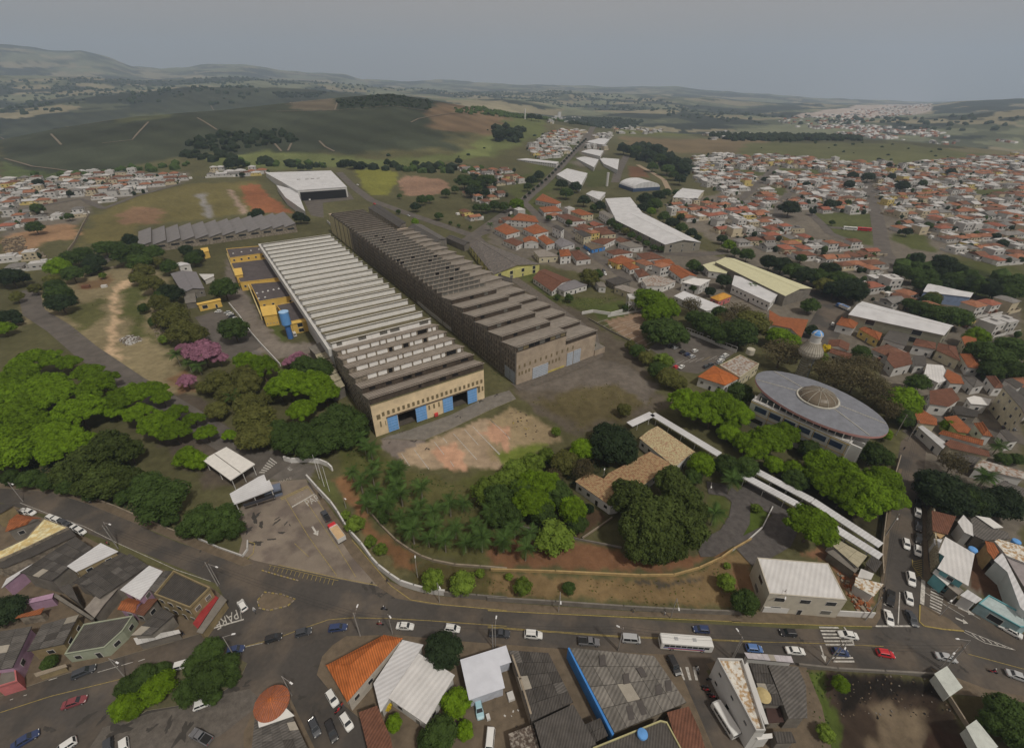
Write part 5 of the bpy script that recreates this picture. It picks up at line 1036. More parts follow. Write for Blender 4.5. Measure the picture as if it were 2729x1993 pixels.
building('e', [(735,640),(900,682),(840,755),(725,690)], 3.4, m_white, mat('peeling_white', (.6, .58, .5)),'irregular white canopy roof near the street corner', name='canopy', cat='canopy', win=False)
wall_line('boundary_wall','white painted street wall with faded lettering in front of the cream block','wall', ('e', [(180,845),(500,862),(830,880)]),2.3, .25, m_white)
wall_line('boundary_wall','pale wall on the left of the side street beside the park','wall', ('e', [(885,640),(878,520),(890,390),(915,200),(960,40),(990,-60)]),2.0, .3, m_pale)
wall_line('boundary_wall','tall lettered cream wall along the parked cars','wall', ('E', [(345,300),(345,560),(365,800),(385,1060)]),4.2, .4, mat('lettered_cream', (.45, .4, .28),col2=(.2, .16, .12),var=.2, scale=1.5))
building('E', [(560,615),(930,830),(850,1235),(460,1010),(550,860),(475,815)], 6.5, m_cyan, m_pw, 'turquoise walled shop with a large clean white roof', name='shop', cat='shop', win=True, par=0, ov=.9)
building('E', [(400,1065),(440,1020),(640,1175),(590,1230)], 4.2, m_cyan, m_white, 'low turquoise and white front annexe of the clean white roofed shop', name='shop', cat='shop', win=False)
building('E', [(590,1240),(640,1180),(800,1300),(730,1350)], 3.6, m_conc, mat('pale_slab', (.28, .25, .22)),'low grey steps and canopy next to the turquoise annexe', name='canopy', cat='canopy', win=False)
building('E', [(745,1350),(840,1280),(1025,1400),(940,1455)], 4, m_white, m_wroof, 'plain white square shop roof between two turquoise shops', name='shop', cat='shop', win=False)
building('E', [(970,1460),(1100,1355),(1553,1600),(1600,1760),(1500,1760)], 3.2, mat('pale_cyan_wall', (.3, .42, .44)),mat('pale_turquoise', (.42, .5, .5),var=.25),'pale turquoise shop with dark openings at the right edge', name='shop', cat='shop', win=True, size=(2.6,1.8),step=5, par=.5, parm=m_cyan)
building('E', [(390,285),(700,360),(590,590),(400,540)], 4.5, m_bwall, m_clayb, 'weathered brown roof behind the lettered wall', win=False)
building('E', [(410,560),(440,525),(560,590),(500,640)], 4, mat('tan_wall', (.45, .3, .15)),mat('tan_wall', (.45, .3, .15)),'small tan block between the lettered wall and the clean white roof', win=False)
building('E', [(415,640),(520,650),(480,760),(420,700)], 4, m_white, m_wroof, 'tiny white roof wedged behind the lettered wall', win=False)
building('E', [(715,430),(790,340),(900,460),(915,610),(800,560)], 5, m_white, m_pw, 'slender white curved roof below the dark trees at the right', win=False)
building('E', [(880,400),(940,355),(1180,500),(1340,560),(1380,640),(1060,665),(920,600)], 4.6, m_conc, m_fc, 'wide grey sheet roof right of the slender white roof', win=False, name='shed', cat='shed')
building('E', [(940,350),(1120,380),(1290,500),(1170,510)], 5, m_white, m_white, 'white triangular slab behind the wide grey sheet roof', win=False)
building('E', [(1060,670),(1170,690),(1240,810),(1170,900),(1090,800)], 5.5, mat('tan_wall', (.45, .3, .15)),m_clay, 'small orange roof with tan wall in the right-hand block', win=False)
building('E', [(1180,670),(1230,645),(1553,740),(1600,960),(1330,850)], 6, m_white, mat('peeling_white', (.6, .58, .5)),'large mottled white roof at the right edge', win=False)
building('E', [(1170,910),(1280,815),(1553,1350),(1620,1620),(1500,1500),(1340,1060)], 5.5, m_white, m_wroof, 'narrow white roof strip beside the brown empty plot', win=False)
building('E', [(1290,810),(1620,950),(1700,1400),(1540,1230)], 5.2, m_conc, mat('pinkish_grey_roof', (.3, .27, .27)),'pinkish grey flat roof at the right edge', win=False)
# bill-boards, retaining wall and blocks around the creek
wall_line('bridge_parapet','long low parapet of the avenue bridge over the creek lot','parapet', ('e', [(395,1165),(620,1190),(900,1205),(1215,1222)]),1.0, .4, m_conc)
wall_line('retaining_wall','thin pale wall running down the edge of the creek lot','wall', ('e', [(1270,1340),(1400,1545),(1480,1680)]),1.2, .3, m_pale)
def panel_block(c, pts, z, m, label, cat='block'):
    P = [tuple(atz(c, x, y, z)[:2]) for x, y in pts]; mb = MB(); mb.prism(P, -.2, z, 0); r = thing(cat.replace(' ','_'),label, cat, (*P[0], 0)); part(mb, 'wall', m, r); mb = MB(); mb.prism(inset(P if sum(P[i][0]*P[(i+1) % 4][1]-P[(i+1) % 4][0]*P[i][1] for i in range(4)) > 0 else P[::-1], -.15),z, z+.12,0, bottom=True); part(mb, 'roof', m, r); return r
m_gw = mat('greenish_white', (.55, .58, .54),var=.2)
panel_block('e', [(1205,1215),(1275,1172),(1362,1290),(1290,1340)], 2.6, m_gw, 'small greenish white hut on the corner of the creek lot','pump hut')
panel_block('e', [(1392,1530),(1450,1490),(1570,1640),(1480,1690)], 2.6, m_gw, 'second greenish white hut further down the creek lot wall','store hut')
# ---- disc-roofed round building and its observation tower
DZ = 14.5
OUT = [(200,580),(260,540),(400,527),(530,545),(650,580),(800,622),(1000,690),(1200,790),(1400,905),(1530,985),(1620,1075),(1640,1140),(1610,1200),(1530,1235),(1400,1225),(1200,1180),(1000,1120),(800,1050),(600,960),(420,860),(280,750),(205,660)]
PO = np.array([atz('t', x, y, DZ)[:2] for x, y in OUT]); cc = PO.mean(0); cov = np.cov((PO-cc).T); wv_, ev = np.linalg.eigh(cov)
a1 = np.sqrt(2*wv_[1]); b1 = np.sqrt(2*wv_[0]); th = math.atan2(ev[1,1], ev[0,1]); print('disc', cc, a1, b1, math.degrees(th))
el = lambda r, t: (cc[0]+a1*r*math.cos(t)*math.cos(th)-b1*r*math.sin(t)*math.sin(th),cc[1]+a1*r*math.cos(t)*math.sin(th)+b1*r*math.sin(t)*math.cos(th))
r = thing('civic_building','white building crowned by a huge grey oval disc roof with a brown dome','building', (*cc, 0))
NS = 48; ts = [math.tau*k/NS for k in range(NS)]
for k in range(24):                        # roofing segments of the disc
    mb = MB(); t0, t1 = math.tau*k/24, math.tau*(k+.5)/24, ; t1 = math.tau*(k+1)/24; tm = (t0+t1)/2
    for (r0, z0),(r1, z1) in (((.27, DZ+1.2),(.6, DZ+.75)),((.6, DZ+.75),(1., DZ+.1))):
        for ta, tb in ((t0, tm),(tm, t1)):
            mb.face([(*el(r0, ta),z0),(*el(r1, ta),z1),(*el(r1, tb),z1),(*el(r0, tb),z0)])
    part(mb, 'roof_panel', m_metal, r)
mb = MB()
for i in range(NS): t0, t1 = ts[i], ts[(i+1) % NS]; mb.face([(*el(1, t0),DZ+.1),(*el(1, t0),DZ-.8),(*el(1, t1),DZ-.8),(*el(1, t1),DZ+.1)]); mb.face([(*el(1, t1),DZ-.8),(*el(1, t0),DZ-.8),(*el(.3, t0),DZ-.9),(*el(.3, t1),DZ-.9)])
part(mb, 'rim', mat('pink_rim', (.5, .26, .24),var=.15),r)
mb = MB()
for t in (math.pi*.14, math.pi*.86, math.pi*1.14, math.pi*1.86):
    n = 12
    for s in range(n): r0, r1 = .28+.7*s/n, .28+.7*(s+1)/n; zf = lambda q: DZ+1.28-(q-.27)*1.36 if q < .6 else DZ+.83-(q-.6)*1.62; mb.tube((*el(r0, t),zf(r0)),(*el(r1, t),zf(r1)), .16, n=4, cap=False)
part(mb, 'seam', mat('seam_cream', (.5, .48, .42)),r)
DR_ = 6.6
mb = MB(); mb.lathe((cc[0], cc[1], DZ+1.1), [(DR_, 0)]+[(DR_*math.cos(a),3.6*math.sin(a)) for a in np.linspace(0,1.5,7)], 28); part(mb, 'dome', mat('bronze_dome', (.15, .12, .085),var=.2, rough=.4),r)
mb = MB(); mb.lathe((cc[0], cc[1], DZ+1.0), [(DR_+.6,0),(DR_+.6, .5),(DR_, .5),(DR_, 0)], 28)
for k in range(12):
    a = k*math.tau/12; pr = None
    for e in np.linspace(0,1.5,6):
        q = (cc[0]+DR_*1.01*math.cos(e)*math.cos(a),cc[1]+DR_*1.01*math.cos(e)*math.sin(a),DZ+1.15+3.65*math.sin(e))
        if pr: mb.tube(pr, q, .07, n=4, cap=False)
        pr = q
part(mb, 'dome_rib', mat('seam_cream', (.5, .48, .42)),r)
# walls beneath: facade line from pixels
WQ = [atz('t', *p, 11.5)[:2] for p in ((180,850),(1270,1330))]; d = WQ[1]-WQ[0]; Lw = np.linalg.norm(d); d /= Lw; nn = np.array([-d[1], d[0]])
fw_ = lambda s, t, z=0.: (WQ[0][0]+d[0]*s+nn[0]*t, WQ[0][1]+d[1]*s+nn[1]*t, z)
mb = MB(); mb.prism([fw_(0,0)[:2], fw_(Lw, 0)[:2], fw_(Lw, 16)[:2], fw_(0,16)[:2]], 0,11.5,0); part(mb, 'wall', m_white, r)
mb = MB(); mb.prism([fw_(2,1.5)[:2], fw_(Lw-2,1.5)[:2], fw_(Lw-2,14)[:2], fw_(2,14)[:2]], 11.5, DZ-.8,0); part(mb, 'gallery_glazing', m_glassd, r)
for k in range(15): q = fw_(.6+k*(Lw-1.2)/14, .5); mb = MB(); mb.tube(q, (q[0], q[1], DZ-.8), .16, n=5); part(mb, 'column', m_frame, r)
def fpan(s0, s1, z0, z1, out, m, nm):
    mb = MB(); mb.prism([fw_(s0,-out)[:2], fw_(s1,-out)[:2], fw_(s1, .05)[:2], fw_(s0, .05)[:2]], z0, z1,0, bottom=True); return part(mb, nm, m, r)
for k in range(6):
    s0 = 2+k*(Lw-3)/6; fpan(s0, s0+4.4,7.6,9.8, .05, mat('blue_glass', (.04, .06, .12),rough=.2, spec=.6),'window'); fpan(s0, s0+4.4,2.4,4.4, .05, m_glassd, 'window'); fpan(s0+5.4, s0+5.6,0,11, .12, mat('ochre_trim', (.5, .36, .14)),'pilaster')
fpan(0, Lw, 10.6,10.9, .12, mat('ochre_trim', (.5, .36, .14)),'cornice'); fpan(0, Lw, 6.0,6.25, .1, mat('ochre_trim', (.5, .36, .14)),'string_course')
for k in range(4): mb = MB(); q = fw_(Lw-1,1+k*3.6); mb.prism([fw_(Lw, 1+k*3.6)[:2], fw_(Lw+3.2,1+k*3.6)[:2], fw_(Lw+3.2,1.6+k*3.6)[:2], fw_(Lw, 1.6+k*3.6)[:2]], 0,10.8,0); part(mb, 'side_fin', m_white, r)
# tower
g = G('j', 462,660); r = thing('lookout_tower','observation tower with ribbed pale cone, white drum and blue striped cap','tower', g); g = (g[0], g[1], 0)
mb = MB(); mb.lathe(g, [(3.0,0),(3.0,20)], 18); part(mb, 'shaft', mat('mossy_shaft', (.22, .2, .13),var=.35),r)
mb = MB()
for k in range(5): a = -1.2+k*.28; mb.tube((g[0]+3.1*math.cos(a),g[1]+3.1*math.sin(a),0),(g[0]+3.1*math.cos(a),g[1]+3.1*math.sin(a),19), .16, n=4)
for k in range(12): mb.lathe((g[0], g[1], 1.5+k*1.5), [(3.15,0),(3.15, .2)], 18)
part(mb, 'stair_cage', mat('cage_grey', (.3, .32, .33)),r)
m_cone = mat('pale_cone', (.42, .39, .33),var=.25)
mb = MB(); mb.lathe((*g[:2], 0), [(3.2,16.2),(5.4,17),(5.9,18.6),(5.6,20.5),(4.2,23),(3.1,25.4)], 28); part(mb, 'cone', m_cone, r)
mb = MB()
for k in range(28):
    a = k*math.tau/28; pr = None
    for rr_, z in ((5.45,17),(5.95,18.6),(5.65,20.5),(4.25,23),(3.15,25.4)):
        q = (g[0]+rr_*math.cos(a),g[1]+rr_*math.sin(a),z)
        if pr: mb.tube(pr, q, .1, n=4, cap=False)
        pr = q
part(mb, 'cone_rib', mat('dark_rib', (.22, .19, .15)),r)
mb = MB(); mb.lathe((*g[:2], 0), [(2.5,24),(2.5,29.5),(2.8,29.6),(2.8,30.2)], 24); part(mb, 'drum', m_white, r)
for k in range(16):
    a0, a1_ = k*math.tau/16,(k+1)*math.tau/16; mb = MB()
    for (r0, z0),(r1, z1) in (((2.7,30.2),(2.4,31.2)),((2.4,31.2),(1.3,32.2)),((1.3,32.2),(.05,32.6))): mb.face([(g[0]+r0*math.cos(a0),g[1]+r0*math.sin(a0),z0),(g[0]+r0*math.cos(a1_),g[1]+r0*math.sin(a1_),z0),(g[0]+r1*math.cos(a1_),g[1]+r1*math.sin(a1_),z1),(g[0]+r1*math.cos(a0),g[1]+r1*math.sin(a0),z1)])
    part(mb, 'cap_stripe', m_tank if k % 4 else m_white, r)
r.scale = (.84, .84, .77)
# long warehouses on the right
building('j', [(790,225),(885,135),(1505,300),(1440,365)], 8, mat('olive_grey_wall', (.3, .29, .22),var=.2),m_wroof, 'long white-roofed warehouse with grey-green wall right of the tower', kind='gable', rise=2., name='warehouse', cat='warehouse', step=14, size=(4,2.6),door=False)
building('n', [(-130,1010),(20,985),(625,1215),(415,1275)], 7, m_conc, mat('cream_sheet', (.6, .58, .38),var=.12),'pale cream-roofed warehouse in front of the tree belt', kind='gableB', rise=2.2, name='warehouse', cat='warehouse', win=False)
building('n', [(20,1115),(120,1140),(375,1245),(300,1330),(0,1190)], 5.5, m_white, m_wroof, 'white complex with blue posts below the pale cream warehouse', name='school', cat='building')
building('n', [(1480,1240),(1525,1175),(1870,1255),(1850,1285)], 6.5, mat('barn_blue', (.25, .33, .5)),m_wroof, 'lone white-roofed barn with bluish gable in front of the wood', kind='gable', rise=1.6, name='barn', cat='barn', win=False)
building('m', [(1090,690),(1290,680),(1385,800),(1175,860)], 7, m_white, m_wroof, 'square head of the bent white warehouse with a red-brown stripe', name='warehouse', cat='warehouse', win=False)
building('m', [(1175,862),(1387,802),(1860,1040),(1570,1058)], 7, mat('brick_grey_wall', (.26, .24, .2),var=.2),m_wroof, 'long white body of the bent warehouse with a brick gable end', kind='gableB', rise=3, name='warehouse', cat='warehouse', win=True, step=9, size=(1.6,2.2))
# arched hall
g = G('m', 1360,610); r = thing('sports_hall','white arched hall with dark blue base','hall', g); mb = MB(); hw, hl = 17., 20.; ca, sa = math.cos(R(20)),math.sin(R(20))
pt = lambda x, y, z: (g[0]+x*ca-y*sa, g[1]+x*sa+y*ca, z)
prf = [(-hl*math.cos(a),4+7*math.sin(a)) for a in np.linspace(0, math.pi, 13)]
for (x0, z0),(x1, z1) in zip(prf, prf[1:]): mb.face([pt(x0,-hw, z0),pt(x1,-hw, z1),pt(x1, hw, z1),pt(x0, hw, z0)]); mb.face([pt(x0,-hw, z0),pt(x0,-hw, 3.9),pt(x1,-hw, 3.9),pt(x1,-hw, z1)])
part(mb, 'roof', m_wroof, r); mb = MB(); mb.prism([pt(-hl-.3,-hw-.3,0)[:2], pt(hl+.3,-hw-.3,0)[:2], pt(hl+.3, hw, 0)[:2], pt(-hl-.3, hw, 0)[:2]], -1,4.2,0); part(mb, 'base', mat('navy_base', (.05, .08, .15)),r)
for (q, z, wl, rf, lb, kd) in (
    ([(1630,680),(1710,605),(1885,625),(1830,690)], 6, mat('cream_wall2', (.55, .5, .36)),m_wroof, 'white gabled hall with cream front beyond the bent warehouse','gableB'),
    ([(700,490),(785,430),(950,480),(890,595)], 6, m_white, m_wroof, 'large white sloping commercial roof beside the climbing avenue','flat'),
    ([(935,650),(985,625),(1095,640),(1040,700)], 5, m_white, m_wroof, 'white hipped roof left of the arched hall','hip'),
    ([(530,700),(590,650),(740,720),(700,735)], 5, m_white, m_clay, 'white house with orange top at the fork of the avenue','hip'),
    ([(380,350),(460,340),(720,390),(700,412)], 6, m_white, m_wroof, 'long white industrial roof left of the climbing avenue','flat'),
    ([(930,210),(1000,175),(1130,195),(1080,260)], 6, m_white, m_wroof, 'white block high on the right of the climbing avenue','flat'),
    ([(900,290),(960,260),(1080,290),(1050,350)], 6, m_white, m_wroof, 'second white block down the right of the climbing avenue','flat'),
    ([(860,340),(920,320),(1040,360),(1000,440)], 6, m_white, m_wroof, 'third white block down the right of the climbing avenue','flat'),
    ([(1050,350),(1080,340),(1205,355),(1190,460),(1080,400)], 6, m_white, m_wroof, 'white commercial building beside the short wide avenue','flat'),
    ([(1040,795),(1080,785),(1165,830),(1130,850)], 7, m_white, m_conc, 'white annexe with windows at the head of the bent warehouse','flat'),
    ([(665,915),(700,900),(765,930),(740,950)], 8, m_white, m_fc2, 'tall plain white cube house with dark roof','flat'),
    ([(850,955),(900,940),(985,985),(920,1000)], 7, mat('cream_wall2', (.55, .5, .36)),m_fc2, 'cream two-storey house beside the blue-walled pool','flat'),
    ([(915,1055),(980,1040),(1095,1075),(985,1100)], 3, m_bsign, m_pave, 'terrace with a bright blue perimeter wall','flat'),
    ([(330,860),(400,805),(530,830),(560,880)], 6, m_white, m_clay, 'grand orange hipped house at the fork','hip'),
    ([(200,930),(290,885),(410,950),(300,980)], 4.5, m_white, m_clay, 'orange roofed villa nearest the dark mill flank','hip'),
    ([(430,930),(540,890),(640,950),(520,975)], 5, m_white, m_clay, 'orange roofed villa with blue pool wall','hip'),
    ([(270,1025),(350,1000),(440,1040),(380,1070)], 4, m_white, m_clayb, 'brown hipped house above the ragged grey shed','hip'),
    ([(430,1010),(530,995),(560,1040),(440,1040)], 5, m_white, m_clay, 'white house with bright orange ridge roof','gable'),
    ([(550,1000),(600,975),(690,1040),(620,1060)], 5, m_white, m_clay, 'orange roofed house beside the tall chimney block','hip'),
    ([(680,1040),(740,1000),(850,1050),(740,1080)], 4, m_white, mat('slate_sheet', (.2, .19, .2)),'grey roofed house in the middle of the villas','hip'),
    ([(515,1110),(600,1095),(720,1150),(560,1160)], 4.5, mat('cream_wall2', (.55, .5, .36)),mat('pale_slab', (.28, .25, .22)),'cream house with patchy grey terrace','flat'),
    ([(720,1100),(800,1095),(820,1145),(730,1155)], 6, m_white, m_clay, 'white two-storey house with bright orange roof over the lane','hip'),
    ([(805,1110),(880,1100),(980,1170),(860,1185)], 4, m_white, m_clayb, 'brown roofed house right of the two-storey orange one','hip'),
    ([(970,1030),(1050,1005),(1180,1010),(1080,1060)], 4.5, m_white, m_clayb, 'brown tiled house above the blue perimeter wall','hip'),
    ([(830,920),(900,915),(990,945),(900,955)], 4, m_white, m_clayb, 'brown house behind the cream two-storey house','hip'),
    ([(990,925),(1080,915),(1180,970),(1060,980)], 4, mat('cream_wall2', (.55, .5, .36)),m_clayb, 'wide brown house on the warehouse street','hip'),
    ([(700,820),(790,810),(940,865),(800,875)], 4.5, m_white, m_clayb, 'broad brown roofed villa with palm','hip'),
    ([(810,790),(880,770),(1000,815),(900,825)], 6, mat('cream_wall2', (.55, .5, .36)),m_clay, 'yellowish villa with white gable and orange roof','hip'),
    ([(560,760),(690,745),(750,790),(600,800)], 4, m_white, m_clay, 'orange roofed house below the fork','hip'),
    ([(1090,1110),(1200,1090),(1320,1120),(1160,1140)], 4, m_white, m_clayb, 'long brown roofed house along the lane','hip'),
    ([(1110,1180),(1220,1140),(1340,1190),(1190,1215)], 4.2, mat('yellow_soft', (.6, .45, .15)),m_clay, 'orange and yellow L-shaped house along the lane','hip'),
    ([(1220,1210),(1280,1190),(1370,1240),(1290,1260)], 3.6, m_white, m_clay, 'small orange roof next to the orange and yellow house','hip'),
    ([(1190,1050),(1290,1030),(1400,1075),(1290,1085)], 4, m_white, m_conc, 'grey flat roofed house between brown roofs','flat'),
    ([(1340,1130),(1460,1115),(1570,1165),(1400,1180)], 4, m_white, m_clayb, 'brown roofed house near the warehouse gable','hip'),
    ([(1460,1190),(1560,1170),(1650,1210),(1500,1225)], 4, m_white, m_clay, 'orange strip roof near the warehouse gable','gable'),
    ([(1580,1240),(1680,1225),(1830,1310),(1700,1330)], 4, m_white, m_clay, 'bright orange long house in front of the cream warehouse','gable'),
    ([(1380,1340),(1480,1300),(1660,1350),(1560,1390),(1420,1390)], 4.2, m_white, mat('mottled_roof', (.4, .38, .35),col2=(.25, .15, .1),var=.3, scale=.5),'big mottled grey and white roof beside the cars','flat'),
    ([(1320,1260),(1390,1250),(1450,1300),(1360,1320)], 4, m_white, m_clayb, 'small brown roof left of the mottled roof','hip'),
    ([(1090,1340),(1200,1310),(1300,1350),(1170,1380)], 3.8, m_conc, m_fc2, 'dark grey roof near the lane end','hip'),
    ([(1160,1400),(1230,1380),(1400,1430),(1300,1450)], 3.8, mat('cream_wall2', (.55, .5, .36)),mat('pale_slab', (.28, .25, .22)),'cream walled building with pale slab roof near the grass','flat'),
    ([(1700,1360),(1800,1325),(1935,1340),(1850,1390)], 6, m_white, m_white, 'plain white two-storey house right of the bright orange long house','flat'),
    ([(1930,1480),(2030,1440),(2103,1470),(2000,1510)], 4, mat('coral_wall', (.5, .16, .16)),mat('amber_roof', (.55, .28, .05),var=.2),'amber roofed house with red eaves','hip'),
    ([(1640,1470),(1720,1430),(2050,1560),(1900,1590)], 4, m_white, m_wroof, 'white terrace roof under the pale leafless tree','flat'),
    ([(1870,1220),(1960,1195),(2103,1230),(2060,1290),(1920,1270)], 4.5, m_white, mat('cream_sheet', (.6, .58, .38)),'pale yellow roof left of the cream warehouse','flat')):
    building('m', q, z, wl, rf, lb, kind=kd, rise=1.6, win=True, step=4.2)
for (q, z, wl, rf, lb, kd) in (
    ([(705,290),(745,240),(870,265),(830,320)], 4.5, m_white, m_clay, 'orange roofed terrace nearest the side street cars','hip'),
    ([(860,320),(900,305),(1020,350),(1000,400)], 4.5, mat('yellow_soft', (.6, .45, .15)),m_clay, 'orange roofed house with bright yellow front','hip'),
    ([(1020,390),(1070,330),(1210,360),(1180,440)], 4.5, m_white, m_fc, 'grey roofed house below the long white warehouse','flat'),
    ([(1225,430),(1250,385),(1385,415),(1380,460)], 5, m_white, m_clayb, 'brown roofed house right of the grey one under the warehouse','hip'),
    ([(1385,465),(1400,415),(1520,440),(1550,540)], 5, mat('cream_wall2', (.55, .5, .36)),m_clayb, 'large brown roof with cream eaves in the right town','hip'),
    ([(1555,380),(1575,370),(1655,375),(1660,435),(1580,440)], 7, mat('cream_wall2', (.55, .5, .36)),m_clay, 'tall salmon house with orange roof','flat'),
    ([(1545,490),(1650,480),(1690,590),(1600,580)], 4.5, m_white, m_clay, 'orange roof below the tall salmon house','hip'),
    ([(645,440),(660,395),(800,420),(790,470)], 4, m_white, m_clayb, 'brown tiled roof next to the yellow flowering tree','gable'),
    ([(660,480),(670,455),(820,490),(800,530)], 4, m_white, m_clayb, 'lower brown tiled roof next to the yellow flowering tree','gable'),
    ([(1050,530),(1070,480),(1200,480),(1225,560),(1100,590)], 5, m_white, m_clayb, 'square brown roof with white porch','flat'),
    ([(1225,505),(1310,500),(1320,570),(1240,570)], 4.5, m_white, m_fc2, 'small slate grey roof beside the square brown roof','flat'),
    ([(1320,560),(1430,570),(1480,660),(1400,690),(1300,640)], 4.5, m_white, m_pw, 'large white roof cluster in the right town','flat'),
    ([(1440,640),(1460,595),(1550,640),(1575,695),(1480,690)], 5, m_white, m_clay, 'orange roof right of the white roof cluster','flat'),
    ([(1340,740),(1490,720),(1545,800),(1470,850),(1340,830)], 5, m_white, m_clayb, 'reddish square roof with a white gable on its left','flat'),
    ([(1240,900),(1270,855),(1390,930),(1390,975),(1260,960)], 5, mat('cream_wall2', (.55, .5, .36)),m_clay, 'bright orange roof at the head of the side street','flat'),
    ([(1435,920),(1520,908),(1620,1000),(1600,1030),(1530,1020)], 5, mat('yellow_green_wall', (.42, .5, .2)),m_clay, 'orange roof with yellow-green wall','flat'),
    ([(1640,960),(1700,950),(1770,1050),(1700,1040)], 4.5, m_white, m_clay, 'small orange roof right of the yellow-green wall','hip'),
    ([(1400,1030),(1430,1025),(1690,1080),(1700,1110)], 5, m_white, m_clay, 'long upper orange roof along the cross street','gable'),
    ([(1440,1100),(1480,1070),(1740,1150),(1750,1190),(1480,1130)], 4.5, mat('cream_wall2', (.55, .5, .36)),m_clayb, 'long brown roof below the long orange roof','flat'),
    ([(1830,715),(1870,700),(1980,780),(1980,900),(1960,860)], 11, mat('cream_wall2', (.55, .5, .36)),m_fc, 'tall cream apartment house with small windows at the right edge','flat'),
    ([(1490,850),(1530,840),(1680,880),(1660,920),(1520,900)], 4, m_conc, m_fc2, 'dark slab roof in the right town','flat'),
    ([(1590,790),(1640,775),(1760,800),(1740,840),(1620,830)], 4.5, m_white, m_white, 'white terraced roof in the right town','flat'),
    ([(1810,1010),(1860,1000),(1950,1080),(1880,1090)], 4.5, m_white, m_fc2, 'dark roof with white parapet near the right edge','flat'),
    ([(1260,985),(1290,975),(1460,1100),(1430,1135)], 4, m_white, mat('glass_front', (.5, .5, .5)),'white glazed row along the side street head','flat'),
    ([(1480,1190),(1560,1170),(1700,1200),(1640,1230)], 4, m_conc, m_fc, 'grey sheet roof behind the leafless tree','gable'),
    ([(1640,1260),(1700,1210),(1980,1290),(1980,1340)], 4.5, m_white, mat('mottled_roof', (.4, .38, .35)),'mottled pale roof range at the right edge','flat'),
    ([(1800,1370),(1840,1350),(1980,1400),(1980,1460)], 4.5, m_white, m_fc, 'long grey roof at the right edge behind the dark trees','flat'),
    ([(1720,640),(1790,640),(1850,720),(1780,720)], 4.5, m_white, m_clayb, 'brown roof left of the tall cream apartment house','hip'),
    ([(1840,665),(1900,655),(1980,700),(1940,730)], 5, m_white, m_fc2, 'dark roof with white rim beside the tall cream apartment house','flat'),
    ([(1560,640),(1640,640),(1720,700),(1640,715)], 4.5, m_white, m_fc, 'grey roof in the middle of the right town','hip'),
    ([(255,195),(330,240),(520,260),(470,385),(400,320),(250,290)], 4.5, m_white, m_clay, 'big irregular orange roof left of the striped car park','flat')):
    building('j', q, z, wl, rf, lb, kind=kd, rise=1.4, win=True, step=4.2)
r = building('i', [(1540,560),(1660,478),(1850,570),(1740,625)], 5, m_white, m_or2, 'orange hipped roof of the park office beside its car park', kind='hip', rise=1.6)
building('i', [(1700,480),(1850,405),(1990,470),(1850,570)], 5.5, mat('cream_wall2', (.55, .5, .36)),mat('mottled_roof', (.4, .38, .35)),'flat mottled roof wing with a round tank behind the park office', step=3, win=True, par=.4)
g = atz('j', 122,490,5.5); mb = MB(); mb.lathe((g[0], g[1], 5.5), [(1.9,0),(1.9,2.6),(1.7,2.7)], 20); single(mb, 'round_tank', mat('tank_cream', (.5, .47, .38)),'round cream water tank on the mottled flat roof','water tank')
for (c, x, y, z, lb) in (('c', 915,1570,5.6, 'blue dome-shaped water tank on the pale-rimmed roof at the bottom'),('E', 905,780,6.6, 'deep blue water tank at the corner of the clean white roof'),('E', 1450,680,5.5, 'bright blue round water tank near the right edge')):
    g = atz(c, x, y, z); r = thing('water_tank', lb, 'water tank', (g[0], g[1], z)); mb = MB(); mb.lathe((g[0], g[1], z-1.2), [(.85,0),(1., 1.5)], 18); part(mb, 'tank', m_tank, r); mb = MB(); mb.lathe((g[0], g[1], z+.3), [(1.08,0),(.95, .25),(.2, .45)], 18); part(mb, 'lid', m_tank, r)
g = atz('F', 985,845,7.5); r = thing('sunshade','round straw coloured parasol standing on the ribbed roof','parasol', (g[0], g[1], 5.5)); mb = MB(); mb.lathe((g[0], g[1], 7.2), [(1.6,0),(.9, .4),(.05, .7)], 20); part(mb, 'canopy', mat('straw', (.5, .4, .2),var=.25),r); mb = MB(); mb.tube((g[0], g[1], 5.6),(g[0], g[1], 7.4), .07); part(mb, 'pole', m_pole, r)
# perimeter walls
wall_line('perimeter_wall','curved tall white wall along the entrance road','wall', ('b', [(378,60),(440,130),(520,215),(560,272),(600,340),(640,395),(700,460),(760,545),(800,590),(870,645),(930,685),(1010,712),(1100,735),(1190,745)]),2.2, .45, m_white)
wall_line('perimeter_wall','grey perimeter wall along the north side of the avenue','wall', ('b', [(1190,747),(1380,765),(1556,780)]),1.7, .4, m_conc)
wall_line('perimeter_wall','grey wall continuing east along the avenue to the cream block','wall', ('c', [(0,778),(400,802),(800,830),(1200,852),(1500,862)]),1.7, .4, m_conc)
wall_line('garden_wall','short curved white wall above the flagpoles','wall', ('h', [(300,1175),(350,1190),(460,1185),(560,1195),(620,1220),(650,1250)]),2.0, .5, m_white)
wall_line('garden_wall','pale low wall winding below the palm garden','wall', ('b', [(750,265),(820,345),(900,425),(980,480),(1050,520),(1120,545),(1250,572),(1400,582),(1556,595)]), .9, .4, m_pale)
wall_line('garden_wall','low ochre terrace wall below the great tree','wall', ('c', [(20,600),(400,612),(900,635),(1100,632),(1250,590),(1380,530),(1450,480),(1556,420)]), .9, .4, mat('ochre_wall', (.42, .3, .14),var=.3))
wall_line('garden_wall','thin concrete wall crossing the red soil garden','wall', ('c', [(80,318),(260,358),(400,385),(540,420),(790,468)]), .7, .3, m_conc)
wall_line('garden_wall','short slanting wall beside the tan tiled house','wall', ('c', [(560,412),(660,345),(735,292)]), .8, .3, m_pale)
wall_line('perimeter_wall','low grey wall above the upper left road','wall', ('a', [(-60,85),(140,92),(300,108),(470,145),(690,228),(900,318),(1050,378)]), .9, .3, m_pale)
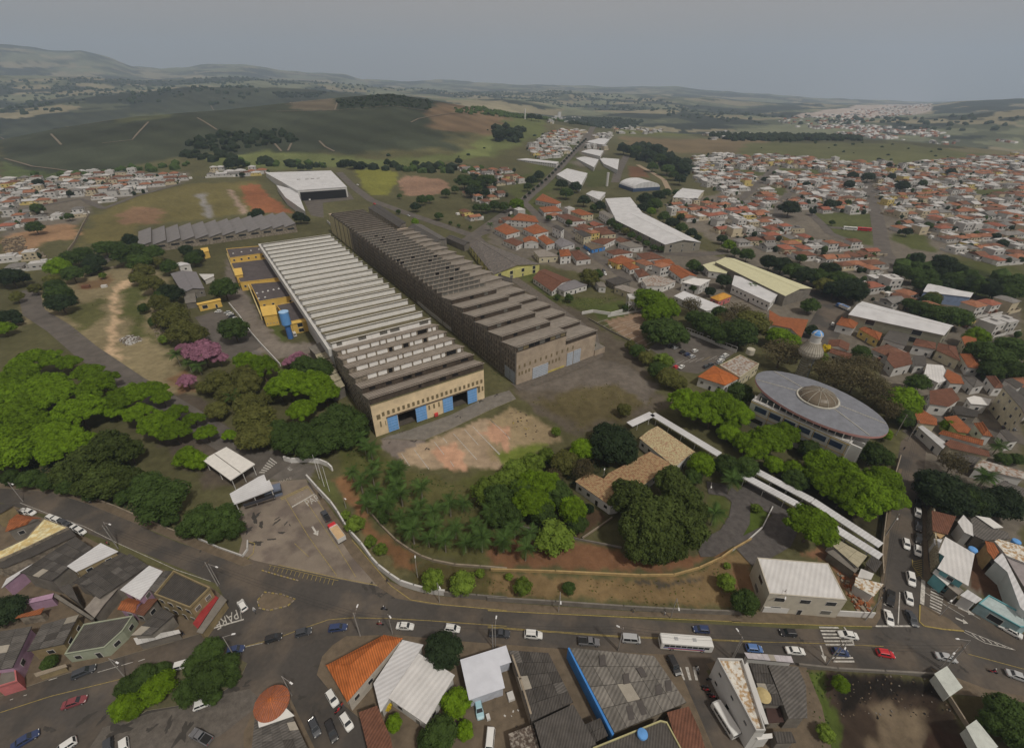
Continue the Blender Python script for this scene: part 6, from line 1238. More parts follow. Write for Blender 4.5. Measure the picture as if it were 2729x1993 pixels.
wall_line('perimeter_wall','white kerb wall around the green corner by the entrance','wall', ('a', [(1180,418),(1300,470),(1440,520),(1468,480),(1470,430)]), .8, .3, m_white)
wall_line('garden_wall','white edge wall of the curved garden drive','wall', ('e', [(0,485),(90,430),(180,350),(240,230)]), .8, .3, m_white)
wall_line('perimeter_wall','white wall with posts behind the right-hand car park','wall', ('i', [(1440,238),(1570,285),(1700,340),(1820,385)]),1.8, .3, m_white)
wall_line('perimeter_wall','long white field wall on the far left','wall', ('k', [(600,1085),(860,1035),(1120,990),(1180,975)]),1.2, .3, m_pale)
wall_line('perimeter_wall','pale wall between the left town and the green field','wall', ('k', [(770,560),(720,650),(650,800),(590,880)]),2, .4, m_pale)
# ---------------------------------------------------------------- trees
def leafmesh(name, lobes, nper, size, m, up=.35, core=.76, jit=.75, seed=0, flat=1.):
    r = np.random.default_rng(seed); V = []; Fc = []
    n0 = 0
    for (c, rad) in lobes:
        c = np.array(c, float); rad = np.array(rad, float); k = int(nper*max(.4,(rad[0]*rad[1])**.5/1.6))
        d = r.normal(size=(k*2,3)); d /= np.linalg.norm(d, axis=1)[:, None]; d = d[d[:, 2] > -up][:k]
        p = c+d*rad*r.uniform(.82,1.08,(len(d),1)); nrm = d/rad; nrm /= np.linalg.norm(nrm, axis=1)[:, None]; nrm = nrm*1.+r.normal(size=nrm.shape)*jit*.5; nrm[:, 2] += .35*flat; nrm /= np.linalg.norm(nrm, axis=1)[:, None]
        t = np.cross(nrm, r.normal(size=nrm.shape)); t /= np.linalg.norm(t, axis=1)[:, None]; b = np.cross(nrm, t); s = size*r.uniform(.6,1.35,(len(d),1))
        q = np.stack([p-t*s*.9, p-b*s*.55, p+t*s*.9, p+b*s*.55], 1); V.append(q.reshape(-1,3)); Fc += [(n0+4*i, n0+4*i+1, n0+4*i+2, n0+4*i+3) for i in range(len(d))]; n0 += 4*len(d)
        if core:
            N = 8; ring = []
            for ph in (-.5, .0, .55,1.05): ring.append([c+rad*core*np.array([math.cos(ph)*math.cos(a),math.cos(ph)*math.sin(a),math.sin(ph)]) for a in np.linspace(0, math.tau, N, endpoint=False)])
            V.append(np.array(ring).reshape(-1,3)); 
            for j in range(3):
                for i in range(N): Fc.append((n0+j*N+i, n0+j*N+(i+1) % N, n0+(j+1)*N+(i+1) % N, n0+(j+1)*N+i))
            Fc.append(tuple(n0+3*N+i for i in range(N))); n0 += 4*N
    me = bpy.data.meshes.new(name); me.from_pydata(np.concatenate(V).tolist(), [], Fc); me.materials.append(m); me.update(); return me
def trunkmesh(h, hc, rc, r0, seed, limbs=6):
    rr = random.Random(seed); mb = MB(); a = (0,0,-.6); b = (rr.uniform(-.2, .2),rr.uniform(-.2, .2),h); mb.tube(a, b, r0, r0*.72,8)
    for k in range(limbs):
        an = k*math.tau/limbs+rr.uniform(-.3, .3); e = (math.cos(an)*rc*.62, math.sin(an)*rc*.62, hc+rr.uniform(-.1, .3)); mid = (e[0]*.45, e[1]*.45, h+(hc-h)*.6)
        mb.tube(b, mid, r0*.5, r0*.34,6); mb.tube(mid, e, r0*.34, r0*.12,5)
    return mb.mesh('trunk', m_bark)
PROTO = {}
def proto(key, crown, trunk, name, R0, Hc):
    e = bpy.data.objects.new(name, None); c = bpy.data.objects.new('crown', crown); t = bpy.data.objects.new('trunk', trunk)
    c.parent = e; t.parent = e; PROTO.setdefault(key, []).append((e, c, t, R0, Hc))
def lobes_dome(R0, H0, n, seed, squash=.62, lr=(.17, .29),lz=1., base=.15):
    rr = random.Random(seed); L = []
    for k in range(n):
        u = (k+.5)/n; rad = R0*.84*math.sqrt(u); an = k*2.39996+rr.uniform(-.35, .35)
        z = H0+R0*squash*(1-(rad/R0)**2)*rr.uniform(.75,1.1)-R0*base*rr.random()
        q = R0*rr.uniform(*lr)*(1.1-.3*u); L.append(((rad*math.cos(an)*rr.uniform(.85,1.15),rad*math.sin(an)*rr.uniform(.85,1.15),z),(q, q, q*lz)))
    return L
def lobes_ball(R0, H0, n, seed, sz=1., lr=(.3, .45)):
    rr = random.Random(seed); L = []
    for k in range(n):
        z = 1-1.55*(k+.5)/n; rxy = math.sqrt(max(0,1-z*z)); an = k*2.39996+rr.uniform(-.3, .3); q = R0*rr.uniform(*lr); f = R0*.68*rr.uniform(.8,1.12)
        L.append(((rxy*f*math.cos(an),rxy*f*math.sin(an),H0+z*f*sz),(q, q, q*.85)))
    L.append(((0,0, H0),(R0*.6, R0*.6, R0*.5*sz))); return L
for s in range(4): proto('U', leafmesh('crown', lobes_dome(7., 6.6,52, s),130, .38, m_leaf['U'], seed=s, up=.2),trunkmesh(3.6,6.6,7, .42, s),'broad_tree', 7., 8.3)
for s in range(4): proto('UB', leafmesh('crown', lobes_dome(11., 7.4,105, s+50, squash=.5, lr=(.12, .2),lz=1.),125, .42, m_leaf['U'], seed=s+70, up=.1),trunkmesh(3.6,7.6,11, .5, s, 9),'broad_tree', 11., 9.5)
for s in range(4): proto('R', leafmesh('crown', lobes_ball(5., 5.4,22, s, .85),150, .36, m_leaf['R'], seed=s+9, up=.6),trunkmesh(2.6,5,5, .3, s),'round_tree', 5., 5.8)
for s in range(2): proto('L', leafmesh('crown', lobes_ball(3., 2.9,18, s+5, .85),110, .26, m_leaf['L'], seed=s+19, up=.7),trunkmesh(1.2,2.6,3, .16, s),'small_tree', 3., 3.2)
for s in range(3): proto('B', leafmesh('crown', lobes_ball(5., 6., 24, s+25, .7),85, .27, m_leaf['B'], seed=s+29, up=.8, core=0, jit=1.6),trunkmesh(2.4,5.8,5.4, .26, s, 11),'thin_crowned_tree', 5., 6.4)
for s in range(2): proto('M', leafmesh('crown', lobes_ball(6., 6.4,34, s+35, .9,(.2, .36)),140, .4, m_leaf['M'], seed=s+39, up=.6, jit=1.3),trunkmesh(2., 5,5, .35, s, 9),'feathery_tree', 6., 6.6)
# palm
def frondmesh():
    V = []; Fc = []; n = 14; L = 3.1; pr = None
    for k in range(n):
        t = (k+.5)/n; x = L*t*(1-.16*t); z = 1.1*t-2.3*t*t; w = .85*math.sin(math.pi*(t*.85+.12))
        for s in (-1,1):
            b = len(V); V += [(x-.07,0, z+.03),(x+.07,0, z),(x+.5, s*w, z-.5*w-.1),(x+.42, s*w, z-.5*w-.12)]; Fc.append((b, b+1, b+2, b+3))
        b = len(V); V += [(x-.13,-.04, z),(x-.13, .04, z),(x+.13, .04, z),(x+.13,-.04, z)]; Fc.append((b, b+1, b+2, b+3))
    me = bpy.data.meshes.new('frond'); me.from_pydata(V, [], Fc); me.materials.append(m_leaf['P']); return me
FROND = frondmesh(); PT = MB(); PT.tube((0,0,-.4),(.1,0,5.2), .2, .13,7); PTM = PT.mesh('trunk', mat('palm_trunk', (.26, .23, .19),var=.3))
def palm(loc, h, sc, label):
    r = thing('palm_tree', label, 'palm tree', loc, 'palm trees of the mill gardens'); r.scale = (sc, sc, sc); t = bpy.data.objects.new('trunk', PTM); COL.objects.link(t); t.parent = r; t.scale = (1,1, h/5.2)
    n = 15; rr = random.Random(int(loc[0]*10+loc[1]))
    for k in range(n):
        f = bpy.data.objects.new('frond', FROND); COL.objects.link(f); f.parent = r; f.location = (.1,0, h-.05); f.rotation_euler = (0, rr.uniform(-.75, .5) if k % 3 else rr.uniform(-1.1,-.6),k*math.tau/n+rr.uniform(-.2, .2))
    return r
TYP = {'U': ('U','U','bright green spreading tree'),'R': ('R','R','green round-crowned tree'),'D': ('R','D','very dark round tree'),'O': ('R','O','olive coloured tree'),'L': ('L','L','light green bush'),'B': ('B','B','brownish half-bare tree'),
       'K': ('U','K','pink flowering tree'),'M': ('M','M','feathery green bamboo-like tree'),'Y': ('L','Y','yellow flowering tree'),'G': ('R','U','bright green rounded tree')}
TREES = []
def T(c, s):
    for tok in s.split():
        k = tok[0]; a = tok[1:].split(','); TREES.append((k, c, float(a[0]),float(a[1]),float(a[2])))
T('g','U240,720,170 U100,860,190 U330,900,200 U500,730,100 U640,800,110 U760,850,100 U690,910,150 U560,1080,210 U400,960,150 U70,1120,200 U210,1190,170 U360,1270,200 U470,1340,210 U880,990,130 U1000,950,130 U1120,930,110 U1180,980,90 U1140,1180,140 U1010,1100,110 U1280,1230,120 U1290,1090,85 U1420,1140,80 U1510,1240,95 U1680,1260,65 G1370,1420,85 G1460,1450,75 G60,1400,160 U60,960,150 U200,1020,120 U-40,1000,180 U-30,1260,180 U830,1080,90 U180,1330,140')
T('g','M800,1370,170 M640,1480,160 M940,1380,110 M520,1540,120 D980,1590,60 K1480,640,120 K1600,690,70 K1370,860,70 K1340,620,50 O1600,870,110 O1800,830,110 O1590,1080,85 O1850,1090,110 O1860,1260,130 O1680,960,90 O1500,910,60')
T('g','R1640,180,100 R1710,480,105 D1250,220,90 R1190,250,70 O1050,60,75 O1110,150,85 O1170,290,80 O1260,390,110 O1350,500,120 O1440,520,85 O1180,400,70 R1130,430,45 O1010,110,60 R1050,330,40 D440,290,85 R430,225,85 R400,170,60 D500,260,50 L1200,560,40 O1290,330,60')
T('a','R950,180,130 R1180,300,95 R1320,290,95 R1110,350,60 R1380,350,60 R1280,380,60 M620,80,120 M760,60,90 R880,90,90 R60,45,55 R170,55,60 R290,70,60 R400,95,60 M480,110,60 R540,150,45 R1000,290,50 R830,150,60 R730,160,50')
T('h','U130,480,130 U20,440,110 U330,600,160 U480,600,180 U590,680,130 U420,800,130 U260,640,110 K390,425,80 K320,450,45 R560,500,100 R440,470,80 O30,600,100 O80,870,160 O150,980,120 R400,980,110 R700,880,150 R620,1000,130 R800,900,105 R330,1020,120 R480,1080,100 O30,760,110 R250,960,100 O180,700,70 R760,1010,80 R550,920,80 R860,960,60')
T('k','R600,930,80 R710,900,90 D810,960,80 D820,1020,50 R1090,890,115 R1010,840,70 R900,840,80 R1310,880,80 D1120,770,65 R1200,960,90 R1660,930,70 D1600,860,55 R1450,1000,70 O1350,960,60 D1700,900,60 G500,1000,100 R620,1060,80 D90,1090,100 D-10,1090,70 D30,1440,70 D110,1420,60 G30,1530,70 D150,1470,40 R320,500,55 R300,660,60 D330,280,40 D600,370,30 R590,570,35 R540,960,50 R760,1030,50 D180,1100,60 L880,1080,30 R1180,850,60 O450,1120,70 O300,1190,60 O140,1260,60')
T('b','L655,320,58 L750,425,42 L810,470,42 L1115,650,72 L1295,670,76 L1400,612,30 L1450,120,100 L1530,60,70 D1185,1065,112 G1255,1380,82 R1165,1560,95 G1310,1540,58 Y850,1400,28 G885,1500,36 R1090,1610,70 L600,270,30 R830,290,30')
T('c','L205,690,64 L125,635,25 R480,700,40 L1415,670,62 R1530,780,85 L1420,570,20 U260,190,120 U340,80,110 U200,110,90 L400,400,115 G510,250,78 R530,320,60 R420,140,80 R60,170,100 R130,270,80 R40,270,70 D600,230,30 R320,250,80')
T('c','M940,330,190 M860,180,130 M1140,170,130 M1170,350,130 M1000,470,110 M900,470,100 M1080,70,110 M1220,250,100 M1040,300,160 M800,120,70 M1100,460,90')
T('i','L60,1400,100 L190,1240,100 L330,1190,90 L430,1130,65 U330,1310,110 U350,1440,120 U430,1500,90 G620,1520,90 R250,1400,90 O560,1180,110 B700,1230,95 B480,1300,80 R500,1420,70 D920,1040,165 D1010,1130,90 G700,1090,90 D850,960,80 U1550,770,190 U1450,730,140 U1700,750,160 U1830,800,110 U1640,850,110 G1770,975,75 G1900,1040,90 G1570,1200,95 R1750,1200,90 R1900,1220,90 R1850,680,95 R1510,1290,60')
T('i','R1300,220,130 R1190,200,70 R1400,260,80 G1200,90,75 G1270,80,80 G1340,70,70 R1180,40,50 R1600,160,100 R1510,120,60 R1850,230,130 R1720,250,85 O1680,170,80 B1760,150,90 L1290,440,80 O1330,560,95 R1100,370,60 O1160,420,65 R1250,510,70 O1050,330,50 O1400,600,70 R1700,90,60 R760,340,35 L500,960,40 O1000,800,60')
T('e','U480,320,155 U560,60,120 U700,120,140 U820,150,150 U900,60,120 U960,170,100 U760,220,110 U640,30,100 G250,-30,60 D1250,120,130 R1390,180,100 D1600,210,95 D1170,80,80 R1640,1440,110 R1560,1500,80 R1700,1560,100 G650,1270,50 D1510,190,80 L150,230,30 L560,1560,50 R90,790,60 R380,60,70')
T('j','U260,1060,140 U360,1020,120 U160,1130,110 U620,1220,140 U760,1290,150 U900,1400,160 U1040,1340,110 U1010,1480,110 U660,1380,120 U740,1470,90 U560,1300,90 G310,1250,42 G420,1270,70 U50,900,110 U-10,960,80 U20,1020,60 R660,1130,55 R60,740,60 R960,1160,95 R1040,1190,65 G1040,1030,50 R530,1130,70')
T('j','O130,280,130 B60,210,90 B350,470,120 B460,480,70 B640,590,110 B720,650,110 B850,640,120 B900,560,90 B1000,760,100 B760,560,80 B1080,860,80 B960,700,90 G1150,790,105 G1200,860,70 R1180,920,70 Y640,455,36 L620,510,40 G320,370,75 G400,410,70 D540,330,45 D820,60,90 D700,50,70 R530,160,55 R1260,680,70 G1660,370,75 R1300,190,70 R1400,220,85 R1530,240,90 R1350,130,60 R1700,470,90 R1800,520,100 R1900,450,100 R1900,590,80 R1760,600,70 R1930,1200,45 G1470,975,50 D1400,1390,120 D1500,1480,120 D1650,1480,110 D1850,1480,110 B1510,1220,90 R1840,1200,50 R1440,490,40 R880,480,60')
T('n','D450,590,75 D300,1010,70 D390,1030,75 R480,1080,80 D570,1110,85 R660,1120,80 D760,1070,80 R850,1150,90 D940,1200,90 D960,1260,70 O720,1190,75 R830,1230,60 R540,980,40 R120,950,55 R30,930,40 R600,1340,60 D1360,775,36 D1640,1010,75 D1440,980,55 R1520,730,36 D1320,420,55 D1700,310,32 D1060,350,45 D940,340,36 D910,410,40 D255,372,24 D580,412,30 D760,560,46 D630,620,28 R780,705,22 D1240,350,30 D2100,865,38 D2050,810,30 R900,550,25 D820,560,30 R1480,400,30 D1220,260,25')
T('n','R1330,1080,60 R1420,1110,75 R1520,1120,75 D1620,1110,75 R1720,1150,80 D1820,1170,75 R1920,1200,75 D2020,1230,80 R2120,1240,80 D1750,1070,60 R1850,1110,55 R2150,1170,70 R2230,1230,70 R1460,1180,60 R1560,1180,60 D1660,1190,60 O1560,1290,70 D2000,1180,55 R1430,1040,45 R2220,1150,60 R1380,1330,50 R1700,1420,80')
T('m','D1240,290,50 R1330,300,60 D1430,330,65 R1530,370,65 D1630,390,65 D1700,440,60 R1590,450,55 D1500,290,50 D1690,530,50 R1470,430,45 R1640,500,40 D1420,690,65 R1490,730,60 D1400,760,50 G1460,790,40 R1560,830,50 D1630,880,50 R1700,920,45 D1780,960,42 R1580,640,40 D1520,660,50 D850,590,50 R780,640,52 D740,570,45 D920,700,50 D1050,745,50 R1000,760,35 D80,580,65 R150,540,65 D20,620,60 D40,520,45 D560,500,48 D500,540,45 R470,590,35 G380,730,60 R200,740,50 R280,750,45 R130,760,40 R60,760,35 D640,840,26 R800,880,30 D240,180,50 D330,160,45 D400,190,40 D500,30,35 D560,40,30')
T('m','R1140,880,42 R1190,915,38 O1250,945,36 R1300,980,34 R1360,1010,30 R1420,1045,30 R1480,1080,30 R1540,1090,28 O960,1310,85 R1030,1290,45 G1440,1490,115 G1530,1540,90 G1600,1560,90 B1780,1530,80 R1800,1220,55 D1840,1250,40 D2040,1340,60 R1800,1400,40 D1930,1430,45 R800,1480,38 R710,1475,25 R900,1380,25 R1250,1560,30 R1660,640,30 D2030,1010,40 G2080,1060,50 R1900,700,25 R1700,830,28 D1830,1000,30 R870,1090,18 R720,1130,18')
T('l','D1100,55,42 D1170,60,35 D1010,45,32 D1050,40,30 D1395,42,36 D1640,48,28 D2010,30,32 D280,475,50 D230,495,35 D640,510,55 D700,530,35 G1635,550,36 R1490,465,22 R1690,360,48 D1640,420,42 R1760,350,38 D50,55,60 D130,45,40 R2060,200,80 R2160,240,70 R2230,190,60 R1840,500,35 R1940,560,18 R2010,585,18 R2110,600,18 D650,80,35 D720,85,30 R1900,300,40 R1980,270,35 R1500,330,22 D2240,300,40 D145,145,22')
T('a','R760,1280,75 G730,1400,70 R850,1230,75 G930,1290,90 R1240,1080,80 R1180,1150,80 R1230,1240,110 R1120,1310,85 R1330,1180,85 R1260,1340,50 R960,1180,50 G790,1420,55 D45,830,90 R290,1140,18 R0,880,40 R1370,1240,45')
PALMS = [('b', x, y) for x, y in ((690,80),(760,40),(800,230),(860,180),(900,110),(920,30),(930,160),(1050,130),(1000,380),(1090,400),(1190,430),(1310,430),(1410,430),(1540,430),(960,350),(920,280),(850,220),(780,130),(1220,220),(1300,190),(740,150),(1010,290),(1130,350),(1250,350),(1370,340),(1460,260),(880,50),(1040,220),(1120,270),(1400,400),(720,200))]+[('c', x, y) for x, y in ((90,430),(225,480),(160,350),(250,390),(1440,90),(1340,270))]+[('h', x, y) for x, y in ((790,1250),(960,1200),(1110,1250),(850,1010),(1120,1370),(1040,1500),(930,1100),(880,1060))]+[('g', 1300,700),('g', 1450,760),('g', 1700,990),('g', 1380,740),('j', 1810,1110),('j', 1700,1340),('i', 1790,1290),('i', 1880,1240),('m', 170,910),('m', 640,850),('e', 1500,60),('e', 10,60),('h', 610,900),('n', 160,1200)]
LM = [('the white saw-tooth shed', ('D', 700,640)),('the concrete saw-tooth shed', ('D', 960,560)),('the entrance apron', ('D', 660,1150)),('the square entrance canopy', ('D', 505,1030)),('the open lot with the dirt track', ('D', 250,700)),('the yellow gate front', ('D', 465,675)),('the brick-red parking yard', ('D', 1050,960)),
      ('the palm garden', ('D', 900,1130)),('the tan tiled house', ('D', 1350,1050)),('the oval disc roof', ('D', 1800,890)),('the curved garden drive', ('D', 1650,1120)),('the white walkways', ('D', 1760,1080)),('the side street of parked cars', ('D', 2010,1150)),('the creek lot', ('D', 1950,1580)),('the big orange corner roof', ('D', 800,1480)),
      ('the bluish white yard roof', ('D', 1080,1480)),('the planted traffic island', ('D', 420,1520)),('the triangular block', ('D', 200,1300)),('the far left town', ('D', 200,430)),('the slanting-bay shed', ('D', 460,510)),('the huge far warehouse', ('D', 680,400)),('the climbing avenue', ('D', 1230,390)),('the bent white warehouse', ('D', 1450,500)),('the arched hall', ('D', 1410,410)),
      ('the orange-roofed villas', ('D', 1180,520)),('the pale cream warehouse', ('D', 1690,620)),('the tree belt behind the cream warehouse', ('D', 1800,610)),('the town park with the paths', ('D', 1850,500)),('the long tower-side warehouse', ('D', 1990,720)),('the wood at the right edge', ('D', 2150,590)),('the park office', ('D', 1590,810)),('the upper left road', ('D', 150,1070)),('the observation tower', ('D', 1740,820)),('the right-hand town', ('D', 2150,820)),('the far right town', ('D', 2100,420)),('the turquoise shops', ('D', 2120,1200)),('the red soil garden', ('D', 1400,1250)),('the ragged grey shed', ('D', 1120,570)),('the great shade trees', ('D', 150,900)),('the green valley road', ('D', 1450,350)),('the mill offices', ('D', 560,620))]
LMW = [(n, G(*p)[:2]) for n, p in LM]
def place_label(items):
    """items: dicts with xy, look, size -> unique labels naming the nearest landmark and the order from the left"""
    grp = {}
    for it in items:
        d = [np.hypot(*(w_-it['xy'])) for _, w_ in LMW]; j = int(np.argmin(d)); it['lm'] = LMW[j][0]; grp.setdefault((it['look'], j), []).append(it)
    for (look, j),L in grp.items():
        L.sort(key=lambda q: proj((q['xy'][0], q['xy'][1], 3))[0])
        for k, q in enumerate(L):
            if len(L) == 1: q['label'] = f"{look} nearest {q['lm']}"
            else: q['label'] = f"{look} by {q['lm']}, " + (ORD[k] if k < len(L)-1 else 'rightmost')
            wds = q['label'].split()
            if len(wds) > 16: q['label'] = q['label'].replace('from the left','from left')
items = []
for k, c, x, y, rp in TREES:
    key, lf, look = TYP[k]; key = 'UB' if (k == 'U' and rp*mper(c, x, y, 6.)*.9 > 8.6) else key; hc = 3. if key == 'L' else 6.; p = G(c, x, y, hc); mp = mper(c, x, y, hc); rad = rp*mp*1.0
    R0 = PROTO[key][0][3]; Hc = PROTO[key][0][4]; s = rad/R0*(.9 if k in 'OU' else 1); s = max(.35, min(s, 2.6)); sz = min(s, .55*s+.5) if key[0] != 'U' else min(s, .5*s+.55)
    p = G(c, x, y, Hc*sz); items.append(dict(k=k, xy=p[:2], z=p[2], s=s, sz=sz, look=look, key=key, lf=lf))
place_label(items)
GRP = {'U': 'spreading shade trees','R': 'round-crowned trees','D': 'dark round trees','O': 'olive coloured trees','L': 'light green bushes','B': 'half-bare brown trees','K': 'pink flowering trees','M': 'feathery bamboo clumps','Y': 'yellow flowering trees','G': 'bright rounded trees'}
rt = random.Random(5)
for it in items:
    e, c, t, R0, Hc = rt.choice(PROTO[it['key']]); r = thing(e.name.split('.')[0], it['label'], 'bush' if it['k'] == 'L' else 'tree', (it['xy'][0], it['xy'][1], it['z']),GRP[it['k']])
    r.rotation_euler = (0,0, rt.uniform(0,6.28)); v = rt.uniform(.9,1.12); r.scale = (it['s']*v, it['s']*rt.uniform(.88,1.1),it['sz'])
    for q in (c, t):
        o = q.copy(); COL.objects.link(o); o.parent = r
        if q is c: setmat(o, m_leaf[it['lf']])
items2 = []
for c, x, y in PALMS:
    h = 4.6; p = G(c, x, y, h); items2.append(dict(xy=p[:2], z=p[2], look='green palm'))
place_label(items2)
for it in items2: palm((*it['xy'], it['z']),rt.uniform(3.8,5.4),rt.uniform(1.0,1.3),it['label'])
# undergrowth, far woods and hedges nobody could count
def scrub(name, polys, step, size, m, seed=0, hh=1., label=None, dens=1.):
    r = np.random.default_rng(seed); V = []; Fc = []; n0 = 0
    ico = [(0,0,1),(.894,0, .447),(.276, .851, .447),(-.724, .526, .447),(-.724,-.526, .447),(.276,-.851, .447),(.724, .526,-.447),(-.276, .851,-.447),(-.894,0,-.447),(-.276,-.851,-.447),(.724,-.526,-.447)]
    fi = [(0,1,2),(0,2,3),(0,3,4),(0,4,5),(0,5,1),(1,6,2),(2,7,3),(3,8,4),(4,9,5),(5,10,1),(6,7,2),(7,8,3),(8,9,4),(9,10,5),(10,6,1)]
    ico = np.array(ico); fi = np.array(fi)
    for c, P in polys:
        PW = [tuple(G(c, a, b)[:2]) for a, b in P]; bx = [p[0] for p in PW]; by = [p[1] for p in PW]
        X, Y = np.meshgrid(np.arange(min(bx),max(bx),step),np.arange(min(by),max(by),step)); X = X.ravel()+r.uniform(-.5, .5, X.size)*step; Y = Y.ravel()+r.uniform(-.5, .5, Y.size)*step
        m_ = inpoly(X, Y, PW) & (fbm(X/step/5, Y/step/5,3) > .5-.25*dens) & (r.random(X.size) < dens); X = X[m_]; Y = Y[m_]; Z = hgt(X, Y) if len(X) else X
        s = size*r.uniform(.5,1.4, len(X))
        for k in range(len(X)):
            a = r.uniform(0,6.28); rot = np.array([[math.cos(a),-math.sin(a),0], [math.sin(a),math.cos(a),0], [0,0,1]])
            V.append((ico*r.uniform(.75,1.25,(11,1)))@rot.T*s[k]*np.array([1,1, hh])+np.array([X[k], Y[k], Z[k]+s[k]*hh*.35])); Fc.append(fi+n0); n0 += 11
    if not V: return
    V = np.concatenate(V); Fc = np.concatenate(Fc); me = bpy.data.meshes.new(name); me.from_pydata(V.tolist(), [], Fc.tolist()); me.materials.append(m); o = bpy.data.objects.new(name, me); COL.objects.link(o); o['kind'] = 'stuff'
    if label: o['label'] = label
    return o
def grass_tufts(name, polys, step, size, m, seed, dens=1., label=None):
    """clumps of leaf-sized blades/leaves as real geometry"""
    r = np.random.default_rng(seed); V = []
    for c, P in polys:
        PW = [tuple(G(c, a, b)[:2]) for a, b in P]; bx = [p[0] for p in PW]; by = [p[1] for p in PW]; A = (max(bx)-min(bx))*(max(by)-min(by)); n = int(A/step**2)
        X = r.uniform(min(bx),max(bx),n); Y = r.uniform(min(by),max(by),n); k = inpoly(X, Y, PW) & (fbm(X/9., Y/9., 3) > .62-.32*dens); X = X[k]; Y = Y[k]
        if not len(X): continue
        Z = hgt(X, Y)+r.uniform(.05, .5, len(X))*size*1.6; p = np.stack([X, Y, Z], 1); nr = r.normal(size=(len(X),3))*.6; nr[:, 2] += 1; nr /= np.linalg.norm(nr, axis=1)[:, None]
        t = np.cross(nr, r.normal(size=nr.shape)); t /= np.linalg.norm(t, axis=1)[:, None]; b = np.cross(nr, t); s = size*r.uniform(.5,1.4,(len(X),1)); V.append(np.stack([p-t*s, p-b*s*.6, p+t*s, p+b*s*.6], 1).reshape(-1,3))
    V = np.concatenate(V); n = len(V)//4; me = bpy.data.meshes.new(name); me.from_pydata(V.tolist(), [], np.arange(n*4).reshape(n, 4).tolist()); me.materials.append(m); o = bpy.data.objects.new(name, me); COL.objects.link(o); o['kind'] = 'stuff'
    if label: o['label'] = label
grass_tufts('undergrowth', [('b', [(640,60),(1000,0),(1556,150),(1556,560),(1250,570),(1050,520),(900,420),(760,270)]),('h', [(720,1120),(900,1050),(1130,1240),(1500,1360),(1400,1652),(950,1652)]),('c', [(0,150),(300,180),(560,300),(500,420),(0,350)])], 1.3, .36, m_leaf['R'], 1, .3)
grass_tufts('undergrowth', [('a', [(-60,20),(400,30),(1000,100),(1060,370),(700,220),(300,100),(0,80)]),('g', [(0,1300),(900,1400),(1100,1640),(0,1640)]),('i', [(480,1120),(900,1160),(880,1280),(560,1400),(300,1200)])], .8, .5, m_leaf['D'], 2, .9)
grass_tufts('weeds', [('i', [(300,740),(560,640),(900,560),(1250,740),(1050,880),(650,980)]),('i', [(980,260),(1200,380),(1300,560),(1280,780),(1180,560),(1050,400)]),('g', [(880,200),(1080,150),(1100,480),(1250,600),(1000,560),(900,400)]),('g', [(450,380),(560,300),(800,230),(780,400),(560,560)]),('c', [(0,640),(900,660),(1350,560),(1500,640),(1500,840),(0,740)]),('b', [(900,560),(1200,600),(1556,620),(1556,750),(1100,720)])], 1.6, .3, m_leaf['O'], 3, .6)
grass_tufts('weeds', [('e', [(390,1190),(560,1200),(700,1500),(700,1700),(480,1750)]),('e', [(1500,1350),(1732,1400),(1732,1740),(1520,1700)]),('a', [(690,1480),(760,1310),(1150,1120),(1430,1150),(1330,1300),(900,1420)]),('m', [(400,1280),(560,1240),(740,1480),(1200,1480),(920,1600),(640,1500)]),('h', [(1700,250),(1927,560),(1880,600),(1480,130),(1300,0),(1480,60)])], 1.0, .3, m_leaf['R'], 4, .7)
scrub('far_wood', [('D', [(430,300),(640,285),(660,310),(560,330),(440,350),(380,345)]),('D', [(600,205),(720,205),(700,215),(620,217)]),('D', [(1090,285),(1160,280),(1150,315),(1100,315)]),('D', [(1250,262),(1420,270),(1400,285),(1260,275)]),('D', [(400,350),(560,365),(1000,385),(1000,372),(700,368),(480,345)]),('D', [(1560,300),(1900,300),(1900,312),(1600,312)]),('m', [(1200,250),(1500,270),(1780,420),(1780,560),(1500,440),(1240,330)]),('n', [(60,60),(700,50),(700,70),(300,80)])], 15,7.5, m_leaf['D'], 5, .8, dens=.9)
scrub('far_wood', [('D', [(0,385),(200,385),(420,355),(430,375),(200,392)]),('D', [(1000,240),(1250,262),(1240,270),(1000,250)]),('n', [(1280,1030),(1700,1000),(2262,1190),(2262,1300),(1900,1280),(1300,1130)]),('l', [(1540,60),(2262,80),(2262,130),(1560,130)]),('l', [(0,20),(880,60),(900,90),(0,70)])], 13,5.5, m_leaf['R'], 6, .8, dens=.8)
scrub('hill_trees', [('D', [(0,180),(1100,200),(1700,250),(2262,250),(2262,290),(1500,260),(900,200),(500,235),(0,260)])], 34,9.5, m_leaf['D'], 7, .8, dens=.32)
scrub('crop_rows', [('D', [(745,222),(860,209),(960,226),(950,246),(745,244)])], 16,4, m_leaf['D'], 8, .8, dens=1)
scrub('scattered_bushes', [('D', [(430,345),(820,350),(1080,300),(1210,300),(1090,350),(720,375)]),('n', [(0,60),(1000,90),(2262,180),(1300,240),(200,180)]),('D', [(930,250),(1190,285),(1100,300),(950,290)])], 32,3.2, m_leaf['D'], 9, .7, dens=.28)
